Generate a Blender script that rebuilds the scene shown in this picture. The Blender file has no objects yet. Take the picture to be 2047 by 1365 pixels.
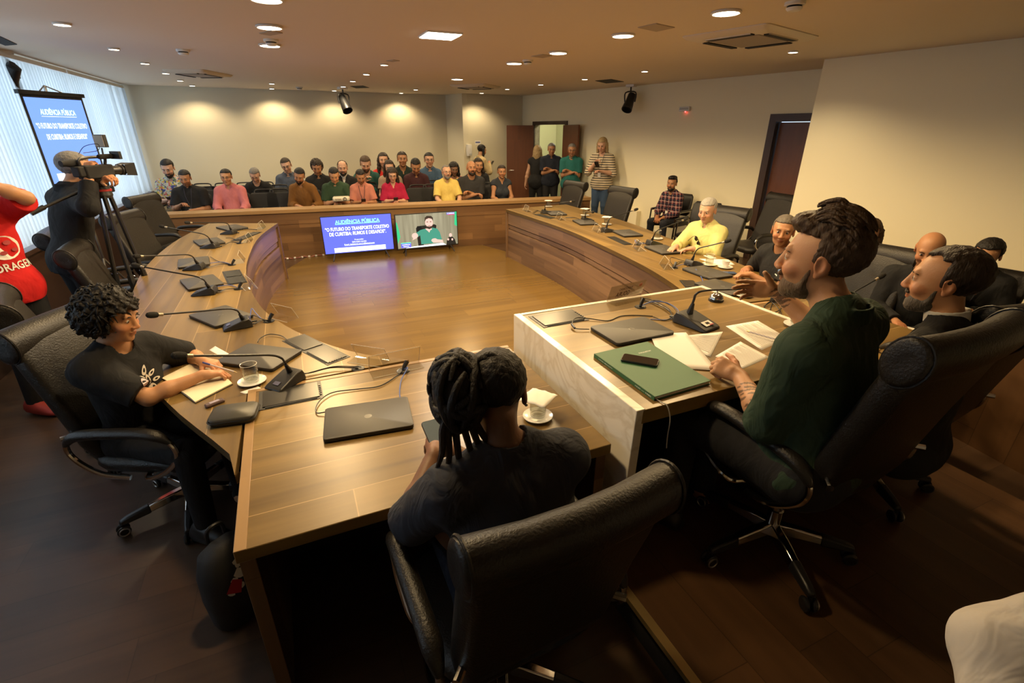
import bpy, bmesh, math, random, os
import numpy as np
from mathutils import Vector, Matrix, Euler
from mathutils.bvhtree import BVHTree
SC = bpy.context.scene
COL = SC.collection
R = math.radians
rnd = random.Random(7)
# ---------------------------------------------------------------- camera numbers (2047 x 1365 frame)
FPX, PITCH, YAW, CAMH = 967.0, R(23.6), R(23.7), 1.87
def ray(x, y):
    u = (x-1023.5)/FPX; v = -(y-682.5)/FPX
    fh = math.cos(PITCH)+v*math.sin(PITCH); fz = -math.sin(PITCH)+v*math.cos(PITCH)
    return Vector((u*math.cos(YAW)+fh*math.sin(YAW), -u*math.sin(YAW)+fh*math.cos(YAW), fz))
def at(x, y, z):
    d = ray(x, y); t = (z-CAMH)/d.z
    return Vector((d.x*t, d.y*t, z))
def on_plane(x, y, p, n):
    d = ray(x, y); o = Vector((0, 0, CAMH)); n = Vector(n)
    t = (Vector(p)-o).dot(n)/d.dot(n)
    return o+d*t
# ---------------------------------------------------------------- materials
def nodemat(name):
    m = bpy.data.materials.new(name); m.use_nodes = True
    nt = m.node_tree; nt.nodes.clear()
    out = nt.nodes.new('ShaderNodeOutputMaterial')
    b = nt.nodes.new('ShaderNodeBsdfPrincipled')
    nt.links.new(b.outputs[0], out.inputs[0])
    return m, nt, b
def N(nt, typ, **kw):
    n = nt.nodes.new(typ)
    for k, v in kw.items():
        if k == 'ins':
            for i, val in v.items(): n.inputs[i].default_value = val
        else: setattr(n, k, v)
    return n
def math_n(nt, op, a, b=None):
    n = nt.nodes.new('ShaderNodeMath'); n.operation = op
    for i, x in enumerate((a, b)):
        if x is None: continue
        if isinstance(x, (int, float)): n.inputs[i].default_value = x
        else: nt.links.new(x, n.inputs[i])
    return n.outputs[0]
def mixc(nt, fac, a, b, blend='MIX'):
    n = nt.nodes.new('ShaderNodeMix'); n.data_type = 'RGBA'; n.blend_type = blend
    for i, x in ((0, fac), (6, a), (7, b)):
        if isinstance(x, (int, float)): n.inputs[i].default_value = x
        elif isinstance(x, (tuple, list)): n.inputs[i].default_value = (*x[:3], 1)
        else: nt.links.new(x, n.inputs[i])
    return n.outputs[2]
MATS = {}
def plain(name, col, rough=.5, metal=0., bump=0., bscale=60., spec=.5, var=0., **kw):
    if name in MATS: return MATS[name]
    m, nt, b = nodemat(name)
    b.inputs['Base Color'].default_value = (*col, 1); b.inputs['Roughness'].default_value = rough
    b.inputs['Metallic'].default_value = metal; b.inputs['Specular IOR Level'].default_value = spec
    for k, v in kw.items(): b.inputs[k.replace('_', ' ')].default_value = v
    tc = N(nt, 'ShaderNodeTexCoord')
    if bump or var:
        no = N(nt, 'ShaderNodeTexNoise', ins={'Scale': bscale, 'Detail': 4.})
        nt.links.new(tc.outputs['Object'], no.inputs['Vector'])
    if bump:
        bp = N(nt, 'ShaderNodeBump', ins={'Strength': bump, 'Distance': .01})
        nt.links.new(no.outputs[0], bp.inputs['Height']); nt.links.new(bp.outputs[0], b.inputs['Normal'])
    if var:
        c = mixc(nt, no.outputs[0], tuple(x*(1-var) for x in col), tuple(min(1, x*(1+var)) for x in col))
        nt.links.new(c, b.inputs['Base Color'])
    MATS[name] = m; return m
def glow(name, col, strength):
    if name in MATS: return MATS[name]
    m, nt, b = nodemat(name)
    b.inputs['Base Color'].default_value = (*col, 1); b.inputs['Emission Color'].default_value = (*col, 1)
    b.inputs['Emission Strength'].default_value = strength
    MATS[name] = m; return m
def wood(name, dark, light, pw=.18, pl=1.6, rough=.35, seam=.5, grain=1.0, spec=.5, tone=.75, seamc=None):
    """laminate boards: UV u runs along the grain in metres, v across"""
    m, nt, b = nodemat(name)
    tc = N(nt, 'ShaderNodeTexCoord'); sp = N(nt, 'ShaderNodeSeparateXYZ'); nt.links.new(tc.outputs['UV'], sp.inputs[0])
    u, v = sp.outputs[0], sp.outputs[1]
    vi = math_n(nt, 'DIVIDE', v, pw); row = math_n(nt, 'FLOOR', vi)
    wn = N(nt, 'ShaderNodeTexWhiteNoise', noise_dimensions='1D'); nt.links.new(row, wn.inputs['W'])
    uo = math_n(nt, 'ADD', math_n(nt, 'DIVIDE', u, pl), wn.outputs[0]); ci = math_n(nt, 'FLOOR', uo)
    cv = N(nt, 'ShaderNodeCombineXYZ'); nt.links.new(row, cv.inputs[0]); nt.links.new(ci, cv.inputs[1])
    w2 = N(nt, 'ShaderNodeTexWhiteNoise', noise_dimensions='2D'); nt.links.new(cv.outputs[0], w2.inputs['Vector'])
    gv = N(nt, 'ShaderNodeCombineXYZ')
    nt.links.new(math_n(nt, 'MULTIPLY', u, 1.3), gv.inputs[0])
    nt.links.new(math_n(nt, 'MULTIPLY', v, 22.0), gv.inputs[1])
    nt.links.new(math_n(nt, 'MULTIPLY', w2.outputs[0], 37.0), gv.inputs[2])
    g1 = N(nt, 'ShaderNodeTexNoise', ins={'Scale': 1.0, 'Detail': 5., 'Roughness': .6}); nt.links.new(gv.outputs[0], g1.inputs['Vector'])
    gw = N(nt, 'ShaderNodeCombineXYZ')
    nt.links.new(math_n(nt, 'MULTIPLY', u, .55), gw.inputs[0]); nt.links.new(math_n(nt, 'MULTIPLY', v, 11.0), gw.inputs[1]); nt.links.new(math_n(nt, 'MULTIPLY', w2.outputs[0], 91.0), gw.inputs[2])
    g2 = N(nt, 'ShaderNodeTexNoise', ins={'Scale': 1.0, 'Detail': 3., 'Roughness': .5, 'Distortion': .6}); nt.links.new(gw.outputs[0], g2.inputs['Vector'])
    g2c = math_n(nt, 'ADD', math_n(nt, 'MULTIPLY', math_n(nt, 'SUBTRACT', g2.outputs[0], .5), 1.7), .5)
    gs = math_n(nt, 'ADD', math_n(nt, 'MULTIPLY', g1.outputs[0], .45), math_n(nt, 'MULTIPLY', g2c, .55))
    t = math_n(nt, 'ADD', math_n(nt, 'MULTIPLY', w2.outputs[0], tone*.62), math_n(nt, 'MULTIPLY', gs, grain*.62))
    t = math_n(nt, 'SUBTRACT', t, .12+.14*grain-.2*(.75-tone))
    cl = N(nt, 'ShaderNodeClamp'); nt.links.new(t, cl.inputs[0])
    c = mixc(nt, cl.outputs[0], dark, light)
    fr = math_n(nt, 'FRACT', vi); ds = math_n(nt, 'MINIMUM', fr, math_n(nt, 'SUBTRACT', 1.0, fr))
    fu = math_n(nt, 'FRACT', uo); du = math_n(nt, 'MULTIPLY', math_n(nt, 'MINIMUM', fu, math_n(nt, 'SUBTRACT', 1.0, fu)), pl/pw)
    e = math_n(nt, 'LESS_THAN', math_n(nt, 'MINIMUM', ds, du), .0018/pw)
    c = mixc(nt, math_n(nt, 'MULTIPLY', e, seam), c, seamc or tuple(x*.35 for x in dark))
    nt.links.new(c, b.inputs['Base Color'])
    b.inputs['Roughness'].default_value = rough; b.inputs['Specular IOR Level'].default_value = spec
    bp = N(nt, 'ShaderNodeBump', ins={'Strength': .06, 'Distance': .004}); nt.links.new(g1.outputs[0], bp.inputs['Height']); nt.links.new(bp.outputs[0], b.inputs['Normal'])
    MATS[name] = m; return m
# ---------------------------------------------------------------- mesh builder
class MB:
    def __init__(s, grain='x'): s.v = []; s.f = []; s.uv = []; s.g = grain; s.mi = []; s.cur = 0
    def add(s, vs, fs, uvs=None):
        o = len(s.v); s.v += [Vector(p) for p in vs]
        for i, f in enumerate(fs):
            s.f.append([o+k for k in f]); s.uv.append(uvs[i] if uvs else None); s.mi.append(s.cur)
        return s
    def box(s, c, size, rot=None):
        hx, hy, hz = (x/2 for x in size)
        vs = [Vector((sx*hx, sy*hy, sz*hz)) for sz in (-1, 1) for sy in (-1, 1) for sx in (-1, 1)]
        if rot is not None:
            m = Euler(rot).to_matrix() if not isinstance(rot, Matrix) else rot
            vs = [m @ p for p in vs]
        c = Vector(c)
        return s.add([p+c for p in vs], [(0, 2, 3, 1), (4, 5, 7, 6), (0, 1, 5, 4), (2, 6, 7, 3), (0, 4, 6, 2), (1, 3, 7, 5)])
    def b2(s, lo, hi):
        return s.box([(a+b)/2 for a, b in zip(lo, hi)], [abs(b-a) for a, b in zip(lo, hi)])
    def prism(s, poly, z0, z1):
        n = len(poly)
        ar = sum(poly[i][0]*poly[(i+1) % n][1]-poly[(i+1) % n][0]*poly[i][1] for i in range(n))
        if ar < 0: poly = poly[::-1]
        vs = [(p[0], p[1], z0) for p in poly]+[(p[0], p[1], z1) for p in poly]
        fs = [tuple(range(n))[::-1], tuple(range(n, 2*n))]+[(i, (i+1) % n, n+(i+1) % n, n+i) for i in range(n)]
        return s.add(vs, fs)
    def loft(s, rings, cap=True, closed=False):
        n = len(rings[0]); vs = [p for r in rings for p in r]; fs = []
        m = len(rings)
        for i in range(m if closed else m-1):
            a, b = i*n, ((i+1) % m)*n
            for k in range(n): fs.append((a+k, a+(k+1) % n, b+(k+1) % n, b+k))
        if cap and not closed:
            fs.append(tuple(range(n))[::-1]); fs.append(tuple(range((m-1)*n, m*n)))
        return s.add(vs, fs)
    def tube(s, pts, r, seg=8, closed=False, sub=0):
        pts = [Vector(p) for p in pts]
        if sub: pts = spline(pts, sub, closed)
        rr = r if isinstance(r, (list, tuple)) else None
        rings = []; n = len(pts); up = None
        for i, p in enumerate(pts):
            if closed: d = pts[(i+1) % n]-pts[i-1]
            else: d = pts[min(i+1, n-1)]-pts[max(i-1, 0)]
            if d.length < 1e-9: d = Vector((0, 0, 1))
            d.normalize()
            if up is None:
                up = Vector((0, 0, 1)) if abs(d.z) < .9 else Vector((1, 0, 0))
            up = (up-d*up.dot(d))
            if up.length < 1e-6: up = d.orthogonal()
            up.normalize(); side = d.cross(up)
            if rr:
                f = i/(n-1)*(len(rr)-1); k = min(int(f), len(rr)-2); q = rr[k]+(rr[k+1]-rr[k])*(f-k)
            else: q = r
            rings.append([p+(side*math.cos(a)+up*math.sin(a))*q for a in [2*math.pi*k/seg for k in range(seg)]])
        return s.loft(rings, cap=not closed, closed=closed)
    def lathe(s, prof, c=(0, 0, 0), seg=20, axis=None):
        c = Vector(c); M = axis if axis is not None else Matrix.Identity(3)
        rings = [[c+M @ Vector((r*math.cos(a), r*math.sin(a), z)) for a in [2*math.pi*k/seg for k in range(seg)]] for r, z in prof]
        return s.loft(rings, cap=True)
    def ell(s, c, r, seg=16, rings=10, M=None):
        c = Vector(c); M = M or Matrix.Identity(3)
        rs = []
        for i in range(rings+1):
            t = -math.pi/2+math.pi*i/rings; q = max(math.cos(t), .02)
            rs.append([c+M @ Vector((r[0]*q*math.cos(a), r[1]*q*math.sin(a), r[2]*math.sin(t))) for a in [2*math.pi*k/seg for k in range(seg)]])
        return s.loft(rs)
    def grid(s, P, uv=None):
        n, m = len(P), len(P[0]); vs = [p for r in P for p in r]
        fs = []; uvs = [] if uv else None
        for i in range(n-1):
            for j in range(m-1):
                fs.append((i*m+j, i*m+j+1, (i+1)*m+j+1, (i+1)*m+j))
                if uv: uvs.append([uv[i][j], uv[i][j+1], uv[i+1][j+1], uv[i+1][j]])
        return s.add(vs, fs, uvs)
    def xf(s, M):
        s.v = [M @ p for p in s.v]; return s
    def build(s, name, mat, parent=None, smooth=35, bevel=0, bseg=2, sub=0, loc=None, rotz=0):
        me = bpy.data.meshes.new(name)
        me.from_pydata([tuple(p) for p in s.v], [], s.f)
        bm = bmesh.new(); bm.from_mesh(me)
        if not getattr(s, 'keep', False): bmesh.ops.recalc_face_normals(bm, faces=bm.faces)
        bm.faces.ensure_lookup_table()
        L = bm.loops.layers.uv.new('UV'); g = 'xyz'.index(s.g)
        for i, f in enumerate(bm.faces):
            u0 = s.uv[i]
            if u0:
                mp = {vi: c for vi, c in zip(s.f[i], u0)}
                for l in f.loops: l[L].uv = mp[l.vert.index]
            else:
                nx = [abs(x) for x in f.normal]; ax = nx.index(max(nx))
                if ax == g: uu, vv = [k for k in range(3) if k != ax]
                else: uu = g; vv = [k for k in range(3) if k not in (ax, g)][0]
                for l in f.loops: l[L].uv = (l.vert.co[uu], l.vert.co[vv])
            f.material_index = s.mi[i]
        bm.to_mesh(me); bm.free()
        for mm in (mat if isinstance(mat, (list, tuple)) else [mat]): me.materials.append(mm)
        if smooth:
            me.shade_smooth(); me.set_sharp_from_angle(angle=R(smooth))
        o = bpy.data.objects.new(name, me); COL.objects.link(o)
        if loc is not None: o.location = loc
        o.rotation_euler.z = rotz
        if parent: o.parent = parent
        if bevel:
            md = o.modifiers.new('bevel', 'BEVEL'); md.width = bevel; md.segments = bseg; md.limit_method = 'ANGLE'; md.angle_limit = R(35)
        if sub:
            md = o.modifiers.new('sub', 'SUBSURF'); md.levels = sub; md.render_levels = sub
        return o
def spline(pts, sub, closed=False):
    pts = [Vector(p) for p in pts]; n = len(pts); out = []
    for i in range(n if closed else n-1):
        if closed: p0, p1, p2, p3 = pts[i-1], pts[i], pts[(i+1) % n], pts[(i+2) % n]
        else: p0, p1, p2, p3 = pts[max(i-1, 0)], pts[i], pts[i+1], pts[min(i+2, n-1)]
        for k in range(sub):
            t = k/sub
            out.append(.5*((2*p1)+(p2-p0)*t+(2*p0-5*p1+4*p2-p3)*t*t+(3*p1-p0-3*p2+p3)*t**3))
    if not closed: out.append(pts[-1].copy())
    return out
def rrect(w, d, r, z, n=5, cx=0, cy=0):
    out = []
    for (sx, sy, a0) in ((1, 1, 0), (-1, 1, 90), (-1, -1, 180), (1, -1, 270)):
        for k in range(n):
            a = R(a0+90*k/(n-1)); out.append(Vector((cx+sx*(w/2-r)+r*math.cos(a), cy+sy*(d/2-r)+r*math.sin(a), z)))
    return out
def tag(o, label=None, cat=None, group=None, kind=None):
    for k, v in (('label', label), ('category', cat), ('group', group), ('kind', kind)):
        if v: o[k] = v
    return o
def thing(name, loc=(0, 0, 0), rz=0, label=None, cat=None, group=None):
    o = bpy.data.objects.new(name, None); COL.objects.link(o); o.empty_display_size = .1
    o.location = loc; o.rotation_euler = (0, 0, rz)
    return tag(o, label, cat, group)
def struct(name, mb, mat, **kw):
    return tag(mb.build(name, mat, **kw), kind='structure')
KIDS = {}
def dup(o, loc=None, rz=None, label=None, parent=None):
    c = o.copy(); COL.objects.link(c)
    if parent: c.parent = parent
    for ch in list(o.children): dup(ch, parent=c)
    if loc is not None: c.location = loc
    if rz is not None: c.rotation_euler = (0, 0, rz)
    if label: c['label'] = label
    return c
FONTS = {}
def text_mb(txt, size, bold=.0, res=3, align='CENTER'):
    """text outlines as flat faces in XY"""
    cu = bpy.data.curves.new('t', 'FONT'); cu.body = txt; cu.size = size; cu.align_x = align; cu.align_y = 'CENTER'
    cu.offset = bold*size; cu.resolution_u = res
    ob = bpy.data.objects.new('t', cu); COL.objects.link(ob)
    bpy.context.view_layer.update()
    dg = bpy.context.evaluated_depsgraph_get(); me = ob.evaluated_get(dg).to_mesh()
    mb = MB(); mb.keep = True
    mb.add([v.co.copy() for v in me.vertices], [tuple(p.vertices) for p in me.polygons])
    ob.evaluated_get(dg).to_mesh_clear(); bpy.data.objects.remove(ob); bpy.data.curves.remove(cu)
    return mb
def fit_text(txt, w, h, bold=.01):
    mb = text_mb(txt, 1.0, bold)
    xs = [p.x for p in mb.v]; ys = [p.y for p in mb.v]
    sx = w/(max(xs)-min(xs)); sy = h/(max(ys)-min(ys)) if h else sx
    cx, cy = (max(xs)+min(xs))/2, (max(ys)+min(ys))/2
    mb.v = [Vector(((p.x-cx)*sx, (p.y-cy)*sy, 0)) for p in mb.v]
    return mb
def frame3(origin, xdir, ydir):
    x = Vector(xdir).normalized(); y = Vector(ydir); y = (y-x*y.dot(x)).normalized(); z = x.cross(y)
    return Matrix(((x.x, y.x, z.x, origin[0]), (x.y, y.y, z.y, origin[1]), (x.z, y.z, z.z, origin[2]), (0, 0, 0, 1)))
# ================================================================ materials
M = {}
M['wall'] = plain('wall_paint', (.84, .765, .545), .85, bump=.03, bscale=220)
M['ceil'] = plain('ceiling_paint', (.72, .62, .50), .9)
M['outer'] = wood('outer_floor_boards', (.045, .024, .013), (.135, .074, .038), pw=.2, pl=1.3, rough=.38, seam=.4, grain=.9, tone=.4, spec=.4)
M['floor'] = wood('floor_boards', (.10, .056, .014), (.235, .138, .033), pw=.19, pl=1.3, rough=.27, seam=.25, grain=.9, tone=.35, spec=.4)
M['dais'] = wood('dais_boards', (.065, .032, .014), (.20, .10, .042), pw=.2, pl=1.5, rough=.38, seam=.6, grain=1.0, tone=.5, spec=.35)
M['top'] = wood('table_top_boards', (.092, .053, .016), (.365, .23, .066), pw=.19, pl=9, rough=.33, seam=.55, grain=1.15, tone=.6, seamc=(.55,.36,.17))
M['front'] = wood('table_front_boards', (.058, .029, .016), (.33, .195, .10), pw=.115, pl=1.25, rough=.38, seam=.35, grain=1.05, tone=.85)
M['rail'] = wood('rail_boards', (.10, .05, .022), (.29, .155, .065), pw=.115, pl=1.5, rough=.38, seam=.35, grain=1.0, tone=.85)
M['edge'] = wood('edge_band', (.26, .15, .06), (.50, .31, .13), pw=.3, pl=5, rough=.38, seam=0, grain=.7, tone=.15)
M['redwood'] = wood('door_veneer', (.10, .032, .012), (.22, .075, .026), pw=1.2, pl=4, rough=.4, seam=0, grain=1.0, tone=.2)
M['darkwood'] = plain('dark_frame_wood', (.045, .022, .014), .45)
M['black'] = plain('black_plastic', (.012, .012, .013), .4)
M['blackmatte'] = plain('black_matte', (.01, .01, .011), .8)
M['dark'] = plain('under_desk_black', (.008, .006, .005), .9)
M['white'] = plain('white_plastic', (.72, .70, .66), .45)
M['paper'] = plain('white_paper', (.80, .77, .70), .8)
M['porcelain'] = plain('porcelain', (.78, .76, .72), .15)
M['chrome'] = plain('chrome', (.62, .60, .57), .12, metal=1.)
M['steel'] = plain('brushed_steel', (.45, .43, .40), .35, metal=1.)
M['brass'] = plain('brass_strip', (.52, .38, .16), .35, metal=.8)
M['leather'] = plain('black_leather', (.013, .011, .009), .42, bump=.25, bscale=140, spec=.4)
M['fabric'] = plain('black_mesh_fabric', (.013, .013, .014), .85, bump=.3, bscale=500)
M['laptop'] = plain('laptop_lid', (.055, .05, .043), .5, bump=.03, bscale=900)
M['laptopb'] = plain('laptop_base', (.018, .018, .018), .5)
M['hatch'] = plain('hatch_metal', (.045, .043, .04), .28, metal=.6)
M['blue'] = plain('blue_cable', (.06, .12, .42), .5)
M['lampglow'] = glow('lamp_diffuser', (1., .86, .62), 9.)
M['squareglow'] = glow('panel_diffuser', (1., .93, .80), 9.)
def marble():
    m, nt, b = nodemat('white_marble')
    tc = N(nt, 'ShaderNodeTexCoord'); w = N(nt, 'ShaderNodeTexNoise', ins={'Scale': 2.2, 'Detail': 9., 'Distortion': 2.2})
    nt.links.new(tc.outputs['Object'], w.inputs['Vector'])
    r = N(nt, 'ShaderNodeValToRGB'); nt.links.new(w.outputs[0], r.inputs[0])
    e = r.color_ramp.elements; e[0].position = .44; e[0].color = (.82, .765, .66, 1); e[1].position = .56; e[1].color = (.82, .77, .67, 1)
    k = r.color_ramp.elements.new(.5); k.color = (.70, .63, .51, 1)
    nt.links.new(r.outputs[0], b.inputs['Base Color']); b.inputs['Roughness'].default_value = .25
    return m
M['marble'] = marble()
def clear(name, col, mix, rough=.03):
    """thin clear sheet: mostly see-through with surface reflections"""
    m, nt, b = nodemat(name); out = [n for n in nt.nodes if n.type == 'OUTPUT_MATERIAL'][0]
    t = N(nt, 'ShaderNodeBsdfTransparent'); t.inputs[0].default_value = (*col, 1)
    g = N(nt, 'ShaderNodeBsdfGlossy'); g.inputs['Roughness'].default_value = rough
    f = N(nt, 'ShaderNodeLayerWeight')
    p = math_n(nt, 'MULTIPLY', math_n(nt, 'POWER', f.outputs['Facing'], 4.0), .7)
    mx = N(nt, 'ShaderNodeMixShader'); nt.links.new(math_n(nt, 'ADD', p, mix), mx.inputs[0])
    nt.links.new(t.outputs[0], mx.inputs[1]); nt.links.new(g.outputs[0], mx.inputs[2]); nt.links.new(mx.outputs[0], out.inputs[0])
    return m
M['acrylic'] = clear('clear_acrylic', (.93, .92, .88), .07)
M['glass'] = clear('drinking_glass', (.95, .95, .93), .06)
M['water'] = clear('water', (.88, .90, .88), .10)
M['pane'] = clear('window_glass', (.95, .97, 1.0), .0)
def slatmat():
    m, nt, b = nodemat('blind_fabric'); out = [n for n in nt.nodes if n.type == 'OUTPUT_MATERIAL'][0]
    d = N(nt, 'ShaderNodeBsdfDiffuse'); d.inputs[0].default_value = (.5, .5, .46, 1)
    t = N(nt, 'ShaderNodeBsdfTranslucent'); t.inputs[0].default_value = (.80, .86, .88, 1)
    mx = N(nt, 'ShaderNodeMixShader'); mx.inputs[0].default_value = .72
    nt.links.new(d.outputs[0], mx.inputs[1]); nt.links.new(t.outputs[0], mx.inputs[2]); nt.links.new(mx.outputs[0], out.inputs[0])
    return m
M['slat'] = slatmat()
# ================================================================ room shell
HC = 2.6
XL = -2.42
BL = Vector((XL, 11.49, 0)); B1 = at(890, 190, HC); S1 = at(923, 186.5, HC); CR = at(1044, 191.5, HC); CR.z = B1.z = S1.z = 0
RW = Vector((1.31, -6.48, 0)).normalized()           # along the right wall, away from the corner
RN = Vector((-6.48, -1.31, 0)).normalized()          # its normal, into the room
def rwall(x, y): return on_plane(x, y, CR, RN)
def rs(x, y): return (rwall(x, y)-CR).dot(RW)
def wallseg(mb, a, b, n, z0=0, z1=HC, t=.12):
    a, b, n = Vector(a), Vector(b), Vector(n).normalized()
    mb.prism([a.xy, b.xy, (b-n*t).xy, (a-n*t).xy], z0, z1)
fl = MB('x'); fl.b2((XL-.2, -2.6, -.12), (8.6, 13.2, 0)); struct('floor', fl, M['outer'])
ce = MB(); ce.b2((XL-.25, -2.6, HC), (8.6, 13.2, HC+.12)); struct('ceiling', ce, M['ceil'])
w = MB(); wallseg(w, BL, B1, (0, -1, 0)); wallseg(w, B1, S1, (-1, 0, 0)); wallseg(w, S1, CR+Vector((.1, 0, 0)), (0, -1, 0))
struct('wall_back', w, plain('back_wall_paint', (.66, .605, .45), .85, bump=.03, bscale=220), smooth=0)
d1a, d1b = 0.42, 1.58                                    # double door opening along the right wall
d1a, d1b = rs(1069, 320), rs(1128, 320); d2a = rs(1551, 255); d2b = d2a+.95; DH = 1.98
END = 7.6
w = MB()
wallseg(w, CR-RW*.1, CR+RW*d1a, RN); wallseg(w, CR+RW*d1b, CR+RW*d2a, RN); wallseg(w, CR+RW*d2b, CR+RW*END, RN)
wallseg(w, CR+RW*d1a, CR+RW*d1b, RN, DH); wallseg(w, CR+RW*d2a, CR+RW*d2b, RN, DH)
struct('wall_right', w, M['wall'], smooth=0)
K0 = at(1648, 119, HC); K1 = at(2047, 75, HC); K0.z = K1.z = 0
KD = (K1-K0).normalized(); KN = Vector((KD.y, -KD.x, 0))
if KN.x > 0: KN = -KN
w = MB(); KE = K0+KD*7.0
w.prism([K0.xy, KE.xy, (KE+Vector((.9, 0, 0))).xy, (K0+Vector((.9, .12, 0))).xy], 0, HC); struct('wall_side_block', w, M['wall'], smooth=0)
w = MB(); w.b2((XL-.2, -2.6, 0), (8.0, -2.5, HC)); struct('wall_front', w, M['wall'])
w = MB(); w.b2((XL-.3, -2.6, 0), (XL-.04, 12, .80)); w.b2((XL-.3, -2.6, 2.56), (XL-.04, 12, HC)); w.b2((XL-.3, -2.6, 0), (XL-.04, .6, HC)); struct('wall_left', w, M['wall'])
w = MB('y'); w.b2((XL-.04, -2.5, .78), (XL+.06, 11.4, .82)); w.b2((XL-.035, -2.5, 0), (XL+.0, 11.4, .78)); struct('trim_1', w, M['darkwood'])
# windows behind the blinds
for k in range(4):
    y0 = .7+k*2.7; y1 = y0+2.62
    f = MB(); f.b2((XL-.26, y0, .80), (XL-.2, y0+.05, 2.56)); f.b2((XL-.26, y1-.05, .80), (XL-.2, y1, 2.56)); f.b2((XL-.26, y0, 1.6), (XL-.2, y1, 1.65)); f.b2((XL-.26, (y0+y1)/2-.025, .8), (XL-.2, (y0+y1)/2+.025, 2.56))
    o = struct('window_%d' % (k+1), f, M['steel'])
    g = MB(); g.b2((XL-.235, y0, .80), (XL-.23, y1, 2.56)); g.build('pane', M['pane'], o)
# vertical blinds, four runs
for k in range(4):
    y0 = .7+k*2.68; y1 = y0+2.66
    root = thing('vertical_blind', (XL, (y0+y1)/2, .83), 0, None, 'blinds', 'vertical blinds along the window wall')
    root['label'] = ['white vertical blind hanging nearest the photographer end of the windows', 'white vertical blind with a gap of open slats behind the person in red',
                     'white vertical blind behind the tripod projection screen', 'white vertical blind running to the far back corner of the room'][k]
    mb = MB(); n = 33
    for i in range(n):
        y = y0+(i+.5)*(y1-y0)/n - (y0+y1)/2
        ang = R(13+5*math.sin(i*.55+k*2)+rnd.uniform(-3, 3))
        if k == 1 and 20 < i < 27: ang = R(72)
        if k == 3 and i > 20: ang = R(40+35*math.sin(i*1.3))
        c, s_ = math.cos(ang)*.057, math.sin(ang)*.057
        P = []
        for z in (1.70, 0.02):
            P.append([Vector((.02-s_, y-c, z)), Vector((.02+.006*math.cos(ang), y-.006*math.sin(ang), z)), Vector((.02+s_, y+c, z))])
        mb.grid(P)
    mb.keep = True
    mb.build('slats', M['slat'], root, smooth=60)
    h = MB(); h.box((.02, 0, 1.725), (.05, y1-y0-.02, .04)); h.build('headrail', M['white'], root)
# corridor seen through the double door
cor = MB(); a = CR+RW*(d1a-1.2)-RN*.13; b = CR+RW*(d1b+1.2)-RN*.13
cor.prism([(a-RN*1.5).xy, (b-RN*1.5).xy, (b-RN*1.6).xy, (a-RN*1.6).xy], 0, HC); cor.prism([a.xy, (a-RN*1.6).xy, (a-RN*1.6-RW*.1).xy, (a-RW*.1).xy], 0, HC); cor.prism([b.xy, (b-RN*1.6).xy, (b-RN*1.6+RW*.1).xy, (b+RW*.1).xy], 0, HC)
struct('wall_corridor', cor, plain('corridor_paint', (.55, .56, .36), .85), smooth=0)
def doorframe(name, s0, s1, wd=.07):
    mb = MB('z')
    for (a, b, z0, z1) in ((s0-wd, s0, 0, DH+wd), (s1, s1+wd, 0, DH+wd), (s0, s1, DH, DH+wd)):
        p, q = CR+RW*a, CR+RW*b
        mb.prism([(p+RN*.03).xy, (q+RN*.03).xy, (q-RN*.13).xy, (p-RN*.13).xy], z0, z1)
    return struct(name, mb, M['darkwood'], smooth=0)
df1 = doorframe('door_1_frame', d1a, d1b); df2 = doorframe('door_2_frame', d2a, d2b, .1)
def leaf(name, hinge, ang, wdt, label=None, handle=True, side=1):
    mb = MB('z'); mb.b2((0, -.02, .01), (wdt, .02, DH-.01)); o = mb.build(name, M['redwood'], loc=hinge, rotz=ang, bevel=.003)
    tag(o, kind='structure')
    if handle:
        for sy in (-1, 1):
            h = MB(); h.lathe([(.022, 0), (.022, .012)], (wdt-.06, sy*.02, 1.0), axis=Matrix.Rotation(-sy*R(90), 3, 'X')); h.tube([(wdt-.06, sy*.02, 1.0), (wdt-.06, sy*.06, 1.0), (wdt-.17, sy*.06, 1.0)], .009)
            h.build('door_handle', M['chrome'], o)
    return o
def ang_to(hinge, px, wdt):
    """swing angle that brings the free edge of a leaf onto the view ray of column px"""
    best = None
    for k in range(0, 3600):
        a = R(k/10); q = hinge+Vector((math.cos(a), math.sin(a), 0))*wdt
        if (q-CR).dot(RN) < .02 or q.y > 11.3: continue
        r = ray(px, 250); e = abs(math.atan2(r.y, r.x)-math.atan2(q.y, q.x))
        if best is None or e < best[0]: best = (e, a)
    return best[1]
h1 = CR+RW*d1a+RN*.05; h2 = CR+RW*(d1b)+RN*.05
leaf('door_1', h1, ang_to(h1, 1011, .62), .62); leaf('door_2', h2, ang_to(h2, 1158, .62), .62)
p = CR+RW*(d2a+.01)-RN*.10
leaf('door_3', p, math.atan2(RW.y, RW.x), d2b-d2a-.02)
# ================================================================ dais
DZ = .162
dm = MB('y'); dm.b2((.99, -2.5, .01), (3.12, 1.98, DZ)); struct('floor_dais', dm, M['dais'], smooth=0)
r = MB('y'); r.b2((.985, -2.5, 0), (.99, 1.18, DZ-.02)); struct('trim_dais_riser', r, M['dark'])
r = MB('y'); r.b2((.965, -2.5, DZ-.022), (1.0, 1.18, DZ+.004)); struct('trim_dais_edge', r, M['brass'])
w = MB('z'); q0, q1 = at(1922, 882, 0), at(2047, 950, 0); qd = (q1-q0).normalized(); w.prism([(q0-qd*.1).xy, (q1+qd*2.6).xy, (q1+qd*2.6+Vector((.06, 0, 0))).xy, (q0-qd*.1+Vector((.06, 0, 0))).xy], 0, .72); struct('wall_wainscot', w, M['dais'], smooth=0)
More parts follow.
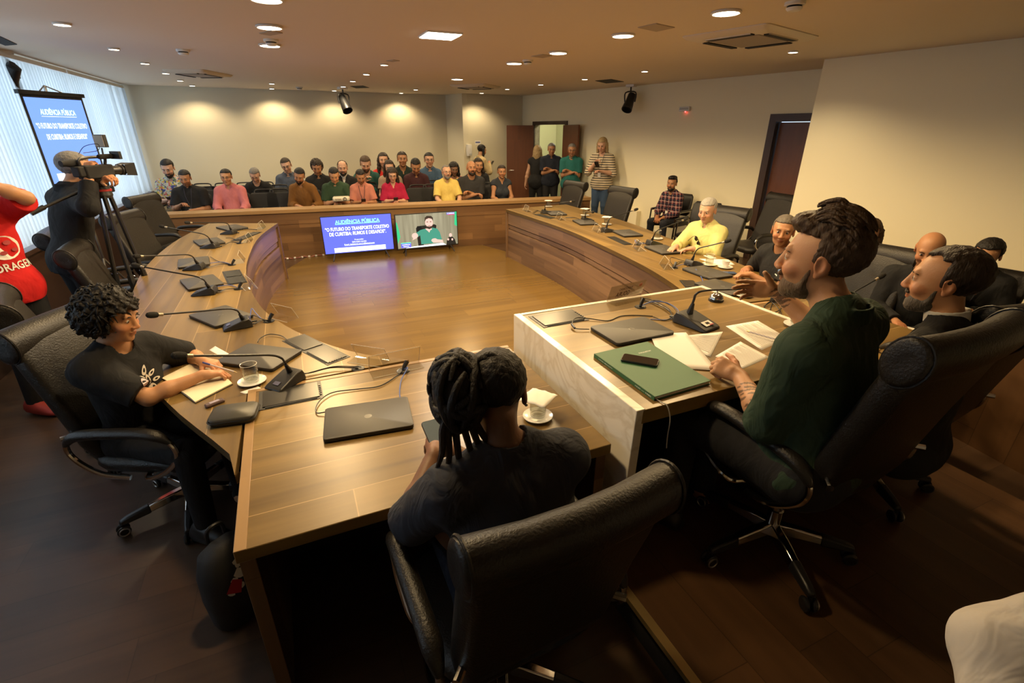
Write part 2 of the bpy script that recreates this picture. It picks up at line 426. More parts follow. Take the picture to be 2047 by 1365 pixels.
# ================================================================ rail in front of the gallery
ra, rb = at(563, 516, 0), at(1008, 487, 0); rd = (rb-ra).normalized(); rn = Vector((rd.y, -rd.x, 0)); RZ = .745
if rn.y > 0: rn = -rn
r0 = ra-rd*1.72; r1 = ra+rd*5.35
root = thing('gallery_rail', (ra+rb)/2, math.atan2(rd.y, rd.x), 'long brown boarded half wall between the debating floor and the audience seats', 'railing')
Lr = (r1-r0).length; xs0 = (r0-(ra+rb)/2).dot(rd); xs1 = xs0+Lr
mb = MB('x'); mb.b2((xs0, 0, RZ-.055), (xs1, .32, RZ)); mb.build('top_slab', M['edge'], root, bevel=.004)
mb = MB('x'); mb.b2((xs0, .03, .0), (xs1, .10, RZ-.05)); mb.b2((xs0, .015, .0), (xs1, .04, RZ-.245)); mb.b2((xs0, .02, RZ-.225), (xs1, .04, RZ-.19)); mb.build('front_boards', M['rail'], root)
mb = MB('x'); mb.b2((xs0, .28, 0), (xs1, .31, RZ-.055)); mb.build('back_panel', M['darkwood'], root)
# ================================================================ tables
TZ = .75
def px_poly(pts, z=TZ): return [at(x, y, z) for x, y in pts]
def arc_table(name, inner, outer, label, corner, n=40):
    root = thing(name, (0, 0, 0), 0, label, 'table')
    def res(c, n):
        s = spline(c, 12); d = [0]
        for a, b in zip(s, s[1:]): d.append(d[-1]+(b-a).length)
        out = []
        for k in range(n+1):
            t = d[-1]*k/n; i = max(j for j in range(len(d)) if d[j] <= t+1e-9); i = min(i, len(s)-2)
            f = (t-d[i])/max(d[i+1]-d[i], 1e-9); out.append(s[i].lerp(s[i+1], f))
        return out, d[-1]
    I, LI = res([Vector((a, b, 0)) for a, b in inner], n); O, LO = res([Vector((a, b, 0)) for a, b in outer], n)
    c = Vector(((I[n//2].x+O[n//2].x)/2, (I[n//2].y+O[n//2].y)/2, 0)); root.location = c
    I = [p-c for p in I]; O = [p-c for p in O]
    def inset(P, Q, d): return [p+(q-p).normalized()*d for p, q in zip(P, Q)]
    mb = MB('y')
    A = [p.xy for p in I]+[p.xy for p in O[::-1]]+[Vector(corner)-c.xy]
    mb.prism(A, TZ-.04, TZ)
    top = mb.build('table_top', M['top'], root, smooth=0)
    def ribbon(mb, P, z0, z1, L):
        n_ = len(P)-1
        mb.grid([[Vector((p.x, p.y, z0)) for p in P], [Vector((p.x, p.y, z1)) for p in P]], [[(L*k/n_, z0) for k in range(n_+1)], [(L*k/n_, z1) for k in range(n_+1)]])
    e = MB('x'); ribbon(e, I, TZ-.04, TZ, LI); ribbon(e, O, TZ-.04, TZ, LO)
    for q in (0, n): e.grid([[Vector((I[q].x, I[q].y, TZ-.04)), Vector((O[q].x, O[q].y, TZ-.04))], [Vector((I[q].x, I[q].y, TZ)), Vector((O[q].x, O[q].y, TZ))]])
    e.build('edge_strip', M['edge'], root)
    f = MB('x'); P1 = inset(I, O, .02); P2 = inset(I, O, .035); P3 = inset(I, O, .05)
    ribbon(f, P1, .53, TZ-.04, LI); ribbon(f, P2, .465, .515, LI); ribbon(f, P1, 0.0, .45, LI); ribbon(f, P3, 0, TZ-.04, LI)
    for a, b, z in ((P1, P3, .53), (P1, P3, .45), (P2, P3, .465), (P2, P3, .515)): f.grid([[Vector((p.x, p.y, z)) for p in a], [Vector((p.x, p.y, z)) for p in b]])
    f.build('front_panel', M['front'], root)
    for q in (n,):
        g = MB('z'); a, b = inset(I, O, -.004)[q], O[q].lerp(I[q], .06); d = (I[q]-I[q-1]).normalized()
        g.prism([a.xy, b.xy, (b-d*.035).xy, (a-d*.035).xy], 0, TZ-.04); g.build('end_panel', M['front'], root)
    for q in (n//3, 2*n//3):
        g = MB('z'); a, b = P3[q], O[q].lerp(I[q], .25); d = (I[q]-I[q-1]).normalized()*.015
        g.prism([(a+d).xy, (b+d).xy, (b-d).xy, (a-d).xy], 0, TZ-.04); g.build('support_panel', M['darkwood'], root)
    return root
LI = [(.43, 2.345), (.215, 2.52), (.016, 2.79), (-.169, 3.15), (-.325, 3.62), (-.44, 4.354), (-.478, 5.09), (-.42, 6.2), (-.228, 7.14)]
LO = [(-.345, 1.66), (-.37, 1.80), (-.625, 2.27), (-.86, 2.8), (-1.06, 3.455), (-1.21, 4.3), (-1.30, 5.3), (-1.25, 6.4), (-1.053, 7.50)]
arc_table('conference_table', LI, LO, 'curved brown wooden table along the window side with a row of microphones', (-.338, 2.322))
RI = [(2.43, 2.36), (2.618, 2.746), (2.795, 3.399), (2.93, 4.3), (3.03, 5.4), (2.995, 7.06)]
RO = [(3.375, 1.75), (3.52, 2.5), (3.68, 3.3), (3.83, 4.3), (4.03, 5.4), (4.11, 7.15)]
arc_table('conference_table', RI, RO, 'curved brown wooden table on the door side where the person in pale yellow sits', (3.365, 2.25))
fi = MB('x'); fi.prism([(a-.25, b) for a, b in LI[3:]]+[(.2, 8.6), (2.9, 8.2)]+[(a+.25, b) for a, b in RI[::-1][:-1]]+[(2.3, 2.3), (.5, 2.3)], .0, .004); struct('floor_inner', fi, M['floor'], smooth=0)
def desk(name, poly, z, label, edge=True):
    """poly: front-left, front-right, back-right, back-left"""
    c = Vector((sum(p[0] for p in poly)/4, sum(p[1] for p in poly)/4, 0)); root = thing(name, c, 0, label, 'desk')
    q = [Vector((p[0], p[1], 0))-c for p in poly]
    t = MB('x'); t.prism([p.xy for p in q], z-.045, z); t.build('desk_top', M['top'], root, bevel=.003)
    def slab(nm, a, b, w_, z0, z1, mat, g='x', inn=1):
        d = (b-a).normalized(); n_ = Vector((-d.y, d.x, 0))*inn
        m = MB(g); m.prism([a.xy, b.xy, (b+n_*w_).xy, (a+n_*w_).xy], z0, z1); return m.build(nm, mat, root, bevel=.002)
    slab('side_edge', q[3], q[0], .035, z-.043, z+.0022, M['edge'], 'y')
    slab('back_edge', q[2], q[3], .03, z-.043, z+.002, M['edge'])
    slab('side_panel', q[3].lerp(q[0], .0), q[0].lerp(q[3], .03), .045, 0, z-.045, M['front'], 'z')
    slab('side_panel', q[1].lerp(q[2], .03), q[2], .045, 0, z-.045, M['front'], 'z')
    slab('front_panel', q[2]+Vector((0, -.03, 0)), q[3]+Vector((0, -.03, 0)), .03, 0, z-.045, M['front'])
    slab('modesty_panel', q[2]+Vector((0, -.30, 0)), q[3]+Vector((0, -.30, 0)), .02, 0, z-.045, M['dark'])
    return root
desk('side_desk', [(-.322, 1.272), (.985, 1.279), (.985, 2.31), (-.335, 2.318)], TZ, 'lower wooden desk in front of the person with dreadlocks')
# raised centre desk with marble edging
PZ = .918; PB = 2.335
px0, px1, py0 = 1.035, 2.41, 1.215
root = thing('raised_desk', ((px0+px1)/2, (py0+PB)/2, 0), 0, 'raised wooden desk edged with white marble where the person in green sits', 'desk')
ox, oy = (px0+px1)/2, (py0+PB)/2
def L(x, y, z): return (x-ox, y-oy, z)
t = MB('x'); t.b2(L(px0+.03, py0, PZ-.06), L(px1-.03, PB-.03, PZ)); t.build('desk_top', M['top'], root, bevel=.002)
mpan = MB()
mpan.add([L(px0, py0+.03, 0), L(px0, PB, 0), L(px0, PB, PZ+.004), L(px0, py0, PZ+.004), L(px0+.04, py0+.03, 0), L(px0+.04, PB, 0), L(px0+.04, PB, PZ+.004), L(px0+.04, py0, PZ+.004)],
         [(0, 1, 2, 3), (7, 6, 5, 4), (0, 3, 7, 4), (1, 5, 6, 2), (3, 2, 6, 7), (0, 4, 5, 1)]); mpan.build('marble_side', M['marble'], root, bevel=.003)
m2 = MB(); m2.b2(L(px1-.03, py0+.3, 0), L(px1, PB, PZ+.004)); m2.build('marble_side', M['marble'], root, bevel=.003)
m2 = MB(); m2.b2(L(px0+.041, PB-.03, 0), L(px1-.031, PB, PZ+.0035)); m2.build('marble_front', M['marble'], root, bevel=.003)
m2 = MB('z'); m2.b2(L(px0+.04, py0+.05, DZ), L(px0+.075, PB-.03, PZ-.06)); m2.build('inner_panel', M['front'], root)
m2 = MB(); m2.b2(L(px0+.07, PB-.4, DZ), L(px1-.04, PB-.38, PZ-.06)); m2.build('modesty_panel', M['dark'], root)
desk('side_desk', [(2.425, 1.279), (3.35, 1.272), (3.355, 2.23), (2.425, 2.33)], TZ, 'lower wooden desk beyond the marble edged desk, before the person in the suit')
# ================================================================ ceiling fittings and light
def downlight(px, py, rad, energy, label, big):
    c = at(px, py, HC); root = thing('ceiling_downlight', (c.x, c.y, HC-.012), 0, label, 'ceiling light', 'large round ceiling downlights' if big else 'small round ceiling downlights')
    t = MB(); t.lathe([(rad, .012), (rad*1.14, .010), (rad*1.16, .0), (rad*1.02, -.004), (rad*.98, .002), (rad*.9, .012)], seg=28); t.build('trim_ring', M['white'], root)
    d = MB(); d.lathe([(rad*.001, -.002), (rad*.99, -.002), (rad*.99, .008)], seg=28); d.build('diffuser', M['lampglow'], root)
    ld = bpy.data.lights.new('downlight_lamp', 'SPOT'); ld.energy = energy; ld.color = (1., .70, .34) if big else (1., .77, .46)
    ld.spot_size = R(166 if big else 140); ld.spot_blend = .42 if big else .6; ld.shadow_soft_size = rad
    lo = bpy.data.objects.new('downlight_lamp', ld); COL.objects.link(lo); lo.parent = root; lo.location = (0, 0, -.03)
    return root
BIG = [(1452, 23, 'large round downlight nearest the ceiling air conditioner cassette'), (1246, 69, 'large round downlight second of the row running from the air conditioner'),
       (1116, 104, 'large round downlight third of the row running from the air conditioner'), (1028, 125, 'large round downlight fourth of the row beside the smoke detector'),
       (914, 157, 'large round downlight farthest of the row towards the back column'), (538, 52, 'large round downlight before the smoke detector on the window half of the ceiling'),
       (539, 89, 'large round downlight just beyond the smoke detector on the window half of the ceiling')]
for x, y, l in BIG: downlight(x, y, .085, 60, l, True)
SM = [(123, 46, 'nearest the photographer along the window side'), (227, 96, 'second along the window side'), (289, 125, 'third along the window side'), (331, 145, 'fourth along the window side beside the flat cassette'),
      (360, 160, 'fifth along the window side'), (384, 170, 'last along the window side by the back corner'), (543, 166, 'before another, in the pair over the audience'), (543, 176, 'closest to the back wall in the pair over the audience'),
      (768, 128, 'nearest in the line leading to the hanging spotlight'), (732, 147, 'second in the line leading to the hanging spotlight'), (705, 161, 'third in the line leading to the hanging spotlight'), (686, 172, 'fourth in the line, just above the hanging spotlight'), (668, 180, 'last in the line, just beyond the hanging spotlight'),
      (802, 185, 'close to the back wall before the column'), (831, 178, 'near the back wall and the round downlight row'), (963, 185, 'in front of the column wall by the back cassette'), (1014, 177, 'over the open double door corner'),
      (1081, 168, 'above the standing group at the double door'), (1169, 157, 'above the striped shirt beside the dark ceiling hatch'), (1289, 141, 'above the hanging spotlight by the door wall'), (1586, 102, 'just beyond the large air conditioner cassette')]
for x, y, l in SM: downlight(x, y, .042 if x != 123 else .05, 20, 'small round downlight '+l, False)
for X_, Y_, l in ((2.9, 2.0, 'large round downlight over the person in green, before the air conditioner'), (.05, 3.8, 'large round downlight at the top picture edge above the window side table'), (.05, 2.9, 'large round downlight over the bend of the window side table'), (.05, 1.95, 'large round downlight over the lower desk')):
    q_ = Vector((X_, Y_, HC)); n_ = Vector((X_*math.cos(YAW)-Y_*math.sin(YAW), 0, 0)); fh_ = X_*math.sin(YAW)+Y_*math.cos(YAW); zz = HC-CAMH; f_ = fh_*math.cos(PITCH)-zz*math.sin(PITCH); v_ = fh_*math.sin(PITCH)+zz*math.cos(PITCH)
    downlight(1023.5+FPX*n_.x/f_, 682.5-FPX*v_/f_, .085, 46 if Y_ < 2.5 else 24, l, True)
# square panel
c = at(880, 69, HC); root = thing('ceiling_panel_light', (c.x, c.y, HC-.012), 0, 'square glowing light panel set in the ceiling over the open floor', 'ceiling light')
t = MB(); t.b2((-.15, -.15, 0), (.15, .15, .012)); t.build('frame', M['white'], root); t = MB(); t.b2((-.14, -.14, -.004), (.14, .14, .004)); t.build('diffuser', M['squareglow'], root)
ld = bpy.data.lights.new('panel_lamp', 'AREA'); ld.energy = 40; ld.size = .26; ld.color = (1, .8, .55); lo = bpy.data.objects.new('panel_lamp', ld); COL.objects.link(lo); lo.parent = root; lo.location.z = -.02
# daylight behind the blinds
ld = bpy.data.lights.new('window_daylight', 'AREA'); ld.shape = 'RECTANGLE'; ld.size = 10.4; ld.size_y = 1.7; ld.energy = 34; ld.color = (.74, .88, 1.0)
lo = bpy.data.objects.new('window_daylight', ld); COL.objects.link(lo); lo.location = (XL-.15, 6.0, 1.69); lo.rotation_euler = (R(90), 0, R(-90))
# corridor lamp
cc = CR+RW*((d1a+d1b)/2)-RN*.9; ld = bpy.data.lights.new('corridor_lamp', 'POINT'); ld.energy = 30; ld.color = (1., .95, .72); ld.shadow_soft_size = .1
lo = bpy.data.objects.new('corridor_lamp', ld); COL.objects.link(lo); lo.location = (cc.x, cc.y, 2.4)
# world
wd = bpy.data.worlds.new('world'); SC.world = wd; wd.use_nodes = True
bg = wd.node_tree.nodes['Background']; bg.inputs[0].default_value = (.65, .8, 1, 1); bg.inputs[1].default_value = .6
# air conditioner cassettes
def cassette(corners, label, name='air_conditioner', slots=2):
    P = [at(x, y, HC) for x, y in corners]; c = sum(P, Vector())/4; d = (P[1]-P[0]); ang = math.atan2(d.y, d.x)
    wdt = (P[1]-P[0]).length; dep = (P[3]-P[0]).length
    root = thing(name, (c.x, c.y, HC-.035), ang, label, 'air conditioner')
    b = MB(); b.loft([rrect(wdt*.86, dep*.86, .03, 0), rrect(wdt*.93, dep*.93, .04, .008), rrect(wdt, dep, .05, .028), rrect(wdt, dep, .05, .036)]); b.build('face_plate', M['acplate'], root)
    g = MB(); g.b2((-wdt*.28, -dep*.28, -.006), (wdt*.28, dep*.28, .002)); g.build('grille', M['acgrille'], root, bevel=.01)
    for k in range(4):
        m = MB(); Rm = Matrix.Rotation(k*math.pi/2, 3, 'Z'); ww = (wdt if k % 2 == 0 else dep); dd = (dep if k % 2 == 0 else wdt)
        m.box(Rm @ Vector((0, -dd*.355, -.003)), (ww*.52, dd*.07, .012), Rm); m.build('air_slot', M['blackmatte'], root)
        m = MB(); m.box(Rm @ Vector((0, -dd*.385, -.004)), (ww*.52, dd*.02, .008), Rm); m.build('louver', M['acplate'], root)
    return root
M['acplate'] = plain('ac_plastic', (.66, .58, .47), .5); M['acgrille'] = plain('ac_grille', (.33, .28, .24), .7)
cassette([(1358, 74), (1470, 95), (1662, 72), (1518, 43)], 'large square air conditioner cassette set in the ceiling on the door side')
cassette([(330, 140), (400, 152), (470, 150), (385, 136)], 'flat air conditioner cassette in the ceiling on the window side')
cassette([(898, 170), (935, 176), (1010, 173), (960, 166)], 'small looking air conditioner cassette far back in front of the column')
def ceil_plate(corners, name, label, cat, mat):
    P = [at(x, y, HC) for x, y in corners]; c = sum(P, Vector())/4; m = MB(); m.prism([(p-c).xy for p in P], -.006, 0); o = m.build(name, mat, loc=(c.x, c.y, HC)); tag(o, label, cat); return o
ceil_plate([(1275, 54), (1312, 62), (1349, 54), (1312, 46)], 'ceiling_hatch', 'plain square access hatch in the ceiling beside the large downlight row', 'hatch', plain('hatch_paint', (.42, .35, .27), .9))
ceil_plate([(1062, 112), (1085, 115), (1104, 111), (1084, 108)], 'ceiling_hatch', 'plain square access hatch above the smoke detector by the fourth downlight', 'hatch', MATS['hatch_paint'])
ceil_plate([(772, 121), (785, 123), (799, 121), (786, 119)], 'ceiling_hatch', 'small access hatch beside the first lamp of the line over the floor', 'hatch', MATS['hatch_paint'])
ceil_plate([(518, 66), (540, 70), (565, 65), (542, 60)], 'ceiling_hatch', 'square access hatch between the two large downlights on the window half', 'hatch', MATS['hatch_paint'])
ceil_plate([(1190, 161), (1212, 166), (1247, 163), (1222, 158)], 'ceiling_vent', 'dark open vent in the ceiling above the striped shirt', 'vent', M['blackmatte'])
ceil_plate([(700, 172), (712, 176), (738, 175), (726, 171)], 'ceiling_vent', 'dark vent in the ceiling behind the hanging spotlight over the audience', 'vent', M['blackmatte'])
ceil_plate([(-20, 78), (10, 90), (34, 88), (0, 72)], 'ceiling_vent', 'dark vent in the ceiling at the edge above the window', 'vent', M['blackmatte'])
def smoke(px, py, label):
    c = at(px, py, HC); root = thing('smoke_detector', (c.x, c.y, HC-.05), 0, label, 'smoke detector')
    m = MB(); m.lathe([(.001, 0), (.035, .002), (.045, .012), (.048, .02)], seg=20); m.build('sensor_cap', M['white'], root)
    m = MB(); m.lathe([(.04, .02), (.043, .022), (.043, .028), (.04, .03)], seg=20); m.build('vent_band', M['blackmatte'], root)
    m = MB(); m.lathe([(.055, .03), (.06, .035), (.06, .05), (.001, .05)], seg=20); m.build('base', M['white'], root)
smoke(1590, 4, 'smoke detector at the top edge above the large air conditioner'); smoke(1055, 120, 'smoke detector beside the fourth large downlight'); smoke(541, 79, 'smoke detector between two large downlights'); smoke(365, 99, 'smoke detector on the window half near the flat cassette'); smoke(598, 174, 'smoke detector over the audience near the back wall')
def spotlight(px, py, size, aim, label):
    c = at(px, py, HC); root = thing('stage_spotlight', (c.x, c.y, HC), aim, label, 'spotlight'); s = size
    m = MB(); m.b2((-.06*s, -.05*s, -.03*s), (.06*s, .05*s, 0)); m.build('mount', M['white'], root)
    m = MB(); m.tube([(0, 0, -.03*s), (0, 0, -.10*s)], .012*s); m.tube([(-.075*s, 0, -.22*s), (-.075*s, 0, -.10*s), (.075*s, 0, -.10*s), (.075*s, 0, -.22*s)], .01*s, sub=4); m.build('yoke', M['black'], root)
    A = Matrix.Rotation(R(38), 3, 'X')
    m = MB(); m.lathe([(.03*s, .12*s), (.058*s, .10*s), (.06*s, -.02*s), (.068*s, -.06*s), (.075*s, -.14*s), (.068*s, -.14*s), (.055*s, -.07*s), (.002, -.06*s)], (0, 0, -.21*s), axis=A, seg=18); m.build('lamp_body', M['black'], root)
spotlight(684, 174, 1.25, R(200), 'black spotlight hanging from the ceiling over the audience'); spotlight(1262, 169, 1.25, R(120), 'black spotlight hanging from the ceiling beside the door wall'); spotlight(2, 100, 1.1, R(60), 'black spotlight hanging at the edge near the window blinds')
# wall fittings
def wallbox(px, py, w_, h_, d_, name, label, cat, mat, bevel=.01, parts=None):
    p = rwall(px, py); root = thing(name, p, math.atan2(RN.y, RN.x), label, cat)
    m = MB(); m.b2((0, -w_/2, -h_/2), (d_, w_/2, h_/2)); m.build('housing', mat, root, bevel=bevel); return root
rt = wallbox(1371, 218, .2, .07, .05, 'emergency_light', 'small white emergency light box with a red diode high on the door wall', 'emergency light', M['white'])
m = MB(); m.b2((.05, -.085, -.012), (.053, .085, .02)); m.build('lens', plain('lens_grey', (.4, .4, .38), .3), rt)
m = MB(); m.ell((.03, .02, -.04), (.01, .01, .01)); m.build('diode', glow('red_diode', (1, .05, .05), 6), rt)
rt = wallbox(1595, 362, .26, .36, .14, 'towel_dispenser', 'white rounded towel dispenser on the dark door beside the wall edge', 'dispenser', M['white'], .06)
rt.location = CR+RW*(d2b-.12)-RN*.02; rt.location.z = 1.27
m = MB(); m.b2((.14, -.05, -.12), (.145, .05, .1)); m.build('window_strip', plain('smoke_grey', (.2, .2, .2), .3), rt)
cn = (CR-S1).normalized(); cnn = Vector((cn.y, -cn.x, 0))
if cnn.y > 0: cnn = -cnn
p = on_plane(936, 300, S1, cnn); rt = thing('soap_dispenser', p, math.atan2(cnn.y, cnn.x), 'white soap dispenser on the wall behind the audience beside a small notice', 'dispenser')
m = MB(); m.loft([rrect(.10, .10, .03, -.12), rrect(.115, .12, .035, -.05), rrect(.115, .12, .035, .09), rrect(.10, .11, .03, .12)]); m.xf(Matrix.Rotation(math.pi/2, 4, 'Z')); m.xf(Matrix.Translation((.05, 0, 0))); m.build('housing', M['white'], rt)
m = MB(); m.b2((.11, -.03, -.10), (.118, .03, -.07)); m.build('push_lever', plain('lever_grey', (.45, .45, .45), .4), rt)
p = on_plane(955, 285, S1, cnn); rt = thing('wall_notice', p, math.atan2(cnn.y, cnn.x), 'small white notice with a blue line on the wall above the hooded person', 'sign')
m = MB(); m.b2((0, -.075, -.045), (.004, .075, .045)); m.build('sheet', M['paper'], rt); m = MB(); m.b2((.004, -.06, -.01), (.005, .06, .02)); m.build('printed_line', plain('print_blue', (.12, .14, .35), .6), rt)
# low white box on the door wall
p = rwall(1262, 440); p.z = .30
m = MB(); m.b2((.003, -.22, -.30), (.12, .22, .16)); o = m.build('low_cabinet', M['wall'], loc=p, rotz=math.atan2(RN.y, RN.x), bevel=.004); tag(o, 'low pale box against the door wall behind the empty leather chair', 'box')
# ================================================================ camera
cd = bpy.data.cameras.new('camera'); cam = bpy.data.objects.new('camera', cd); COL.objects.link(cam); SC.camera = cam
cam.location = (0, 0, CAMH); cd.sensor_width = 36; cd.lens = FPX/2047*36; cd.clip_start = .02
cam.rotation_euler = (R(90)-PITCH, 0, -YAW)
SC.view_settings.view_transform = 'Standard'; SC.view_settings.look = 'None'; SC.view_settings.exposure = 1.0; SC.view_settings.gamma = 1.0
SC.cycles.use_adaptive_sampling = True; SC.cycles.adaptive_threshold = .035; SC.cycles.adaptive_min_samples = 16
SC.cycles.max_bounces = 6; SC.cycles.diffuse_bounces = 3; SC.cycles.glossy_bounces = 3; SC.cycles.transmission_bounces = 4; SC.cycles.transparent_max_bounces = 12
SC.cycles.sample_clamp_indirect = 6.0; SC.cycles.use_denoising = True; SC.cycles.caustics_reflective = False; SC.cycles.caustics_refractive = False
# ================================================================ executive leather chairs (front = +Y)
def make_exec(label, group='black leather executive chairs'):
    t = thing('office_chair', (0, 0, 0), 0, label, 'chair', group)
    for k in range(5):
        a = R(90+72*k+12); M3 = Matrix.Rotation(a, 3, 'Z')
        def q(x, y, z): return M3 @ Vector((x, y, z))
        m = MB(); m.loft([[q(r, -w_, z0), q(r, w_, z0), q(r, w_*.7, z1), q(r, -w_*.7, z1)] for r, w_, z0, z1 in ((.02, .026, .085, .135), (.1, .026, .085, .128), (.20, .022, .075, .112))])
        lg = m.build('leg', M['chrome'], t, bevel=.006)
        m = MB(); m.loft([[q(r, -w_, z0), q(r, w_, z0), q(r, w_*.7, z1), q(r, -w_*.7, z1)] for r, w_, z0, z1 in ((.19, .026, .072, .116), (.29, .022, .066, .100), (.325, .018, .064, .088))])
        m.build('leg_cap', M['black'], lg, bevel=.008)
        m = MB(); ca = M3 @ Matrix.Rotation(R(90), 3, 'X')
        for s in (-1, 1): m.lathe([(.001, -.009), (.022, -.009), (.029, -.004), (.029, .004), (.022, .009), (.001, .009)], q(.318, s*.016, .029), seg=16, axis=ca)
        m.tube([q(.318, 0, .03), q(.318, 0, .07)], .009); m.build('caster', M['black'], lg)
        m = MB()
        for s in (1,):
            m.tube([q(.318, 0, .029)+M3 @ Vector((.021*math.cos(b), s*.027, .021*math.sin(b))) for b in [2*math.pi*j/14 for j in range(14)]], .0035, 6, closed=True)
        m.build('caster_ring', M['steel'], lg)
    m = MB(); m.lathe([(.03, .08), (.03, .20), (.024, .205), (.024, .37), (.05, .38), (.06, .41)], seg=16); m.build('gas_column', M['chrome'], t)
    m = MB(); m.box((0, 0, .405), (.30, .28, .03)); m.build('tilt_plate', M['black'], t, bevel=.008)
    m = MB(); rs_ = []
    for z, w_, d_, r_ in ((.415, .44, .44, .09), (.425, .50, .49, .10), (.46, .54, .52, .12), (.49, .53, .51, .12), (.505, .46, .45, .12), (.508, .3, .3, .1)): rs_.append(rrect(w_, d_, r_, z, 6, 0, .02))
    m.loft(rs_); m.build('seat', M['leather'], t, smooth=60)
    # backrest: sections along a reclined S curve
    m = MB(); rs_ = []
    prof = [(-.20, .43, .03, .40), (-.215, .46, .085, .46), (-.25, .56, .10, .49), (-.285, .68, .09, .50), (-.325, .82, .085, .505), (-.365, .95, .085, .51), (-.395, 1.05, .08, .51), (-.405, 1.085, .05, .48)]
    for i, (y, z, th, wd_) in enumerate(prof):
        j0, j1 = max(i-1, 0), min(i+1, len(prof)-1); d = Vector((0, prof[j1][0]-prof[j0][0], prof[j1][1]-prof[j0][1])).normalized(); nrm = Vector((0, d.z, -d.y))
        ring = []
        for p in rrect(wd_, th, th*.42, 0, 5):
            curve = .035*(p.x/(wd_/2))**2
            ring.append(Vector((p.x, y, z))+nrm*(p.y+curve))
        rs_.append(ring)
    m.loft(rs_); m.build('backrest', M['leather'], t, smooth=60)
    m = MB(); rs_ = []
    for x, sc in ((-.268, .35), (-.272, .8), (-.266, .98), (-.25, 1.0), (-.12, .97), (0, .96), (.12, .97), (.25, 1.0), (.266, .98), (.272, .8), (.268, .35)):
        yo = .022*(x/.26)**2
        rs_.append([Vector((x, -.40+yo+.058*sc*math.cos(a)+.012*math.sin(a)*-1, 1.088+.074*sc*math.sin(a))) for a in [2*math.pi*k/20 for k in range(20)]])
    m.loft(rs_); hr = m.build('headrest', M['leather'], t, smooth=60)
    for x in (-.258, .258):
        m = MB(); m.tube([Vector((x, -.40+.022+.060*math.cos(a)-.012*math.sin(a), 1.088+.0755*math.sin(a))) for a in [2*math.pi*k/24 for k in range(24)]], .0045, 6, closed=True); m.build('piping', M['leather'], hr)
        m = MB(); m.tube([(x*.91, -.27, .62), (x*1.02, -.30, .62)], .012); m.build('hinge_bolt', M['chrome'], t)
    for s in (-1, 1):
        x = .292*s
        path = [(x*.55, .02, .405), (x*.93, .05, .41), (x, .16, .46), (x, .24, .545), (x, .235, .63), (x, .15, .675), (x, -.02, .675), (x, -.19, .655), (x, -.255, .60), (x, -.235, .52), (x, -.14, .445), (x*.93, -.03, .41)]
        m = MB(); m.tube(path, .0125, 10, sub=5); ar = m.build('arm_frame', M['chrome'], t)
        m = MB(); sp_ = spline([Vector(p) for p in path[4:9]], 6); rs_ = []
        for i, p in enumerate(sp_):
            f = i/(len(sp_)-1); w_ = .030*(min(1, .35+3*min(f, 1-f))); h_ = .024*(min(1, .4+3*min(f, 1-f)))
            d = (sp_[min(i+1, len(sp_)-1)]-sp_[max(i-1, 0)]).normalized(); up = Vector((1, 0, 0)).cross(d)*-1
            if up.z < 0 and abs(d.y) > .5: up = -up
            rs_.append([p+Vector((1, 0, 0))*w_*math.cos(a)+up*(h_*math.sin(a)+.004) for a in [2*math.pi*k/12 for k in range(12)]])
        m.loft(rs_); m.build('arm_pad', M['leather'], ar, smooth=60)
    return t
EX0 = make_exec('black leather executive chair under the person with dreadlocks, its back to the camera')
EX0.location = (.425, 1.06, 0); EX0.rotation_euler.z = R(3)
EXN = []
def exec_chair(x, y, rz, label, z=0, sz=.95):
    c = dup(EX0, (x, y, z), R(rz), label); c.scale.z = sz; EXN.append(c); return c
# rz: 0 faces +Y (away from the camera); -90 faces +X
exec_chair(-.75, 2.60, -116, 'black leather executive chair of the writer with curly dark hair', 0, .95)
exec_chair(-1.10, 3.36, -70, 'empty black leather chair directly behind the curly haired writer, cut by the picture edge')
exec_chair(-1.17, 4.60, -86, 'empty black leather chair in front of the camera tripod, partly behind the curly hair')
exec_chair(-1.56, 5.42, -84, 'empty black leather chair standing between the red shirt and the tripod')
exec_chair(-1.27, 6.12, -110, 'empty black leather chair just beyond the tripod, turned to show its front')
exec_chair(-1.45, 7.73, -116, 'empty black leather chair at the far end of the window side table by the rail')
exec_chair(3.93, 7.15, 98, 'empty black leather chair at the far end of the door side table')
exec_chair(4.13, 6.12, 98, 'empty black leather chair second from the far end of the door side table')
exec_chair(4.02, 3.98, 104, 'black leather chair holding the white haired person in pale yellow')
exec_chair(3.53, 2.10, 100, 'empty black leather chair behind the head of the person in green')
exec_chair(1.70, 1.03, 1, 'black leather executive chair of the person in the dark green shirt', DZ, 1.04)
exec_chair(2.52, 1.18, -2, 'black leather executive chair of the person in the dark suit', DZ, .97)
exec_chair(5.55, 4.62, 84, 'empty black leather chair with chrome arms in front of the open dark doorway')
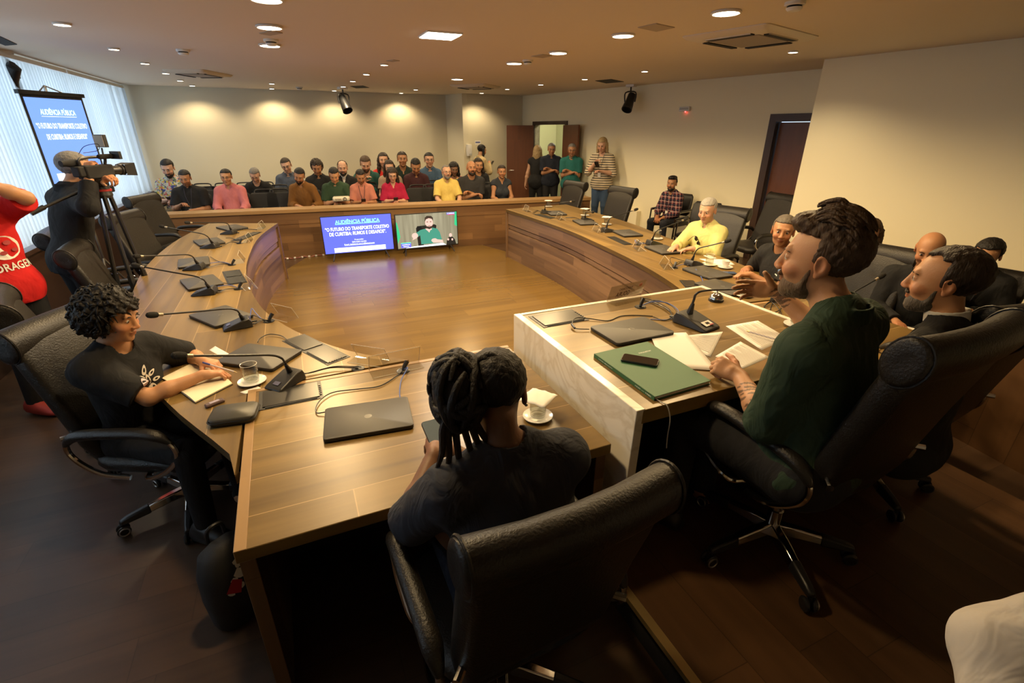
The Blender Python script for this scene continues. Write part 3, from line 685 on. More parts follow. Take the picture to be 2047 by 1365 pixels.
# ================================================================ laptops
def make_laptop(label):
    t = thing('laptop', (0, 0, 0), 0, label, 'laptop', 'closed laptops on the tables')
    m = MB(); m.loft([rrect(.345, .238, .012, .002), rrect(.35, .243, .014, .006), rrect(.35, .243, .014, .012)]); m.build('base', M['laptopb'], t)
    m = MB(); m.loft([rrect(.35, .243, .014, .0135), rrect(.35, .243, .014, .0195), rrect(.344, .237, .013, .0215)]); ld = m.build('lid', M['laptop'], t)
    m = MB(); m.lathe([(.013, .0216), (.0145, .0219), (.016, .0216)], seg=20); m.box((-.003, 0, .0217), (.0018, .014, .0006)); m.box((.003, -.001, .0217), (.0018, .012, .0006)); m.build('emblem', plain('lid_emblem', (.09, .085, .075), .3), ld)
    m = MB(); m.tube([(-.13, .119, .012), (.13, .119, .012)], .006); m.build('hinge', M['black'], t)
    return t
LAP0 = make_laptop('closed dark laptop on the lower desk in front of the person with dreadlocks')
def fitq(q, z):
    P = [at(x, y, z) for x, y in q]; c = sum(P, Vector())/4; d = P[1]-P[0]; return c, math.atan2(d.y, d.x)
def zoomq(q, ox, oy, s): return [(ox+a/s, oy+b/s) for a, b in q]
# corners: the sitter's edge first, then on round
c, a = fitq([(648, 884), (834, 853), (804, 794), (653.6, 814)], TZ+.015); LAP0.location = (c.x, c.y, TZ); LAP0.rotation_euler.z = a
LAPS = {}
def laptop(key, c, a, label, z=TZ):
    LAPS[key] = dup(LAP0, (c.x, c.y, z), a, label); return LAPS[key]
ZL = (230, 420, 4.875)
lapq = [([(1000, 190), (1190, 200), (1285, 145), (1080, 140)], 'closed laptop at the far rail end of the window side table', 100),
        ([(768, 350), (990, 325), (1050, 275), (850, 280)], 'closed laptop second from the rail end of the window side table', 95),
        ([(620, 570), (870, 540), (905, 455), (670, 462)], 'closed laptop third from the rail end of the window side table', 90),
        ([(695, 785), (920, 740), (1000, 640), (745, 645)], 'closed laptop beside the open double hatch on the window side table', 82),
        ([(910, 1135), (1250, 1060), (1145, 920), (820, 1010)], 'closed laptop in front of the curly haired writer, next to a microphone', 62)]
for k, (q, l, ang) in enumerate(lapq):
    c, a = fitq(zoomq(q, *ZL), TZ+.015)
    laptop('L%d' % k, c, R({0: -62, 1: -72, 2: -82, 3: -72, 4: -58}[k]) , l)
c, a = fitq(zoomq([(795, 1000), (1060, 1115), (1270, 1040), (1035, 910)], 230, 430, 3.591), TZ+.015); laptop('L5', c, R(-38), 'closed laptop between the notebook of the writer and a double hatch')
c, a = fitq([(1175, 655), (1231, 690), (1350, 665), (1293, 632)], PZ+.015); laptop('P', c, R(1), 'closed dark laptop on the marble edged desk behind the green book', PZ)
ZA = (960, 380, 3.791)
for k, (q, l, ang) in enumerate([([(560, 193), (660, 185), (580, 152), (490, 160)], 'closed laptop at the far end of the door side table', 78), ([(785, 265), (890, 255), (800, 220), (705, 225)], 'closed laptop second from the far end of the door side table', 78),
        ([(1120, 352), (1225, 340), (1110, 303), (1000, 305)], 'closed laptop at the third place of the door side table', 80), ([(1390, 480), (1510, 465), (1385, 420), (1270, 430)], 'closed laptop beside the cup of the person in pale yellow', 82),
        ([(1700, 665), (1840, 660), (1760, 585), (1580, 580)], 'closed laptop by the clasped hands of the person in the black tee', 88), ([(1800, 780), (1960, 780), (1890, 690), (1705, 690)], 'closed laptop just behind the marble edge at the bell', 95)]):
    c, a = fitq(zoomq(q, *ZA), TZ+.015); laptop('R%d' % k, c, R(ang), l)
# ================================================================ gooseneck microphones
def mic(neck, bend, tip, zt, face, label, led=None, z=TZ, tipw=None, cable=None, sub=8):
    """neck/bend/tip are picture columns and rows of the photo; tip height zt above the table; face = heading of the sloped front"""
    nb = at(*neck, z+.05); root = thing('desk_microphone', (nb.x, nb.y, z), face, label, 'microphone', 'gooseneck desk microphones')
    m = MB()      # wedge: high at the back, sloped plate to the front (-Y)
    m.loft([[Vector((x*w_, y, zz)) for x, zz in ((-1, .002), (1, .002), (.86, h_), (-.86, h_))] for y, w_, h_ in ((.045, .050, .03), (.03, .054, .056), (.0, .055, .052), (-.105, .058, .017), (-.118, .052, .010))])
    b = m.build('base', M['micbase'], root, bevel=.004)
    m = MB(); m.box((0, -.085, .0262), (.035, .022, .002), (R(18.5), 0, 0)); m.build('control_strip', M['micplate'], b)
    inv = Matrix.Rotation(-face, 3, 'Z')
    bz = at(*bend, z+.15); top = Vector((0, 0, .05))
    bl = inv @ (bz-Vector((nb.x, nb.y, z)))
    T = tipw if tipw is not None else at(*tip, z+zt); tl = inv @ (T-Vector((nb.x, nb.y, z)))
    mid = bl.lerp(tl, .12); mid.z += .012
    pts = [top, top.lerp(bl, .55)+Vector((0, 0, .01)), bl, mid, bl.lerp(tl, .5)+Vector((0, 0, .006)), tl]
    m = MB(); m.tube(pts, .0052, 8, sub=sub); m.lathe([(.016, .04), (.012, .07), (.007, .12)], (0, 0, 0), seg=12) if False else None
    m.tube([top-Vector((0, 0, .004)), top.lerp(bl, .5)], [.015, .007], 10); m.build('gooseneck', M['black'], root)
    d = (tl-bl.lerp(tl, .7)).normalized(); ax = d.to_track_quat('Z', 'Y').to_matrix()
    m = MB(); m.lathe([(.006, -.028), (.0085, -.026), (.0085, -.006), (.006, -.004)], tl, seg=14, axis=ax); m.build('light_ring', led or M['micring'], root)
    m = MB(); m.lathe([(.007, -.006), (.014, .0), (.0165, .014), (.0165, .03), (.013, .044), (.006, .05), (.001, .051)], tl, seg=16, axis=ax); m.build('windscreen', M['foam'], root)
    if cable:
        g = [inv @ (at(x, y, z+zz)-Vector((nb.x, nb.y, z))) for x, y, zz in cable]
        m = MB(); m.tube([Vector((-.02, .045, .014))]+g, .0032, 6, sub=6); m.tube([Vector((.02, .045, .014))]+[p+Vector((.012, .012, .004)) for p in g], .0026, 6, sub=6)
        m.tube([Vector((-.02, .043, .014)), Vector((-.022, .075, .012))], .006, 8); m.build('cable', M['black'], root)
    return root
M['micbase'] = plain('mic_base', (.020, .019, .018), .38); M['micplate'] = plain('mic_plate', (.10, .10, .16), .3); M['micring'] = plain('mic_ring', (.45, .38, .28), .35, metal=.7); M['foam'] = plain('foam', (.012, .011, .010), .95, bump=.6, bscale=700)
def zl(x, y): return (230+x/4.875, 420+y/4.875)
def za(x, y): return (960+x/3.791, 380+y/3.791)
MIC = [
 (zl(1130, 190), zl(1098, 135), (378.7, 445), .23, R(-115), 'gooseneck microphone at the rail end of the window side table', [(*zl(1200, 190), .01), (*zl(1290, 185), .01), (*zl(1380, 190), .005)]),
 (zl(950, 320), zl(890, 250), (328.5, 453.4), .24, R(-112), 'gooseneck microphone second from the rail end of the window side table', [(*zl(1060, 340), .01), (*zl(1130, 310), .012), (*zl(1220, 325), .004)]),
 (zl(805, 520), zl(745, 447), (279, 512), .25, R(-105), 'gooseneck microphone third from the rail end of the window side table', [(*zl(900, 560), .01), (*zl(1030, 525), .012), (*zl(1140, 535), .004)]),
 (zl(915, 750), zl(855, 675), (279, 532), .26, R(-100), 'gooseneck microphone beside the open double hatch of the window side table', [(*zl(1010, 800), .01), (*zl(1080, 770), .012), (*zl(1200, 765), .004)]),
 (zl(1245, 1055), zl(1180, 975), (314, 629), .25, R(-82), 'gooseneck microphone whose foam tip points at the curly haired writer', [(*zl(1340, 1110), .01), (*zl(1420, 1075), .012), (*zl(1500, 1080), .004)]),
 ((580, 742), (561, 715), (371, 711), .27, R(-48), 'gooseneck microphone reaching over the notebook and the hands of the writer', [(620, 745, .01), (660, 735, .014), (700, 735, .01), (716, 736, .004)])]
for n_, b_, t_, zt, f_, l_, cb in MIC: mic(n_, b_, t_, zt, f_, l_, cable=cb)
mic(za(490, 150), za(492, 118), None, 0, R(82), 'gooseneck microphone at the far end of the door side table', tipw=at(1143, 402.5, TZ+.2), cable=[(*za(440, 155), .01), (*za(405, 175), .004)])
mic(za(795, 205), za(798, 175), None, 0, R(80), 'gooseneck microphone second from the far end of the door side table', tipw=at(1184, 424, TZ+.2), cable=[(*za(720, 210), .01), (*za(650, 210), .004)])
mic(za(955, 285), za(975, 222), None, 0, R(84), 'gooseneck microphone third from the far end, its tip before an empty chair', tipw=at(1268, 420, TZ+.25), cable=[(*za(920, 290), .01), (*za(900, 285), .004)])
mic(za(1300, 380), za(1330, 318), None, 0, R(88), 'gooseneck microphone pointing at the person in pale yellow', tipw=at(1367, 439.5, TZ+.25), cable=[(*za(1230, 400), .012), (*za(1205, 420), .004)])
mic(za(1605, 530), za(1640, 455), None, 0, R(94), 'gooseneck microphone beside the papers on the door side table', tipw=at(1450, 483, TZ+.26), cable=[(*za(1530, 545), .012), (*za(1470, 575), .004)])
mic((1560, 590), (1570, 560), None, 0, R(110), 'gooseneck microphone reaching past the chin of the person in green', tipw=at(1665, 510, TZ+.27))
mic((1700, 612), (1702, 590), None, 0, R(0), 'gooseneck microphone before the person in the dark suit', tipw=at(1757, 555, TZ+.25))
pm = mic((1378, 627), (1390, 592), None, 0, R(12), 'large gooseneck microphone with a lit red ring on the marble edged desk', led=glow('mic_red', (1, .08, .1), 5), z=PZ, tipw=at(1526, 579, PZ+.20), cable=[(1352, 637, .01), (1345, 625, .012), (1320, 612, .01), (1300, 608, .004)])
pm.scale = (1.28, 1.28, 1.1)
m = MB(); m.box((0, -.088, .028), (.05, .03, .002), (R(18.5), 0, 0)); m.build('sticker', M['paper'], pm)
m = MB(); m.box((.0, -.088, .0294), (.02, .012, .001), (R(18.5), 0, 0)); m.build('sticker_mark', M['blackmatte'], pm)
m = MB(); m.box((.012, -.1, .0255), (.024, .006, .001), (R(18.5), 0, 0)); m.build('sticker_stripe', plain('sticker_red', (.5, .1, .12), .5), pm)
# ================================================================ hatches (cable flaps)
def hatch(q, z, label, double=False):
    P = [at(x, y, z) for x, y in q]; c = sum(P, Vector())/4; d = P[1]-P[0]; a = math.atan2(d.y, d.x); w_ = ((P[1]-P[0]).length+(P[2]-P[3]).length)/2; e_ = ((P[3]-P[0]).length+(P[2]-P[1]).length)/2
    t = thing('cable_hatch', (c.x, c.y, z), a, label, 'cable hatch', 'cable hatches in the tables')
    m = MB(); m.box((0, 0, .001), (w_, e_, .003)); m.build('frame', M['black'], t, bevel=.001)
    n_ = 2 if double else 1
    for k in range(n_):
        ww = w_/n_; x = -w_/2+ww*(k+.5)
        m = MB(); m.box((x, 0, .0045), (ww*.88, e_*.80, .004)); m.build('flap', M['hatch'], t, bevel=.001)
        m = MB(); m.box((x, -e_*.43, .0035), (ww*.8, e_*.07, .003)); m.build('slot', M['blackmatte'], t)
    m = MB()
    for k in range(6): m.box((w_*.465, -e_*.3+k*e_*.1, .005), (w_*.035, e_*.04, .003))
    m.build('rib_strip', M['black'], t)
    return t
hatch([(516, 822), (646, 796), (642, 762), (519, 783)], TZ, 'dark cable hatch at the back corner of the lower desk')
hatch([(1086, 656), (1178, 640), (1144, 619), (1056, 632)], PZ, 'dark cable hatch at the back corner of the marble edged desk')
hatch(zoomq([(1200, 905), (1525, 1080), (1680, 1020), (1365, 850)], 230, 430, 3.591), TZ, 'open double cable hatch nearest the writer on the window side table', True)
hatch(zoomq([(1110, 740), (1045, 600), (1225, 580), (1270, 700)], *ZL), TZ, 'open double cable hatch halfway along the window side table', True)
hatch(zoomq([(1265, 300), (1180, 300), (1290, 215), (1395, 215)], *ZL), TZ, 'closed cable hatch near the rail end of the window side table')
hatch(zoomq([(405, 185), (520, 215), (580, 215), (450, 178)], *ZA), TZ, 'closed cable hatch near the far end of the door side table')
hatch(zoomq([(960, 355), (1100, 420), (1155, 410), (1010, 350)], *ZA), TZ, 'closed cable hatch halfway along the door side table')
hatch(zoomq([(1510, 685), (1560, 745), (1670, 735), (1600, 683)], *ZA), TZ, 'closed cable hatch close to the marble edged desk on the door side table')
# ================================================================ clear name holders
def holder(px, z, face, label, w_=.2, h=.085):
    c = at(*px, z); t = thing('name_holder', (c.x, c.y, z), face, label, 'name holder', 'clear acrylic name holders')
    pr = [(-.05, .003), (.03, .003), (.038, .006), (.0, h)]           # foot then leaning upright
    m = MB(); m.keep = True
    m.grid([[Vector((-w_/2, y, zz)), Vector((w_/2, y, zz))] for y, zz in pr]); o = m.build('sheet', M['acrylic'], t)
    m = MB()
    for x in (-w_/2, w_/2): m.tube([(x, -.0, h), (x, .038, .006)], .0014, 5)
    m.tube([(-w_/2, 0, h), (w_/2, 0, h)], .0014, 5); m.tube([(-w_/2, -.05, .004), (w_/2, -.05, .004)], .0014, 5); m.build('bright_edge', plain('acrylic_edge', (.62, .58, .5), .25), t)
    return t
for q, f, l in [(zl(1425, 180), -100, 'clear name holder at the rail end of the window side table'), (zl(1300, 305), -96, 'clear name holder second from the rail end of the window side table'), (zl(1222, 500), -90, 'clear name holder third from the rail end of the window side table'),
        (zl(1310, 750), -74, 'clear name holder beside the double hatch halfway along the window side table'), (zl(1640, 1050), -52, 'clear name holder at the bend of the window side table, above a microphone'), ((738, 722), -42, 'clear name holder where the window side table meets the lower desk')]:
    holder(q, TZ, R(f), l)
holder((793, 738), TZ, R(4), 'clear name holder standing at the back edge of the lower desk', .26, .1)
for q, f, l in [(za(355, 160), 82, 'clear name holder at the far end of the door side table'), (za(605, 222), 78, 'clear name holder second from the far end of the door side table'), (za(890, 315), 76, 'clear name holder third from the far end of the door side table'),
        (za(1200, 450), 70, 'clear name holder fourth along the door side table, by a blue cable'), (za(1405, 585), 62, 'clear name holder of the door side table closest to the marble edged desk')]:
    holder(q, TZ, R(f), l)
# the speaker's plate: lettering faces the hall, so it reads mirrored from here
c = at(1256, 600, PZ); t = thing('name_plate', (c.x, c.y, PZ), R(9), 'clear name plate with a printed card, lettering reversed, on the marble edged desk', 'name plate')
m = MB(); m.keep = True; m.grid([[Vector((-.15, y, zz)), Vector((.15, y, zz))] for y, zz in ((-.05, .003), (.03, .003), (.035, .006), (.0, .11))]); o = m.build('sheet', M['acrylic'], t)
m = MB(); m.keep = True
A_ = Vector((0, .036, .008)); B_ = Vector((0, .0015, .108)); up_ = (B_-A_)
m.grid([[Vector((-.147, 0, 0))+A_, Vector((.147, 0, 0))+A_], [Vector((-.147, 0, 0))+B_, Vector((.147, 0, 0))+B_]]); cardm = plain('card', (.55, .50, .40), .7, Alpha=.55); m.build('card', cardm, t)
for txt, w_, h_, f in (('DEPUTADO', .11, .017, .68), ('GOURA', .115, .036, .33)):
    tm = fit_text(txt, w_, h_, .02); o_ = A_+up_*f+Vector((-.03 if txt == 'GOURA' else -.02, -.004, 0))
    tm.xf(frame3(o_, (-1, 0, 0), up_.normalized())); tm.build('lettering', plain('plate_ink', (.12, .08, .06), .6), t, smooth=0)
m = MB(); m.lathe([(.001, 0), (.013, 0), (.013, .001)], seg=18, axis=frame3((0, 0, 0), (-1, 0, 0), up_.normalized()).to_3x3()); m.xf(Matrix.Translation(A_+up_*.72+Vector((.105, -.004, 0)))); m.build('emblem', plain('plate_red', (.45, .16, .10), .6), t)
# ================================================================ crockery and small things
def glass_of_water(p, z, label, level=.5, napkin=False, saucer=True, h=.088, r=.037):
    t = thing('water_glass', (p.x, p.y, z+(.012 if saucer else .001)), rnd.uniform(0, 6), label, 'glass', 'water glasses')
    m = MB(); m.keep = True; m.lathe([(.001, .004), (r*.86, .004), (r*.9, .012), (r*.93, .013), (r, h), (r*.965, h), (r*.89, .013), (.001, .012)], seg=28); m.build('tumbler', M['glass'], t)
    m = MB(); m.lathe([(.001, .0125), (r*.885, .0125), (r*.89+.08*r*level, .013+(h-.013)*level), (.001, .013+(h-.013)*level)], seg=24); m.build('water', M['water'], t)
    m = MB(); m.tube([(r*.985*math.cos(a), r*.985*math.sin(a), h) for a in [2*math.pi*k/28 for k in range(28)]], .0012, 5, closed=True); m.tube([(r*.84*math.cos(a), r*.84*math.sin(a), .005) for a in [2*math.pi*k/28 for k in range(28)]], .0014, 5, closed=True); m.build('rim', plain('glass_rim', (.75, .73, .68), .1), t)
    if saucer: saucer_(p, z, label)
    if napkin: napkin_(p, z+(.012 if saucer else .001)+h, label)
    return t
def saucer_(p, z, of):
    t = thing('saucer', (p.x, p.y, z), 0, 'white saucer under the '+of, 'saucer', 'white saucers')
    m = MB(); m.lathe([(.001, .003), (.03, .003), (.034, .0), (.036, .003), (.055, .009), (.064, .013), (.063, .015), (.05, .011), (.034, .009), (.001, .009)], seg=28); m.build('dish', M['porcelain'], t)
    return t
def napkin_(p, z, of):
    m = MB(); m.keep = True; a0 = rnd.uniform(0, 6)
    P = []
    for i in range(9):
        P.append([])
        for j in range(9):
            x, y = -.06+i*.015, -.06+j*.015; d = max(0, math.hypot(x, y)-.038); P[-1].append(Vector((x, y, .003-.13*d+.002*math.sin(i*2+j))))
    m.grid(P); o = m.build('napkin', M['paper'], loc=(p.x, p.y, z), rotz=a0); o.modifiers.new('th', 'SOLIDIFY').thickness = .0015
    return tag(o, 'folded paper napkin over the '+of, 'napkin', 'paper napkins over glasses')
def cup(p, z, label, rz=0):
    t = thing('coffee_cup', (p.x, p.y, z+.011), rz, label, 'cup', 'white coffee cups')
    m = MB(); m.keep = True; m.lathe([(.001, .003), (.02, .003), (.022, .0), (.024, .004), (.031, .03), (.034, .055), (.032, .055), (.029, .03), (.001, .008)], seg=24); m.build('bowl', M['porcelain'], t)
    m = MB(); m.tube([(.030, 0, .046), (.046, 0, .046), (.05, 0, .034), (.045, 0, .020), (.028, 0, .016)], .0035, 8, sub=5); m.build('handle', M['porcelain'], t)
    saucer_(p, z, label)
glass_of_water(at(1075, 835, TZ), TZ, 'napkin covered glass beside the person with dreadlocks', .4, True)
glass_of_water(at(505, 765, TZ), TZ, 'half full water glass before the notebook of the writer', .5)
glass_of_water(at(1592, 652, PZ), PZ, 'water glass at the elbow of the person in green', .45)
glass_of_water(at(*za(517, 128), TZ), TZ, 'napkin covered glass farthest along the door side table', .6, True)
glass_of_water(at(*za(793, 195), TZ), TZ, 'napkin covered glass second along the door side table', .6, True)
glass_of_water(at(*za(958, 263), TZ), TZ, 'napkin covered glass third along the door side table', .6, True)
glass_of_water(at(*za(1340, 372), TZ), TZ, 'uncovered water glass before the person in pale yellow', .5)
glass_of_water(at(*za(1733, 570), TZ), TZ, 'water glass standing by the white papers on the door side table', .4)
glass_of_water(at(1487, 592, TZ), TZ, 'water glass just behind the marble edge near the bell', .3)
cup(at(*za(1516, 425), TZ), TZ, 'white coffee cup at the hands of the person in pale yellow', 2)
cup(at(*za(1855, 590), TZ), TZ, 'white coffee cup by the clasped hands in the black tee', 1)
def flat(name, q, z, label, cat, mat, th=.0012, bend=0, lines=None, group=None, nseg=8):
    P = [at(x, y, z) for x, y in q]; c = sum(P, Vector())/4; P = [p-c for p in P]
    m = MB(); G = []
    for i in range(nseg+1):
        f = i/nseg; a, b = P[0].lerp(P[3], f), P[1].lerp(P[2], f); row = []
        for j in range(nseg+1):
            p = a.lerp(b, j/nseg); p.z = .001+bend*(1-math.sin(math.pi*j/nseg))*f; row.append(p)
        G.append(row)
    m.grid(G); m.keep = True; o = m.build(name, mat, loc=c); o.modifiers.new('th', 'SOLIDIFY').thickness = th; o.modifiers['th'].offset = 1
    tag(o, label, cat, group)
    if lines:
        m = MB(); m.keep = True
        for f0, f1, j0, j1 in lines:
            A = [P[0].lerp(P[3], f) for f in (f0, f1)]; B = [P[1].lerp(P[2], f) for f in (f0, f1)]
            pts = []
            for k in (0, 1):
                r_ = []
                for j in range(5):
                    jj = j0+(j1-j0)*j/4; p = A[k].lerp(B[k], jj); p.z = .0013+th+bend*(1-math.sin(math.pi*jj))*f0; r_.append(p)
                pts.append(r_)
            m.grid(pts)
        m.build('printed_lines', plain('print_grey', (.36, .33, .30), .8), o)
    return o
ln = [(.12+.055*k, .135+.055*k, .08, .92 if k % 4 else .6) for k in range(14)]
flat('paper_sheet', [(1435, 741), (1327, 734), (1297, 665), (1371, 666)], PZ+.004, 'blank white sheet curling over the green book', 'paper', M['paper'], bend=.004)
flat('paper_sheet', [(1420, 714), (1354, 682), (1372, 671), (1445, 663)], PZ+.001, 'printed page half under the blank sheet by the wrist of the person in green', 'paper', M['paper'], lines=ln)
flat('paper_sheet', [(1486, 737), (1430, 712), (1480, 683), (1538, 714)], PZ, 'printed pages under the resting hand of the person in green', 'paper', M['paper'], th=.004, lines=ln)
flat('paper_stack', [(1523, 700), (1451, 652), (1515, 641), (1575, 676)], PZ, 'thick printed paper stack under the pen', 'paper', M['paper'], th=.008, lines=ln)
def pen(p, q, z, label, body, capm, r=.004):
    a, b = at(*p, z), at(*q, z); c = (a+b)/2; d = (b-a); t = thing('pen', (c.x, c.y, z+r), math.atan2(d.y, d.x), label, 'pen'); l = min(d.length, .16)/2
    m = MB(); m.tube([(-l*.8, 0, 0), (l*.8, 0, 0)], r, 8); m.build('barrel', body, t); m = MB(); m.tube([(l*.8, 0, 0), (l, 0, 0)], r*.9, 8); m.build('end_plug', capm, t); m = MB(); m.tube([(-l*.8, 0, 0), (-l*.95, 0, 0), (-l*1.02, 0, 0)], [r*.9, r*.6, .0006], 8); m.build('tip', M['brass'], t)
    return t
M['penblue'] = plain('pen_blue', (.04, .05, .25), .3); M['penclear'] = plain('pen_clear', (.55, .50, .52), .2)
pen((1492, 663), (1556, 681), PZ+.009, 'ballpoint pen lying on the thick paper stack', M['penclear'], M['penblue'])
# green book, phone on top
M['green'] = plain('green_cloth', (.035, .13, .055), .55, bump=.05, bscale=800); M['printwhite'] = plain('print_white', (.7, .72, .66), .7)
P = [at(x, y, PZ+.012) for x, y in ((1308, 796), (1421, 763), (1294, 684.5), (1187, 709))]; c = sum(P, Vector())/4
t = thing('book', (c.x, c.y, PZ), 0, 'large flat dark green book on the marble edged desk under a phone', 'book')
Q = [(p-c).xy for p in P]
m = MB(); m.prism(Q, .0, .0022); m.prism(Q, .0155, .018); lf = [Q[0], Q[3], Q[3]+(Q[2]-Q[3])*.01, Q[0]+(Q[1]-Q[0])*.01]; m.prism(lf, 0, .018); m.build('cover', M['green'], t, bevel=.001)
In = [sum(Q, Vector((0, 0)))/4+(q-sum(Q, Vector((0, 0)))/4)*.975 for q in Q]; m = MB(); m.prism(In, .002, .0157); m.build('pages', M['paper'], t)
dx = (Vector(Q[1])-Vector(Q[0])).to_3d().normalized(); dy = (Vector(Q[3])-Vector(Q[0])).to_3d().normalized()
tm = fit_text('PAULISTA²', .07, .011, .02); tm.xf(frame3(Vector(Q[3]).to_3d().lerp(Vector(Q[2]).to_3d(), .72)-dy*.09+Vector((0, 0, .0184)), dx, dy)); tm.build('cover_title', M['printwhite'], t, smooth=0)
for txt, f, w_ in (('CURITIBA  BELA E JUSTA', .78, .11), ('1930 — 1980', .16, .10)):
    tm = fit_text(txt, w_, .006, .02); tm.xf(frame3(Vector(Q[0]).to_3d().lerp(Vector(Q[3]).to_3d(), f)-dx*.0008+Vector((0, 0, .009)), -dy, (0, 0, 1))); tm.build('spine_lettering', M['printwhite'], t, smooth=0)
e = Vector(Q[0]).to_3d()
m = MB(); m.tube([e+Vector((.01, .02, .004)), e+Vector((.015, -.02, .004)), e+Vector((.022, -.05, -.0)), e+Vector((.03, -.066, -.05)), e+Vector((.026, -.07, -.12)), e+Vector((.03, -.07, -.18))], .0022, 6, sub=6); m.build('ribbon', plain('ribbon_grey', (.45, .42, .36), .7), t)
def phone(p, z, rz, label, rx=0, screen=None, w_=.074, l_=.158):
    t = thing('phone', (p.x, p.y, z), rz, label, 'phone'); t.rotation_euler.x = rx
    m = MB(); m.loft([rrect(w_, l_, .012, 0), rrect(w_, l_, .012, .009)]); m.build('case', M['black'], t, bevel=.0015)
    m = MB(); m.loft([rrect(w_*.94, l_*.96, .010, .009), rrect(w_*.94, l_*.96, .010, .0096)]); m.build('screen', screen or M['scr'], t)
    return t
M['scr'] = plain('phone_screen', (.02, .014, .012), .08)
pp = [at(x, y, PZ+.022) for x, y in ((1322, 737), (1236, 722), (1240, 703), (1322, 722))]; c = sum(pp, Vector())/4; d = pp[0]-pp[1]
phone(c, PZ+.019, math.atan2(d.y, d.x)-R(90), 'black phone lying on the green book')
c = at(*za(1865, 633), TZ); phone(c, TZ+.001, R(62), 'blue lit phone beside the laptop near the clasped hands', screen=plain('phone_blue', (.05, .08, .16), .2))
# bell
c = at(1431, 601, PZ); t = thing('desk_bell', (c.x, c.y, PZ), 0, 'silver desk bell on a black foot near the far marble corner', 'bell')
m = MB(); m.lathe([(.001, 0), (.043, 0), (.045, .004), (.044, .010), (.03, .012)], seg=28); m.build('foot', M['black'], t)
m = MB(); m.lathe([(.034, .012), (.042, .014), (.041, .020), (.034, .036), (.022, .046), (.006, .049), (.001, .049)], seg=28); m.build('dome', M['chrome'], t)
m = MB(); m.tube([(0, 0, .048), (0, 0, .058)], .004); m.lathe([(.001, .058), (.008, .058), (.007, .062), (.001, .063)], seg=14); m.build('button', M['chrome'], t)
# cable grommets with leads
def grommet(px, z, label, lead=None, blue=None, plug=True):
    c = at(*px, z); t = thing('cable_grommet', (c.x, c.y, z), 0, label, 'cable grommet', 'round cable grommets')
    m = MB(); m.lathe([(.001, .002), (.024, .002), (.032, .004), (.033, .001)], seg=22); m.build('cap', M['black'], t)
    if plug: m = MB(); m.tube([(0, 0, .004), (.012, .008, .025), (.028, .016, .045)], [.008, .011, .012], 8, sub=4); m.build('plug', M['black'], t)
    for nm, pts, mt, r_ in (('lead', lead, M['black'], .0028), ('network_lead', blue, M['blue'], .0026)):
        if pts:
            m = MB(); m.tube([(0, 0, .006)]+[at(x, y, z+zz)-Vector((c.x, c.y, z)) for x, y, zz in pts], r_, 6, sub=8); m.build(nm, mt, t)
grommet((1280, 614), PZ, 'round cable grommet with a bundle of leads behind the large microphone', [(1310, 600, .03), (1340, 610, .03), (1352, 625, .02), (1330, 640, .006), (1306, 633, .006)], [(1305, 603, .035), (1335, 606, .035), (1356, 622, .02), (1340, 638, .006), (1300, 638, .004)])
grommet((806, 742), TZ, 'round cable grommet on the lower desk with a long lead to the laptop', [(792, 752, .006), (760, 771, .006), (720, 777, .006), (670, 783, .008), (645, 795, .010), (632, 812, .010), (634, 825, .008), (652, 823, .012)], [(815, 735, .03), (802, 760, .01), (799, 790, .006), (806, 805, .006)])
grommet((716, 737), TZ, 'round cable grommet where the window side table meets the lower desk', None, None, False)
grommet(zl(1500, 1085), TZ, 'round cable grommet with a plug beside the name holder near the writer', [(*zl(1430, 1060), .015), (*zl(1350, 1025), .02), (*zl(1270, 1040), .02)], [(*zl(1430, 1060), .012), (*zl(1370, 1000), .03), (*zl(1330, 960), .05), (*zl(1310, 1060), .006), (*zl(1260, 1075), .006)])
grommet(zl(1205, 770), TZ, 'round cable grommet by the double hatch halfway along the window side table', [(*zl(1110, 720), .01), (*zl(960, 695), .012), (*zl(880, 705), .02), (*zl(880, 740), .02)], [(*zl(1120, 730), .01), (*zl(1000, 745), .012)])
grommet(zl(1140, 535), TZ, 'round cable grommet third from the rail on the window side table', [(*zl(1010, 500), .01), (*zl(930, 455), .012)], [(*zl(1040, 505), .01), (*zl(900, 520), .012)])
grommet(zl(1215, 325), TZ, 'round cable grommet second from the rail on the window side table', [(*zl(1150, 275), .01), (*zl(1080, 270), .01)], None)
grommet(za(1470, 590), TZ, 'round cable grommet before the papers on the door side table', [(*za(1440, 540), .03), (*za(1450, 510), .04), (*za(1520, 530), .02), (*za(1570, 545), .012)], [(*za(1540, 560), .012), (*za(1590, 560), .012)])
grommet(za(1190, 415), TZ, 'round cable grommet fourth along the door side table', [(*za(1240, 395), .012)], [(*za(1175, 375), .05), (*za(1180, 400), .02), (*za(1250, 405), .012)])
t = thing('cable_coil', (0, 0, 0), 0, 'tangled black cable lying beyond the marble edge near the glass of the person in green', 'cable')
m = MB(); q = [(1527, 612), (1550, 600), (1562, 615), (1545, 625), (1527, 618), (1540, 603), (1560, 622), (1558, 640), (1540, 632), (1545, 606), (1562, 612), (1556, 632), (1575, 640)]
m.tube([at(x, y, TZ+.008+.01*(k % 3)) for k, (x, y) in enumerate(q)], .0032, 6, sub=6); m.build('lead', M['black'], t)
t2 = thing('laptop_lead', (0, 0, 0), 0, 'black charging lead curving from the hatch to the laptop near the writer', 'cable')
m = MB(); m.tube([at(*q, TZ+zz) for q, zz in (((575, 680), .006), ((562, 671), .01), ((538, 668), .012), ((520, 676), .02), ((515, 684), .022))], .0028, 6, sub=6); m.build('lead', M['black'], t2)
t2 = thing('laptop_lead', (0, 0, 0), 0, 'black charging lead looping from the hatch to the laptop on the marble edged desk', 'cable')
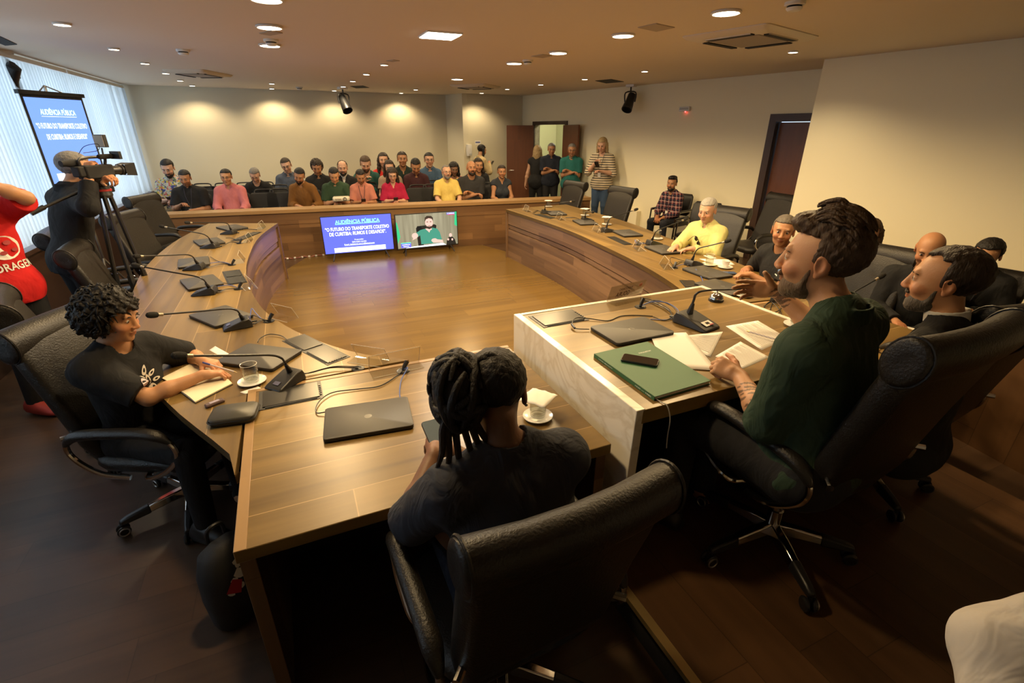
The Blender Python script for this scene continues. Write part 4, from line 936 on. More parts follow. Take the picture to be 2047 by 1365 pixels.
m = MB(); m.tube([at(*q, PZ+zz) for q, zz in (((1305, 632), .004), ((1270, 630), .004), ((1240, 632), .004), ((1215, 641), .004), ((1180, 637), .01), ((1153, 635), .016), ((1144, 645), .016), ((1150, 656), .012), ((1178, 658), .010))], .0028, 6, sub=6)
m.tube([at(1143, 648, PZ+.016), at(1149, 656, PZ+.012)], .006, 8); m.build('lead', M['black'], t2)
t2 = thing('network_lead', (0, 0, 0), 0, 'blue network lead running between the two closed laptops near the bell', 'cable')
m = MB(); m.tube([at(*za(x, y), TZ+zz) for x, y, zz in ((1635, 600, .024), (1650, 625, .012), (1675, 660, .008), (1690, 700, .008), (1695, 730, .006))], .003, 6, sub=6); m.build('lead', M['blue'], t2)
# writer's things
def notebook():
    P = [at(x, y, TZ+.004) for x, y in ((392, 805), (463, 770), (408, 712), (318, 747))]
    L1 = [(392, 806), (463, 769), (420, 733), (352, 765)]
    q = [at(x, y, TZ) for x, y in ((391, 807), (466, 769), (405, 716), (322, 757))]; c = sum(q, Vector())/4
    t = thing('notebook', (c.x, c.y, TZ), 0, 'open cream notebook under the hands of the curly haired writer', 'notebook'); Q = [(p-c).xy for p in q]
    m = MB(); m.prism(Q, 0, .003); m.build('cover', M['black'], t)
    a, b, c2, d = [Vector(x).to_3d() for x in Q]; mid0, mid1 = a.lerp(d, .5), b.lerp(c2, .5)
    for lo in ((a, b, mid1, mid0), (mid0, mid1, c2, d)):
        m = MB(); G = []
        for i in range(9):
            f = i/8; G.append([lo[0].lerp(lo[3], f)*.985+Vector((0, 0, .003+.012*math.sin(math.pi*min(1, .15+.8*f)) )), lo[1].lerp(lo[2], f)*.985+Vector((0, 0, .003+.012*math.sin(math.pi*min(1, .15+.8*f))))])
        m.grid(G); bt = [[Vector((p.x, p.y, .003)) for p in r_] for r_ in G]; m.grid(bt)
        for k in (0, 1): m.grid([[r_[k] for r_ in G], [r_[k] for r_ in bt]])
        m.grid([G[0], bt[0]]); m.grid([G[-1], bt[-1]]); m.build('page_block', plain('cream_paper', (.78, .68, .48), .8), t)
    return t
notebook()
flat('paper_sheet', [(458, 722), (418, 700), (430, 692), (470, 714)], TZ, 'loose white sheet beyond the notebook of the writer', 'paper', M['paper'])
flat('paper_sheet', [(490, 788), (480, 784), (515, 772), (525, 778)], TZ, 'paper slip under the glass at the corner of the lower desk', 'paper', M['paper'])
P = [at(x, y, TZ+.02) for x, y in ((440, 858), (503, 852), (505, 795), (425, 806))]; c = sum(P, Vector())/4; d = P[1]-P[0]
t = thing('zipped_case', (c.x, c.y, TZ), R(-8), 'dark zipped case against the edge of the lower desk', 'case')
m = MB(); m.loft([rrect(.17, .125, .025, .002), rrect(.18, .135, .03, .012), rrect(.18, .135, .03, .03), rrect(.168, .123, .028, .036)]); m.build('shell', plain('case_olive', (.05, .047, .038), .45), t, smooth=50)
m = MB(); m.tube([p+Vector((0, 0, 0)) for p in rrect(.184, .139, .03, .02, 8)], .003, 6, closed=True); m.build('zip', M['black'], t)
c = at(430, 808, TZ); t = thing('snack_bar', (c.x, c.y, TZ), R(28), 'small wrapped bar with coloured print beside the zipped case', 'snack')
m = MB(); m.loft([rrect(.075, .03, .006, .001), rrect(.08, .033, .008, .009), rrect(.07, .026, .006, .014)]); m.build('wrapper', plain('wrapper', (.10, .06, .06), .35), t); m = MB(); m.box((0, 0, .0145), (.04, .016, .001)); m.build('print', plain('wrapper_print', (.35, .3, .4), .4), t)
flat('paper_sheet', za(1660, 518) and [za(1790, 568), za(1660, 520), za(1880, 525), za(1930, 565)], TZ, 'white papers before the person in the black tee', 'paper', M['paper'])
flat('napkin', [za(1745, 522), za(1690, 495), za(1740, 493), za(1795, 517)], TZ+.002, 'folded napkin on the white papers of the door side table', 'napkin', M['paper'])
flat('paper_sheet', [(1540, 594), (1500, 592), (1515, 586), (1552, 587)], TZ, 'white paper slip beyond the marble edge near the raised hand', 'paper', M['paper'])
# projector on the rail
pr = on_plane(683, 402, Vector((0, 0, RZ)), (0, 0, 1)); t = thing('projector', (pr.x, pr.y, RZ), math.atan2(rd.y, rd.x), 'white projector standing on top of the gallery rail', 'projector')
m = MB(); m.loft([rrect(.26, .19, .03, .008), rrect(.28, .21, .035, .02), rrect(.28, .21, .035, .06), rrect(.25, .18, .03, .075)]); m.build('housing', plain('projector_cream', (.62, .56, .44), .45), t, smooth=50)
m = MB(); m.lathe([(.001, 0), (.022, 0), (.026, .012), (.03, .012), (.03, -.01)], (.06, -.105, .045), seg=18, axis=Matrix.Rotation(R(90), 3, 'X')); m.build('lens', M['black'], t)
m = MB()
for k in range(5): m.box((-.09+k*.02, -.1055, .04), (.008, .002, .03))
m.build('vent_slots', M['blackmatte'], t)
m = MB(); m.tube([(.12, .02, .03), (.2, -.03, .01), (.17, -.13, .003), (.1, -.19, -.06), (.09, -.18, -.2)], .003, 6, sub=6); m.build('cable', M['black'], t)
# ================================================================ televisions on the floor
def tv(p0, p1, hgt, lift, label):
    a, b = at(*p0, 0), at(*p1, 0); d = (b-a).normalized(); c = (a+b)/2; w_ = (b-a).length
    t = thing('television', (c.x, c.y, 0), math.atan2(d.y, d.x), label, 'television')
    m = MB(); m.b2((-w_/2, .0, lift), (w_/2, .035, lift+hgt)); m.build('housing', M['black'], t, bevel=.003)
    for s in (-1, 1):
        m = MB(); m.tube([(s*w_*.36, .02, lift+.02), (s*w_*.40, -.10, .006)], .009, 8); m.tube([(s*w_*.36, .02, lift+.02), (s*w_*.38, .13, .006)], .009, 8); m.build('foot', M['black'], t)
    return t, w_
def rect(mb, x0, z0, x1, z1, y): return mb.add([(x0, y, z0), (x1, y, z0), (x1, y, z1), (x0, y, z1)], [(0, 1, 2, 3)])
def poly(mb, pts, y): return mb.add([(a, y, b) for a, b in pts], [tuple(range(len(pts)))])
def circ(cx, cz, rx, rz_, n=20): return [(cx+rx*math.cos(2*math.pi*k/n), cz+rz_*math.sin(2*math.pi*k/n)) for k in range(n)]
def flatm(name, col, e=1.0):
    m, nt, b = nodemat(name); b.inputs['Base Color'].default_value = (.01, .01, .01, 1); b.inputs['Emission Color'].default_value = (*col, 1); b.inputs['Emission Strength'].default_value = e; b.inputs['Roughness'].default_value = .25
    return m
t1, w1 = tv((652, 522), (790, 510), .585, .09, 'television on the floor showing the blue title slide')
def onscreen(t, w_, h_, lift, items):
    """items: (part name, material, list of polygons in 0..1 screen coordinates)"""
    m = MB(); m.keep = True; W, H_ = w_-.024, h_-.03
    for k, (nm, mat, polys) in enumerate(items):
        if k == 0:
            m = MB(); m.keep = True; rect(m, -W/2, lift+.018, W/2, lift+.018+H_, -.001); sc = m.build(nm, mat, t, smooth=0); continue
        m = MB(); m.keep = True
        for p in polys: poly(m, [(-W/2+a*W, lift+.018+b*H_) for a, b in p], -.001-.0006*k)
        m.build(nm, mat, sc, smooth=0)
    return sc, W, H_
def label_text(parent, txt, cx, cz, w_, h_, W, H_, lift, mat, y, bold=.015):
    tm = fit_text(txt, w_*W, h_*H_, bold); tm.xf(frame3((-W/2+cx*W, y, lift+.018+cz*H_), (1, 0, 0), (0, 0, 1))); return tm.build('lettering', mat, parent, smooth=0)
EMW = flatm('screen_white', (.92, .95, 1.0), 1.15); EMG = flatm('screen_mint', (.25, .95, .75), 1.0)
sc, W, H_ = onscreen(t1, w1, .585, .09, [('screen', flatm('screen_blue', (.085, .11, .80), 1.0), []), ('white_box', EMW, [[(.13, .02), (.88, .02), (.88, .145), (.13, .145)]]), ('underline', EMG, [[(.19, .785), (.83, .785), (.83, .80), (.19, .80)]]), ('underline', EMW, [[(.28, .195), (.72, .195), (.72, .202), (.28, .202)]])])
label_text(sc, 'AUDIÊNCIA PÚBLICA', .51, .865, .64, .125, W, H_, .09, EMG, -.004, .025)
label_text(sc, '“O FUTURO DO TRANSPORTE COLETIVO', .5, .665, .92, .10, W, H_, .09, EMW, -.004, .02)
label_text(sc, 'DE CURITIBA: RUMOS E DESAFIOS”.', .5, .53, .82, .10, W, H_, .09, EMW, -.004, .02)
label_text(sc, 'Proposição:', .5, .345, .13, .045, W, H_, .09, EMW, -.004, 0)
label_text(sc, 'DEPUTADO GOURA', .5, .285, .21, .04, W, H_, .09, EMW, -.004, 0)
label_text(sc, 'Email: legislativo.goura@gmail.com', .5, .225, .44, .045, W, H_, .09, EMW, -.004, 0)
t2_, w2 = tv((796, 511), (917, 499), .56, .09, 'television on the floor showing a live picture of a person in green')
def stripes():
    m, nt, b = nodemat('screen_boards'); tc = N(nt, 'ShaderNodeTexCoord'); mp = N(nt, 'ShaderNodeMapping', ins={'Scale': (14, 1, .7)}); no = N(nt, 'ShaderNodeTexNoise', ins={'Scale': 1.0, 'Detail': 3.})
    nt.links.new(tc.outputs['Object'], mp.inputs[0]); nt.links.new(mp.outputs[0], no.inputs['Vector']); c = mixc(nt, no.outputs[0], (.05, .04, .02), (.36, .33, .22)); nt.links.new(c, b.inputs['Emission Color']); b.inputs['Emission Strength'].default_value = .9; b.inputs['Base Color'].default_value = (.01, .01, .01, 1); return m
sk = flatm('screen_skin', (.70, .40, .33), .9); gs = flatm('screen_green', (.035, .21, .145), .9); bk = flatm('screen_black', (.01, .012, .012), .6); hr_ = flatm('screen_hair', (.045, .03, .022), .6)
MATFLAG = flatm('screen_flag', (.02, .40, .16), .9)
onscreen(t2_, w2, .56, .09, [('screen', stripes(), []),
    ('pictured_flag', MATFLAG, [[(.955, .6), (1, .55), (1, 1), (.97, 1)]]),
    ('pictured_flag', MATFLAG, [[(0, .15), (.05, .35), (.04, .55), (.015, .78), (0, .8)]]),
    ('pictured_chair', bk, [[(.33, .0), (.42, 0), (.40, .64), (.33, .62), (.31, .58)], [(.31, .5), (.64, .5), (.65, .62), (.62, .66), (.33, .64)]]),
    ('pictured_shirt', gs, [[(.38, .08), (.74, .08), (.70, .40), (.66, .52), (.57, .57), (.47, .55), (.38, .52), (.30, .43), (.27, .36), (.33, .31), (.37, .36)]]),
    ('pictured_skin', sk, [circ(.53, .72, .065, .15), [(.49, .5), (.57, .5), (.56, .62), (.49, .62)], [(.46, .55), (.56, .55), (.525, .42)], circ(.285, .36, .05, .085), [(.24, .23), (.30, .27), (.33, .34), (.27, .36)], circ(.60, .17, .05, .06), [(.57, .1), (.75, .08), (.74, .16), (.62, .2)]]),
    ('pictured_hair', hr_, [[(.46, .76), (.465, .88), (.50, .93), (.57, .92), (.60, .86), (.595, .76), (.58, .83), (.53, .855), (.485, .83)], [(.465, .68), (.48, .56), (.53, .52), (.58, .56), (.597, .68), (.575, .62), (.53, .60), (.49, .62)]]),
    ('pictured_face', flatm('screen_feature', (.12, .05, .04), .6), [circ(.502, .745, .016, .012, 10), circ(.556, .745, .016, .012, 10), circ(.53, .625, .022, .01, 10)]),
    ('pictured_desk', EMW, [[(.12, .0), (.80, .0), (.74, .07), (.5, .05), (.2, .03)]]),
    ('banner', flatm('screen_banner', (.10, .10, .65), .9), [[(.05, .02), (.21, .02), (.21, .15), (.05, .15)], [(.83, .93), (.965, .93), (.965, .985), (.83, .985)]]),
    ('banner_top', flatm('screen_bannergreen', (.1, .75, .35), .9), [[(.05, .15), (.21, .15), (.21, .175), (.05, .175)]]),
    ('banner_red', flatm('screen_bannerred', (.75, .05, .12), .9), [[(.85, .915), (.965, .915), (.965, .93), (.85, .93)]]),
    ('pictured_interpreter', bk, [[(.80, .0), (.97, .0), (.95, .14), (.92, .22), (.88, .25), (.84, .22), (.81, .13)]]),
    ('interpreter_skin', sk, [circ(.878, .29, .026, .06, 14), circ(.835, .16, .016, .035, 12), circ(.905, .15, .016, .035, 12)])])
sc2 = [c for c in t2_.children if c.name.startswith('screen')][0]
label_text(sc2, 'AUDIÊNCIA', .13, .115, .13, .035, w2-.024, .53, .09, EMW, -.0115, .01); label_text(sc2, 'PÚBLICA', .13, .06, .09, .035, w2-.024, .53, .09, EMW, -.0115, .01); label_text(sc2, 'TV ASSEMBLEIA', .897, .958, .12, .03, w2-.024, .53, .09, EMW, -.0115, .01)
for t_, w_, col, e_ in ((t1, w1, (.12, .15, 1), 5), ):
    pass
# string of tiny lights / cables along the rail foot
t = thing('cable_run', (0, 0, 0), 0, 'loose cables and plugs along the foot of the rail beside the television', 'cable')
a, b = at(566, 519, 0), at(655, 510, 0); m = MB(); m.tube([a.lerp(b, k/14)+Vector((0, .02*math.sin(k*2.1), .012+.008*math.sin(k*1.3))) for k in range(15)], .006, 6, sub=3); m.build('lead', plain('cable_pink', (.35, .12, .10), .5), t)
m = MB()
for k in range(6): m.box(a.lerp(b, .1+.16*k)+Vector((0, -.02, .018)), (.03, .02, .02), (0, 0, k))
m.build('plug', M['white'], t)
# ================================================================ projection screen on a tripod
sa, sb = at(36, 182, 2.2), at(162, 191.5, 2.2); sd_ = (sb-sa).normalized(); c = (sa+sb)/2; W = (sb-sa).length
t = thing('projection_screen', (c.x, c.y, 0), math.atan2(sd_.y, sd_.x), 'tripod projection screen with the blue title slide before the blinds', 'projection screen')
ZB = 1.30
m = MB(); m.b2((-W/2-.02, -.02, 2.18), (W/2+.02, .02, 2.215)); m.build('top_bar', M['black'], t); m = MB(); m.b2((-W/2-.02, -.035, ZB-.07), (W/2+.02, .035, ZB)); m.build('roller_case', M['black'], t, bevel=.012)
m = MB(); m.b2((-W/2, -.002, ZB), (W/2, .002, 2.18)); sh = m.build('sheet', M['blackmatte'], t)
m = MB(); m.tube([(0, .05, 2.27), (0, .05, .45)], .013); m.tube([(-.12, 0, 2.215), (0, .05, 2.27), (.12, 0, 2.215)], .006); m.build('pole', M['steel'], t)
for k in range(3): m = MB(); a_ = R(90+120*k); m.tube([(0, .05, .55), (.26*math.cos(a_), .05+.26*math.sin(a_), .02)], .012); m.build('leg', M['steel'], t)
wi = W*.93; m = MB(); m.keep = True; rect(m, -wi/2, ZB+.02, wi/2, 2.155, -.0035); im = m.build('slide', flatm('slide_blue', (.16, .30, .86), .85), sh, smooth=0)
sw = flatm('slide_white', (.80, .9, 1.0), 1.1); hh = 2.155-ZB-.02
def st(txt, cx, cz, w_, h_, mat=sw): tm = fit_text(txt, w_*wi, h_*hh, .02); tm.xf(frame3((-wi/2+cx*wi, -.0045, ZB+.02+cz*hh), (1, 0, 0), (0, 0, 1))); tm.build('lettering', mat, im, smooth=0)
st('AUDIÊNCIA PÚBLICA', .5, .86, .62, .075, flatm('slide_mint', (.6, 1, .95), 1.1)); st('“O FUTURO DO TRANSPORTE COLETIVO', .5, .705, .90, .062); st('DE CURITIBA: RUMOS E DESAFIOS”', .53, .585, .74, .062); st('Proposição:', .5, .36, .12, .022)
m = MB(); m.keep = True; rect(m, -wi*.31, ZB+.02+hh*.803, wi*.31, ZB+.02+hh*.808, -.0045); m.build('underline', sw, im, smooth=0); m = MB(); m.keep = True; rect(m, -wi*.4, ZB+.02+hh*.06, wi*.35, ZB+.02+hh*.18, -.0045); m.build('white_box', sw, im, smooth=0)
# ================================================================ backpack on the floor
t = thing('backpack', (-.468, 1.77, 0), R(34), 'black backpack with a white and red print on the floor beside the lower desk', 'bag')
t.scale = (.84, .84, .95)
m = MB(); rs_ = []
for z, w_, d_ in ((.0, .22, .14), (.02, .27, .19), (.15, .29, .21), (.28, .28, .19), (.37, .23, .14), (.41, .12, .07)): rs_.append(rrect(w_, d_, d_*.42, z, 6))
m.loft(rs_); bag = m.build('body', plain('bag_black', (.012, .012, .013), .7, bump=.2, bscale=300), t, smooth=70)
m = MB(); m.tube([(-.04, .06, .40), (-.03, .05, .46), (.03, .05, .46), (.04, .06, .40)], .010, 8, sub=4); m.build('carry_handle', M['black'], t)
def blob(pts, y): 
    m = MB(); m.keep = True; m.add([(x, y, z) for x, z in pts], [tuple(range(len(pts)))]); return m
m = MB(); m.keep = True
for k in range(9):
    x = -.07+rnd.uniform(0, .11); z = .22+rnd.uniform(0, .15); s_ = rnd.uniform(.012, .028); m.add([(x+s_*rnd.uniform(.6, 1.3)*math.cos(a), -.11, z+s_*rnd.uniform(.6, 1.4)*math.sin(a)) for a in [2*math.pi*j/7 for j in range(7)]], [tuple(range(7))])
m.build('white_print', M['paper'], t); m = MB(); m.keep = True; m.add([(-.09, -.112, .24), (-.03, -.112, .20), (-.01, -.112, .26), (-.05, -.112, .29)], [(0, 1, 2, 3)]); m.build('red_print', plain('bag_red', (.5, .02, .03), .6), t)
# visitor arm chairs against the door wall
def make_visitor(label):
    t = thing('visitor_chair', (0, 0, 0), 0, label, 'chair', 'black visitor chairs along the wall')
    m = MB(); m.loft([rrect(.44, .43, .08, .42), rrect(.48, .46, .09, .44), rrect(.48, .46, .09, .47), rrect(.42, .40, .08, .485)]); m.build('seat', M['leather'], t, smooth=60)
    m = MB(); rs_ = []
    for y, z, w_, th in ((-.20, .56, .36, .03), (-.215, .60, .43, .05), (-.245, .74, .45, .055), (-.275, .86, .43, .05), (-.285, .90, .36, .03)): rs_.append([Vector((p.x, y+p.y+.03*(p.x/.22)**2, z)) for p in rrect(w_, th, th*.45, 0, 5)])
    m.loft(rs_); m.build('backrest', M['leather'], t, smooth=60)
    for s in (-1, 1):
        m = MB(); x = s*.265; m.tube([(x, -.24, .012), (x, .22, .012), (x, .24, .03), (x, .19, .62), (x, .15, .655), (x, -.2, .655), (x*.8, -.235, .64), (x*.7, -.24, .7)], .0125, 10, sub=5); m.tube([(x, .20, .43), (x*.6, .1, .43)], .0125); m.tube([(x, -.24, .012), (x, -.27, .3), (x*.7, -.2, .43)], .0125, sub=4); fr = m.build('side_frame', M['chrome'], t)
        m = MB(); m.loft([[Vector((x+.026*math.cos(a), y, .668+.016*math.sin(a))) for a in [2*math.pi*k/10 for k in range(10)]] for y in (.17, .1, -.1, -.19)]); m.build('arm_pad', M['black'], fr, smooth=60)
    return t
V0 = make_visitor('black visitor chair holding the person in the plaid shirt'); V0.location = (5.55, 6.72, 0); V0.rotation_euler.z = R(106)
def visitor(x, y, rz, label): return dup(V0, (x, y, 0), R(rz), label)
visitor(5.35, 5.45, 112, 'empty black visitor chair between the plaid shirt and the person in pale yellow')
# ================================================================ figures: signed-distance bodies turned into one continuous mesh
f32 = np.float32
class Field:
    def __init__(s, lo, hi, h):
        s.h = h; s.lo = np.array(lo, f32); n = np.ceil((np.array(hi)-np.array(lo))/h).astype(int)+1; s.n = n
        s.ax = [(s.lo[i]+h*np.arange(n[i])).astype(f32) for i in range(3)]
        s.D = np.full(tuple(n), .06, f32)
    def reg(s, lo, hi, pad):
        sl = []
        for i in range(3):
            a = int(max(0, math.floor((lo[i]-pad-s.lo[i])/s.h))); b = int(min(s.n[i], math.ceil((hi[i]+pad-s.lo[i])/s.h)+1))
            if b <= a: return None
            sl.append(slice(a, b))
        sl = tuple(sl); X = s.ax[0][sl[0]][:, None, None]; Y = s.ax[1][sl[1]][None, :, None]; Z = s.ax[2][sl[2]][None, None, :]
        return sl, X, Y, Z
    def put(s, sl, d, k, op):
        A = s.D[sl]
        if op == 'sub': d = -d
        if op == 'add':
            if k > 0:
                hh = np.maximum(k-np.abs(A-d), 0)/k; s.D[sl] = np.minimum(A, d)-hh*hh*(k*.25)
            else: s.D[sl] = np.minimum(A, d)
        else:
            if k > 0:
                hh = np.maximum(k-np.abs(A-d), 0)/k; s.D[sl] = np.maximum(A, d)+hh*hh*(k*.25)
            else: s.D[sl] = np.maximum(A, d)
    def cone(s, a, b, ra, rb, k=.02, op='add', cut=None, flat=None):
        a, b = Vector(a), Vector(b); m = max(ra, rb)
        lo = [min(a[i], b[i])-m for i in range(3)]; hi = [max(a[i], b[i])+m for i in range(3)]
        q = s.reg(lo, hi, k+.03)
        if not q: return
        sl, X, Y, Z = q; d = b-a; L2 = max(d.length_squared, 1e-9)
        t = np.clip(((X-a.x)*d.x+(Y-a.y)*d.y+(Z-a.z)*d.z)/L2, 0, 1)
        e = np.sqrt((X-a.x-t*d.x)**2+(Y-a.y-t*d.y)**2+(Z-a.z-t*d.z)**2)-(ra+(rb-ra)*t)
        if cut is not None:      # keep the side of the plane where dot(p-c, n) < 0
            c, n = cut; e = np.maximum(e, (X-c[0])*n[0]+(Y-c[1])*n[1]+(Z-c[2])*n[2])
        s.put(sl, e.astype(f32), k, op)
    def ell(s, c, r, M=None, k=.02, op='add', infl=0):
        c = Vector(c); r = [x+infl for x in r]; m = max(r); q = s.reg([x-m for x in c], [x+m for x in c], k+.03)
        if not q: return
        sl, X, Y, Z = q; X = X-c.x; Y = Y-c.y; Z = Z-c.z
        if M is not None:
            P = [M[0][i]*X+M[1][i]*Y+M[2][i]*Z for i in range(3)]
        else: P = [X, Y, Z]
        k0 = np.sqrt((P[0]/r[0])**2+(P[1]/r[1])**2+(P[2]/r[2])**2); k1 = np.sqrt((P[0]/r[0]**2)**2+(P[1]/r[1]**2)**2+(P[2]/r[2]**2)**2)
        s.put(sl, (k0*(k0-1)/np.maximum(k1, 1e-6)).astype(f32), k, op)
    def ring(s, a, b, r, th, k=0.0):
        """hollow band around axis a-b"""
        a, b = Vector(a), Vector(b); lo = [min(a[i], b[i])-r-th for i in range(3)]; hi = [max(a[i], b[i])+r+th for i in range(3)]
        q = s.reg(lo, hi, .03)
        if not q: return
        sl, X, Y, Z = q; d = (b-a); L = d.length; d = d/L
        t = (X-a.x)*d.x+(Y-a.y)*d.y+(Z-a.z)*d.z
        e = np.sqrt((X-a.x-t*d.x)**2+(Y-a.y-t*d.y)**2+(Z-a.z-t*d.z)**2)
        s.put(sl, np.maximum(np.abs(e-r)-th, np.abs(t-L/2)-L/2).astype(f32), k, 'add')
    def plane(s, c, n, k=0):
        """cut away dot(p-c,n) > 0"""
        X = s.ax[0][:, None, None]; Y = s.ax[1][None, :, None]; Z = s.ax[2][None, None, :]
        s.put((slice(None),)*3, ((X-c[0])*n[0]+(Y-c[1])*n[1]+(Z-c[2])*n[2]).astype(f32), k, 'cut')
    def wedge(s, c1, n1, c2, n2, k=.01):
        X = s.ax[0][:, None, None]; Y = s.ax[1][None, :, None]; Z = s.ax[2][None, None, :]
        a = (X-c1[0])*n1[0]+(Y-c1[1])*n1[1]+(Z-c1[2])*n1[2]; b = -((X-c2[0])*n2[0]+(Y-c2[1])*n2[1]+(Z-c2[2])*n2[2])
        s.put((slice(None),)*3, np.maximum(a, b).astype(f32), k, 'sub')
    def wobble(s, amp, f, seed=0):
        X = s.ax[0][:, None, None]; Y = s.ax[1][None, :, None]; Z = s.ax[2][None, None, :]
        s.D += (amp*(np.sin(f*X+seed)*np.sin(f*1.13*Y+1.7*seed+1)*np.sin(f*.93*Z+.6+seed)+.5*np.sin(2.1*f*X+1+seed*2)*np.sin(1.9*f*Y+.5)*np.sin(2.3*f*Z+seed))).astype(f32)
    def mesh(s):
        D = s.D; S = D < 0; n = D.shape
        c = np.zeros(tuple(x-1 for x in n), np.uint8)
        for i in (0, 1):
            for j in (0, 1):
                for k in (0, 1): c += S[i:n[0]-1+i, j:n[1]-1+j, k:n[2]-1+k]
        act = (c > 0) & (c < 8); idx = np.argwhere(act)
        if len(idx) == 0: return np.zeros((0, 3)), np.zeros((0, 4), int)
        cr = [(i, j, k) for i in (0, 1) for j in (0, 1) for k in (0, 1)]
        V = np.stack([D[idx[:, 0]+i, idx[:, 1]+j, idx[:, 2]+k] for i, j, k in cr], 1)
        acc = np.zeros((len(idx), 3), f32); cnt = np.zeros(len(idx), f32)
        for a in range(8):
            for b in range(a+1, 8):
                da = np.array(cr[b])-np.array(cr[a])
                if np.abs(da).sum() != 1: continue
                va, vb = V[:, a], V[:, b]; m = (va < 0) != (vb < 0); t = np.where(m, va/np.where(m, va-vb, 1), 0)
                acc += np.where(m[:, None], np.array(cr[a], f32)+t[:, None]*da.astype(f32), 0); cnt += m
        P = (idx+acc/cnt[:, None])*s.h+s.lo
        ids = np.full(act.shape, -1, np.int32); ids[act] = np.arange(len(idx))
        Q = []
        for ax in range(3):
            u, v = [(1, 2), (2, 0), (0, 1)][ax]
            sa = [slice(None)]*3; sb = [slice(None)]*3; sa[ax] = slice(0, -1); sb[ax] = slice(1, None)
            for q in (u, v): sa[q] = slice(1, -1); sb[q] = slice(1, -1)
            A, B = S[tuple(sa)], S[tuple(sb)]; e = np.argwhere(A != B)
            if len(e) == 0: continue
            fl = A[tuple(e.T)]; e = e.copy(); e[:, u] += 1; e[:, v] += 1
            o = lambda du, dv: ids[tuple((e-np.eye(3, dtype=int)[u]*du-np.eye(3, dtype=int)[v]*dv).T)]
            q = np.stack([o(1, 1), o(0, 1), o(0, 0), o(1, 0)], 1)
            q[~fl] = q[~fl][:, ::-1]; Q.append(q)
        Q = np.concatenate(Q); Q = Q[(Q >= 0).all(1)]
        return P, Q
def np_mesh(name, P, Q, mat, parent, col=None):
    me = bpy.data.meshes.new(name); me.vertices.add(len(P)); me.vertices.foreach_set('co', P.astype(f32).ravel())
    me.loops.add(len(Q)*4); me.loops.foreach_set('vertex_index', Q.astype(np.int32).ravel())
    me.polygons.add(len(Q)); me.polygons.foreach_set('loop_start', np.arange(0, len(Q)*4, 4, dtype=np.int32))
    me.update(calc_edges=True); me.shade_smooth()
    if col is not None:
        at_ = me.color_attributes.new('Col', 'FLOAT_COLOR', 'POINT'); at_.data.foreach_set('color', np.concatenate([col, np.ones((len(col), 1))], 1).astype(f32).ravel())
    me.materials.append(mat); o = bpy.data.objects.new(name, me); COL.objects.link(o); o.parent = parent; return o
def skinmat():
    m, nt, b = nodemat('skin'); a = N(nt, 'ShaderNodeVertexColor', layer_name='Col'); nt.links.new(a.outputs[0], b.inputs['Base Color'])
    b.inputs['Roughness'].default_value = .48; b.inputs['Specular IOR Level'].default_value = .4
    tc = N(nt, 'ShaderNodeTexCoord'); no = N(nt, 'ShaderNodeTexNoise', ins={'Scale': 180., 'Detail': 3.}); nt.links.new(tc.outputs['Object'], no.inputs[0])
    bp = N(nt, 'ShaderNodeBump', ins={'Strength': .12, 'Distance': .004}); nt.links.new(no.outputs[0], bp.inputs['Height']); nt.links.new(bp.outputs[0], b.inputs['Normal']); return m
SKIN = skinmat()
def cloth(name, col, rough=.85, pattern=None, bump=.25):
    if name in MATS: return MATS[name]
    m, nt, b = nodemat(name); b.inputs['Roughness'].default_value = rough; b.inputs['Base Color'].default_value = (*col, 1); b.inputs['Specular IOR Level'].default_value = .25
    tc = N(nt, 'ShaderNodeTexCoord'); no = N(nt, 'ShaderNodeTexNoise', ins={'Scale': 11., 'Detail': 3., 'Distortion': 1.2}); mp = N(nt, 'ShaderNodeMapping', ins={'Scale': (1.0, 1.0, .45)})
    nt.links.new(tc.outputs['Object'], mp.inputs[0]); nt.links.new(mp.outputs[0], no.inputs['Vector'])
    bp = N(nt, 'ShaderNodeBump', ins={'Strength': bump, 'Distance': .05}); nt.links.new(no.outputs[0], bp.inputs['Height']); nt.links.new(bp.outputs[0], b.inputs['Normal'])
    c = mixc(nt, no.outputs[0], tuple(x*.8 for x in col), tuple(x*1.15 for x in col))
    sp = N(nt, 'ShaderNodeSeparateXYZ'); nt.links.new(tc.outputs['Object'], sp.inputs[0])
    def lines(sock, period, duty): return math_n(nt, 'LESS_THAN', math_n(nt, 'FRACT', math_n(nt, 'DIVIDE', sock, period)), duty)
    if pattern == 'stripes': c = mixc(nt, lines(sp.outputs[2], .042, .34), c, (.02, .02, .025))
    if pattern == 'plaid':
        c = mixc(nt, lines(sp.outputs[2], .07, .35), c, (.015, .015, .03)); c = mixc(nt, lines(math_n(nt, 'ADD', sp.outputs[0], sp.outputs[1]), .07, .35), c, (.02, .015, .03))
        c = mixc(nt, lines(math_n(nt, 'ADD', sp.outputs[2], .02), .07, .07), c, (.5, .42, .4)); c = mixc(nt, lines(math_n(nt, 'ADD', math_n(nt, 'ADD', sp.outputs[0], sp.outputs[1]), .02), .07, .07), c, (.45, .38, .36))
    if pattern == 'floral':
        for sc, th, cc in ((22, .56, (.05, .06, .22)), (26, .6, (.55, .42, .06)), (30, .62, (.12, .2, .08)), (24, .63, (.5, .12, .12))):
            n2 = N(nt, 'ShaderNodeTexNoise', ins={'Scale': float(sc), 'Detail': 1.}); m2 = N(nt, 'ShaderNodeMapping', ins={'Location': (sc*3.1, sc, 0)}); nt.links.new(tc.outputs['Object'], m2.inputs[0]); nt.links.new(m2.outputs[0], n2.inputs['Vector'])
            c = mixc(nt, math_n(nt, 'GREATER_THAN', n2.outputs[0], th), c, cc)
    nt.links.new(c, b.inputs['Base Color']); MATS[name] = m; return m
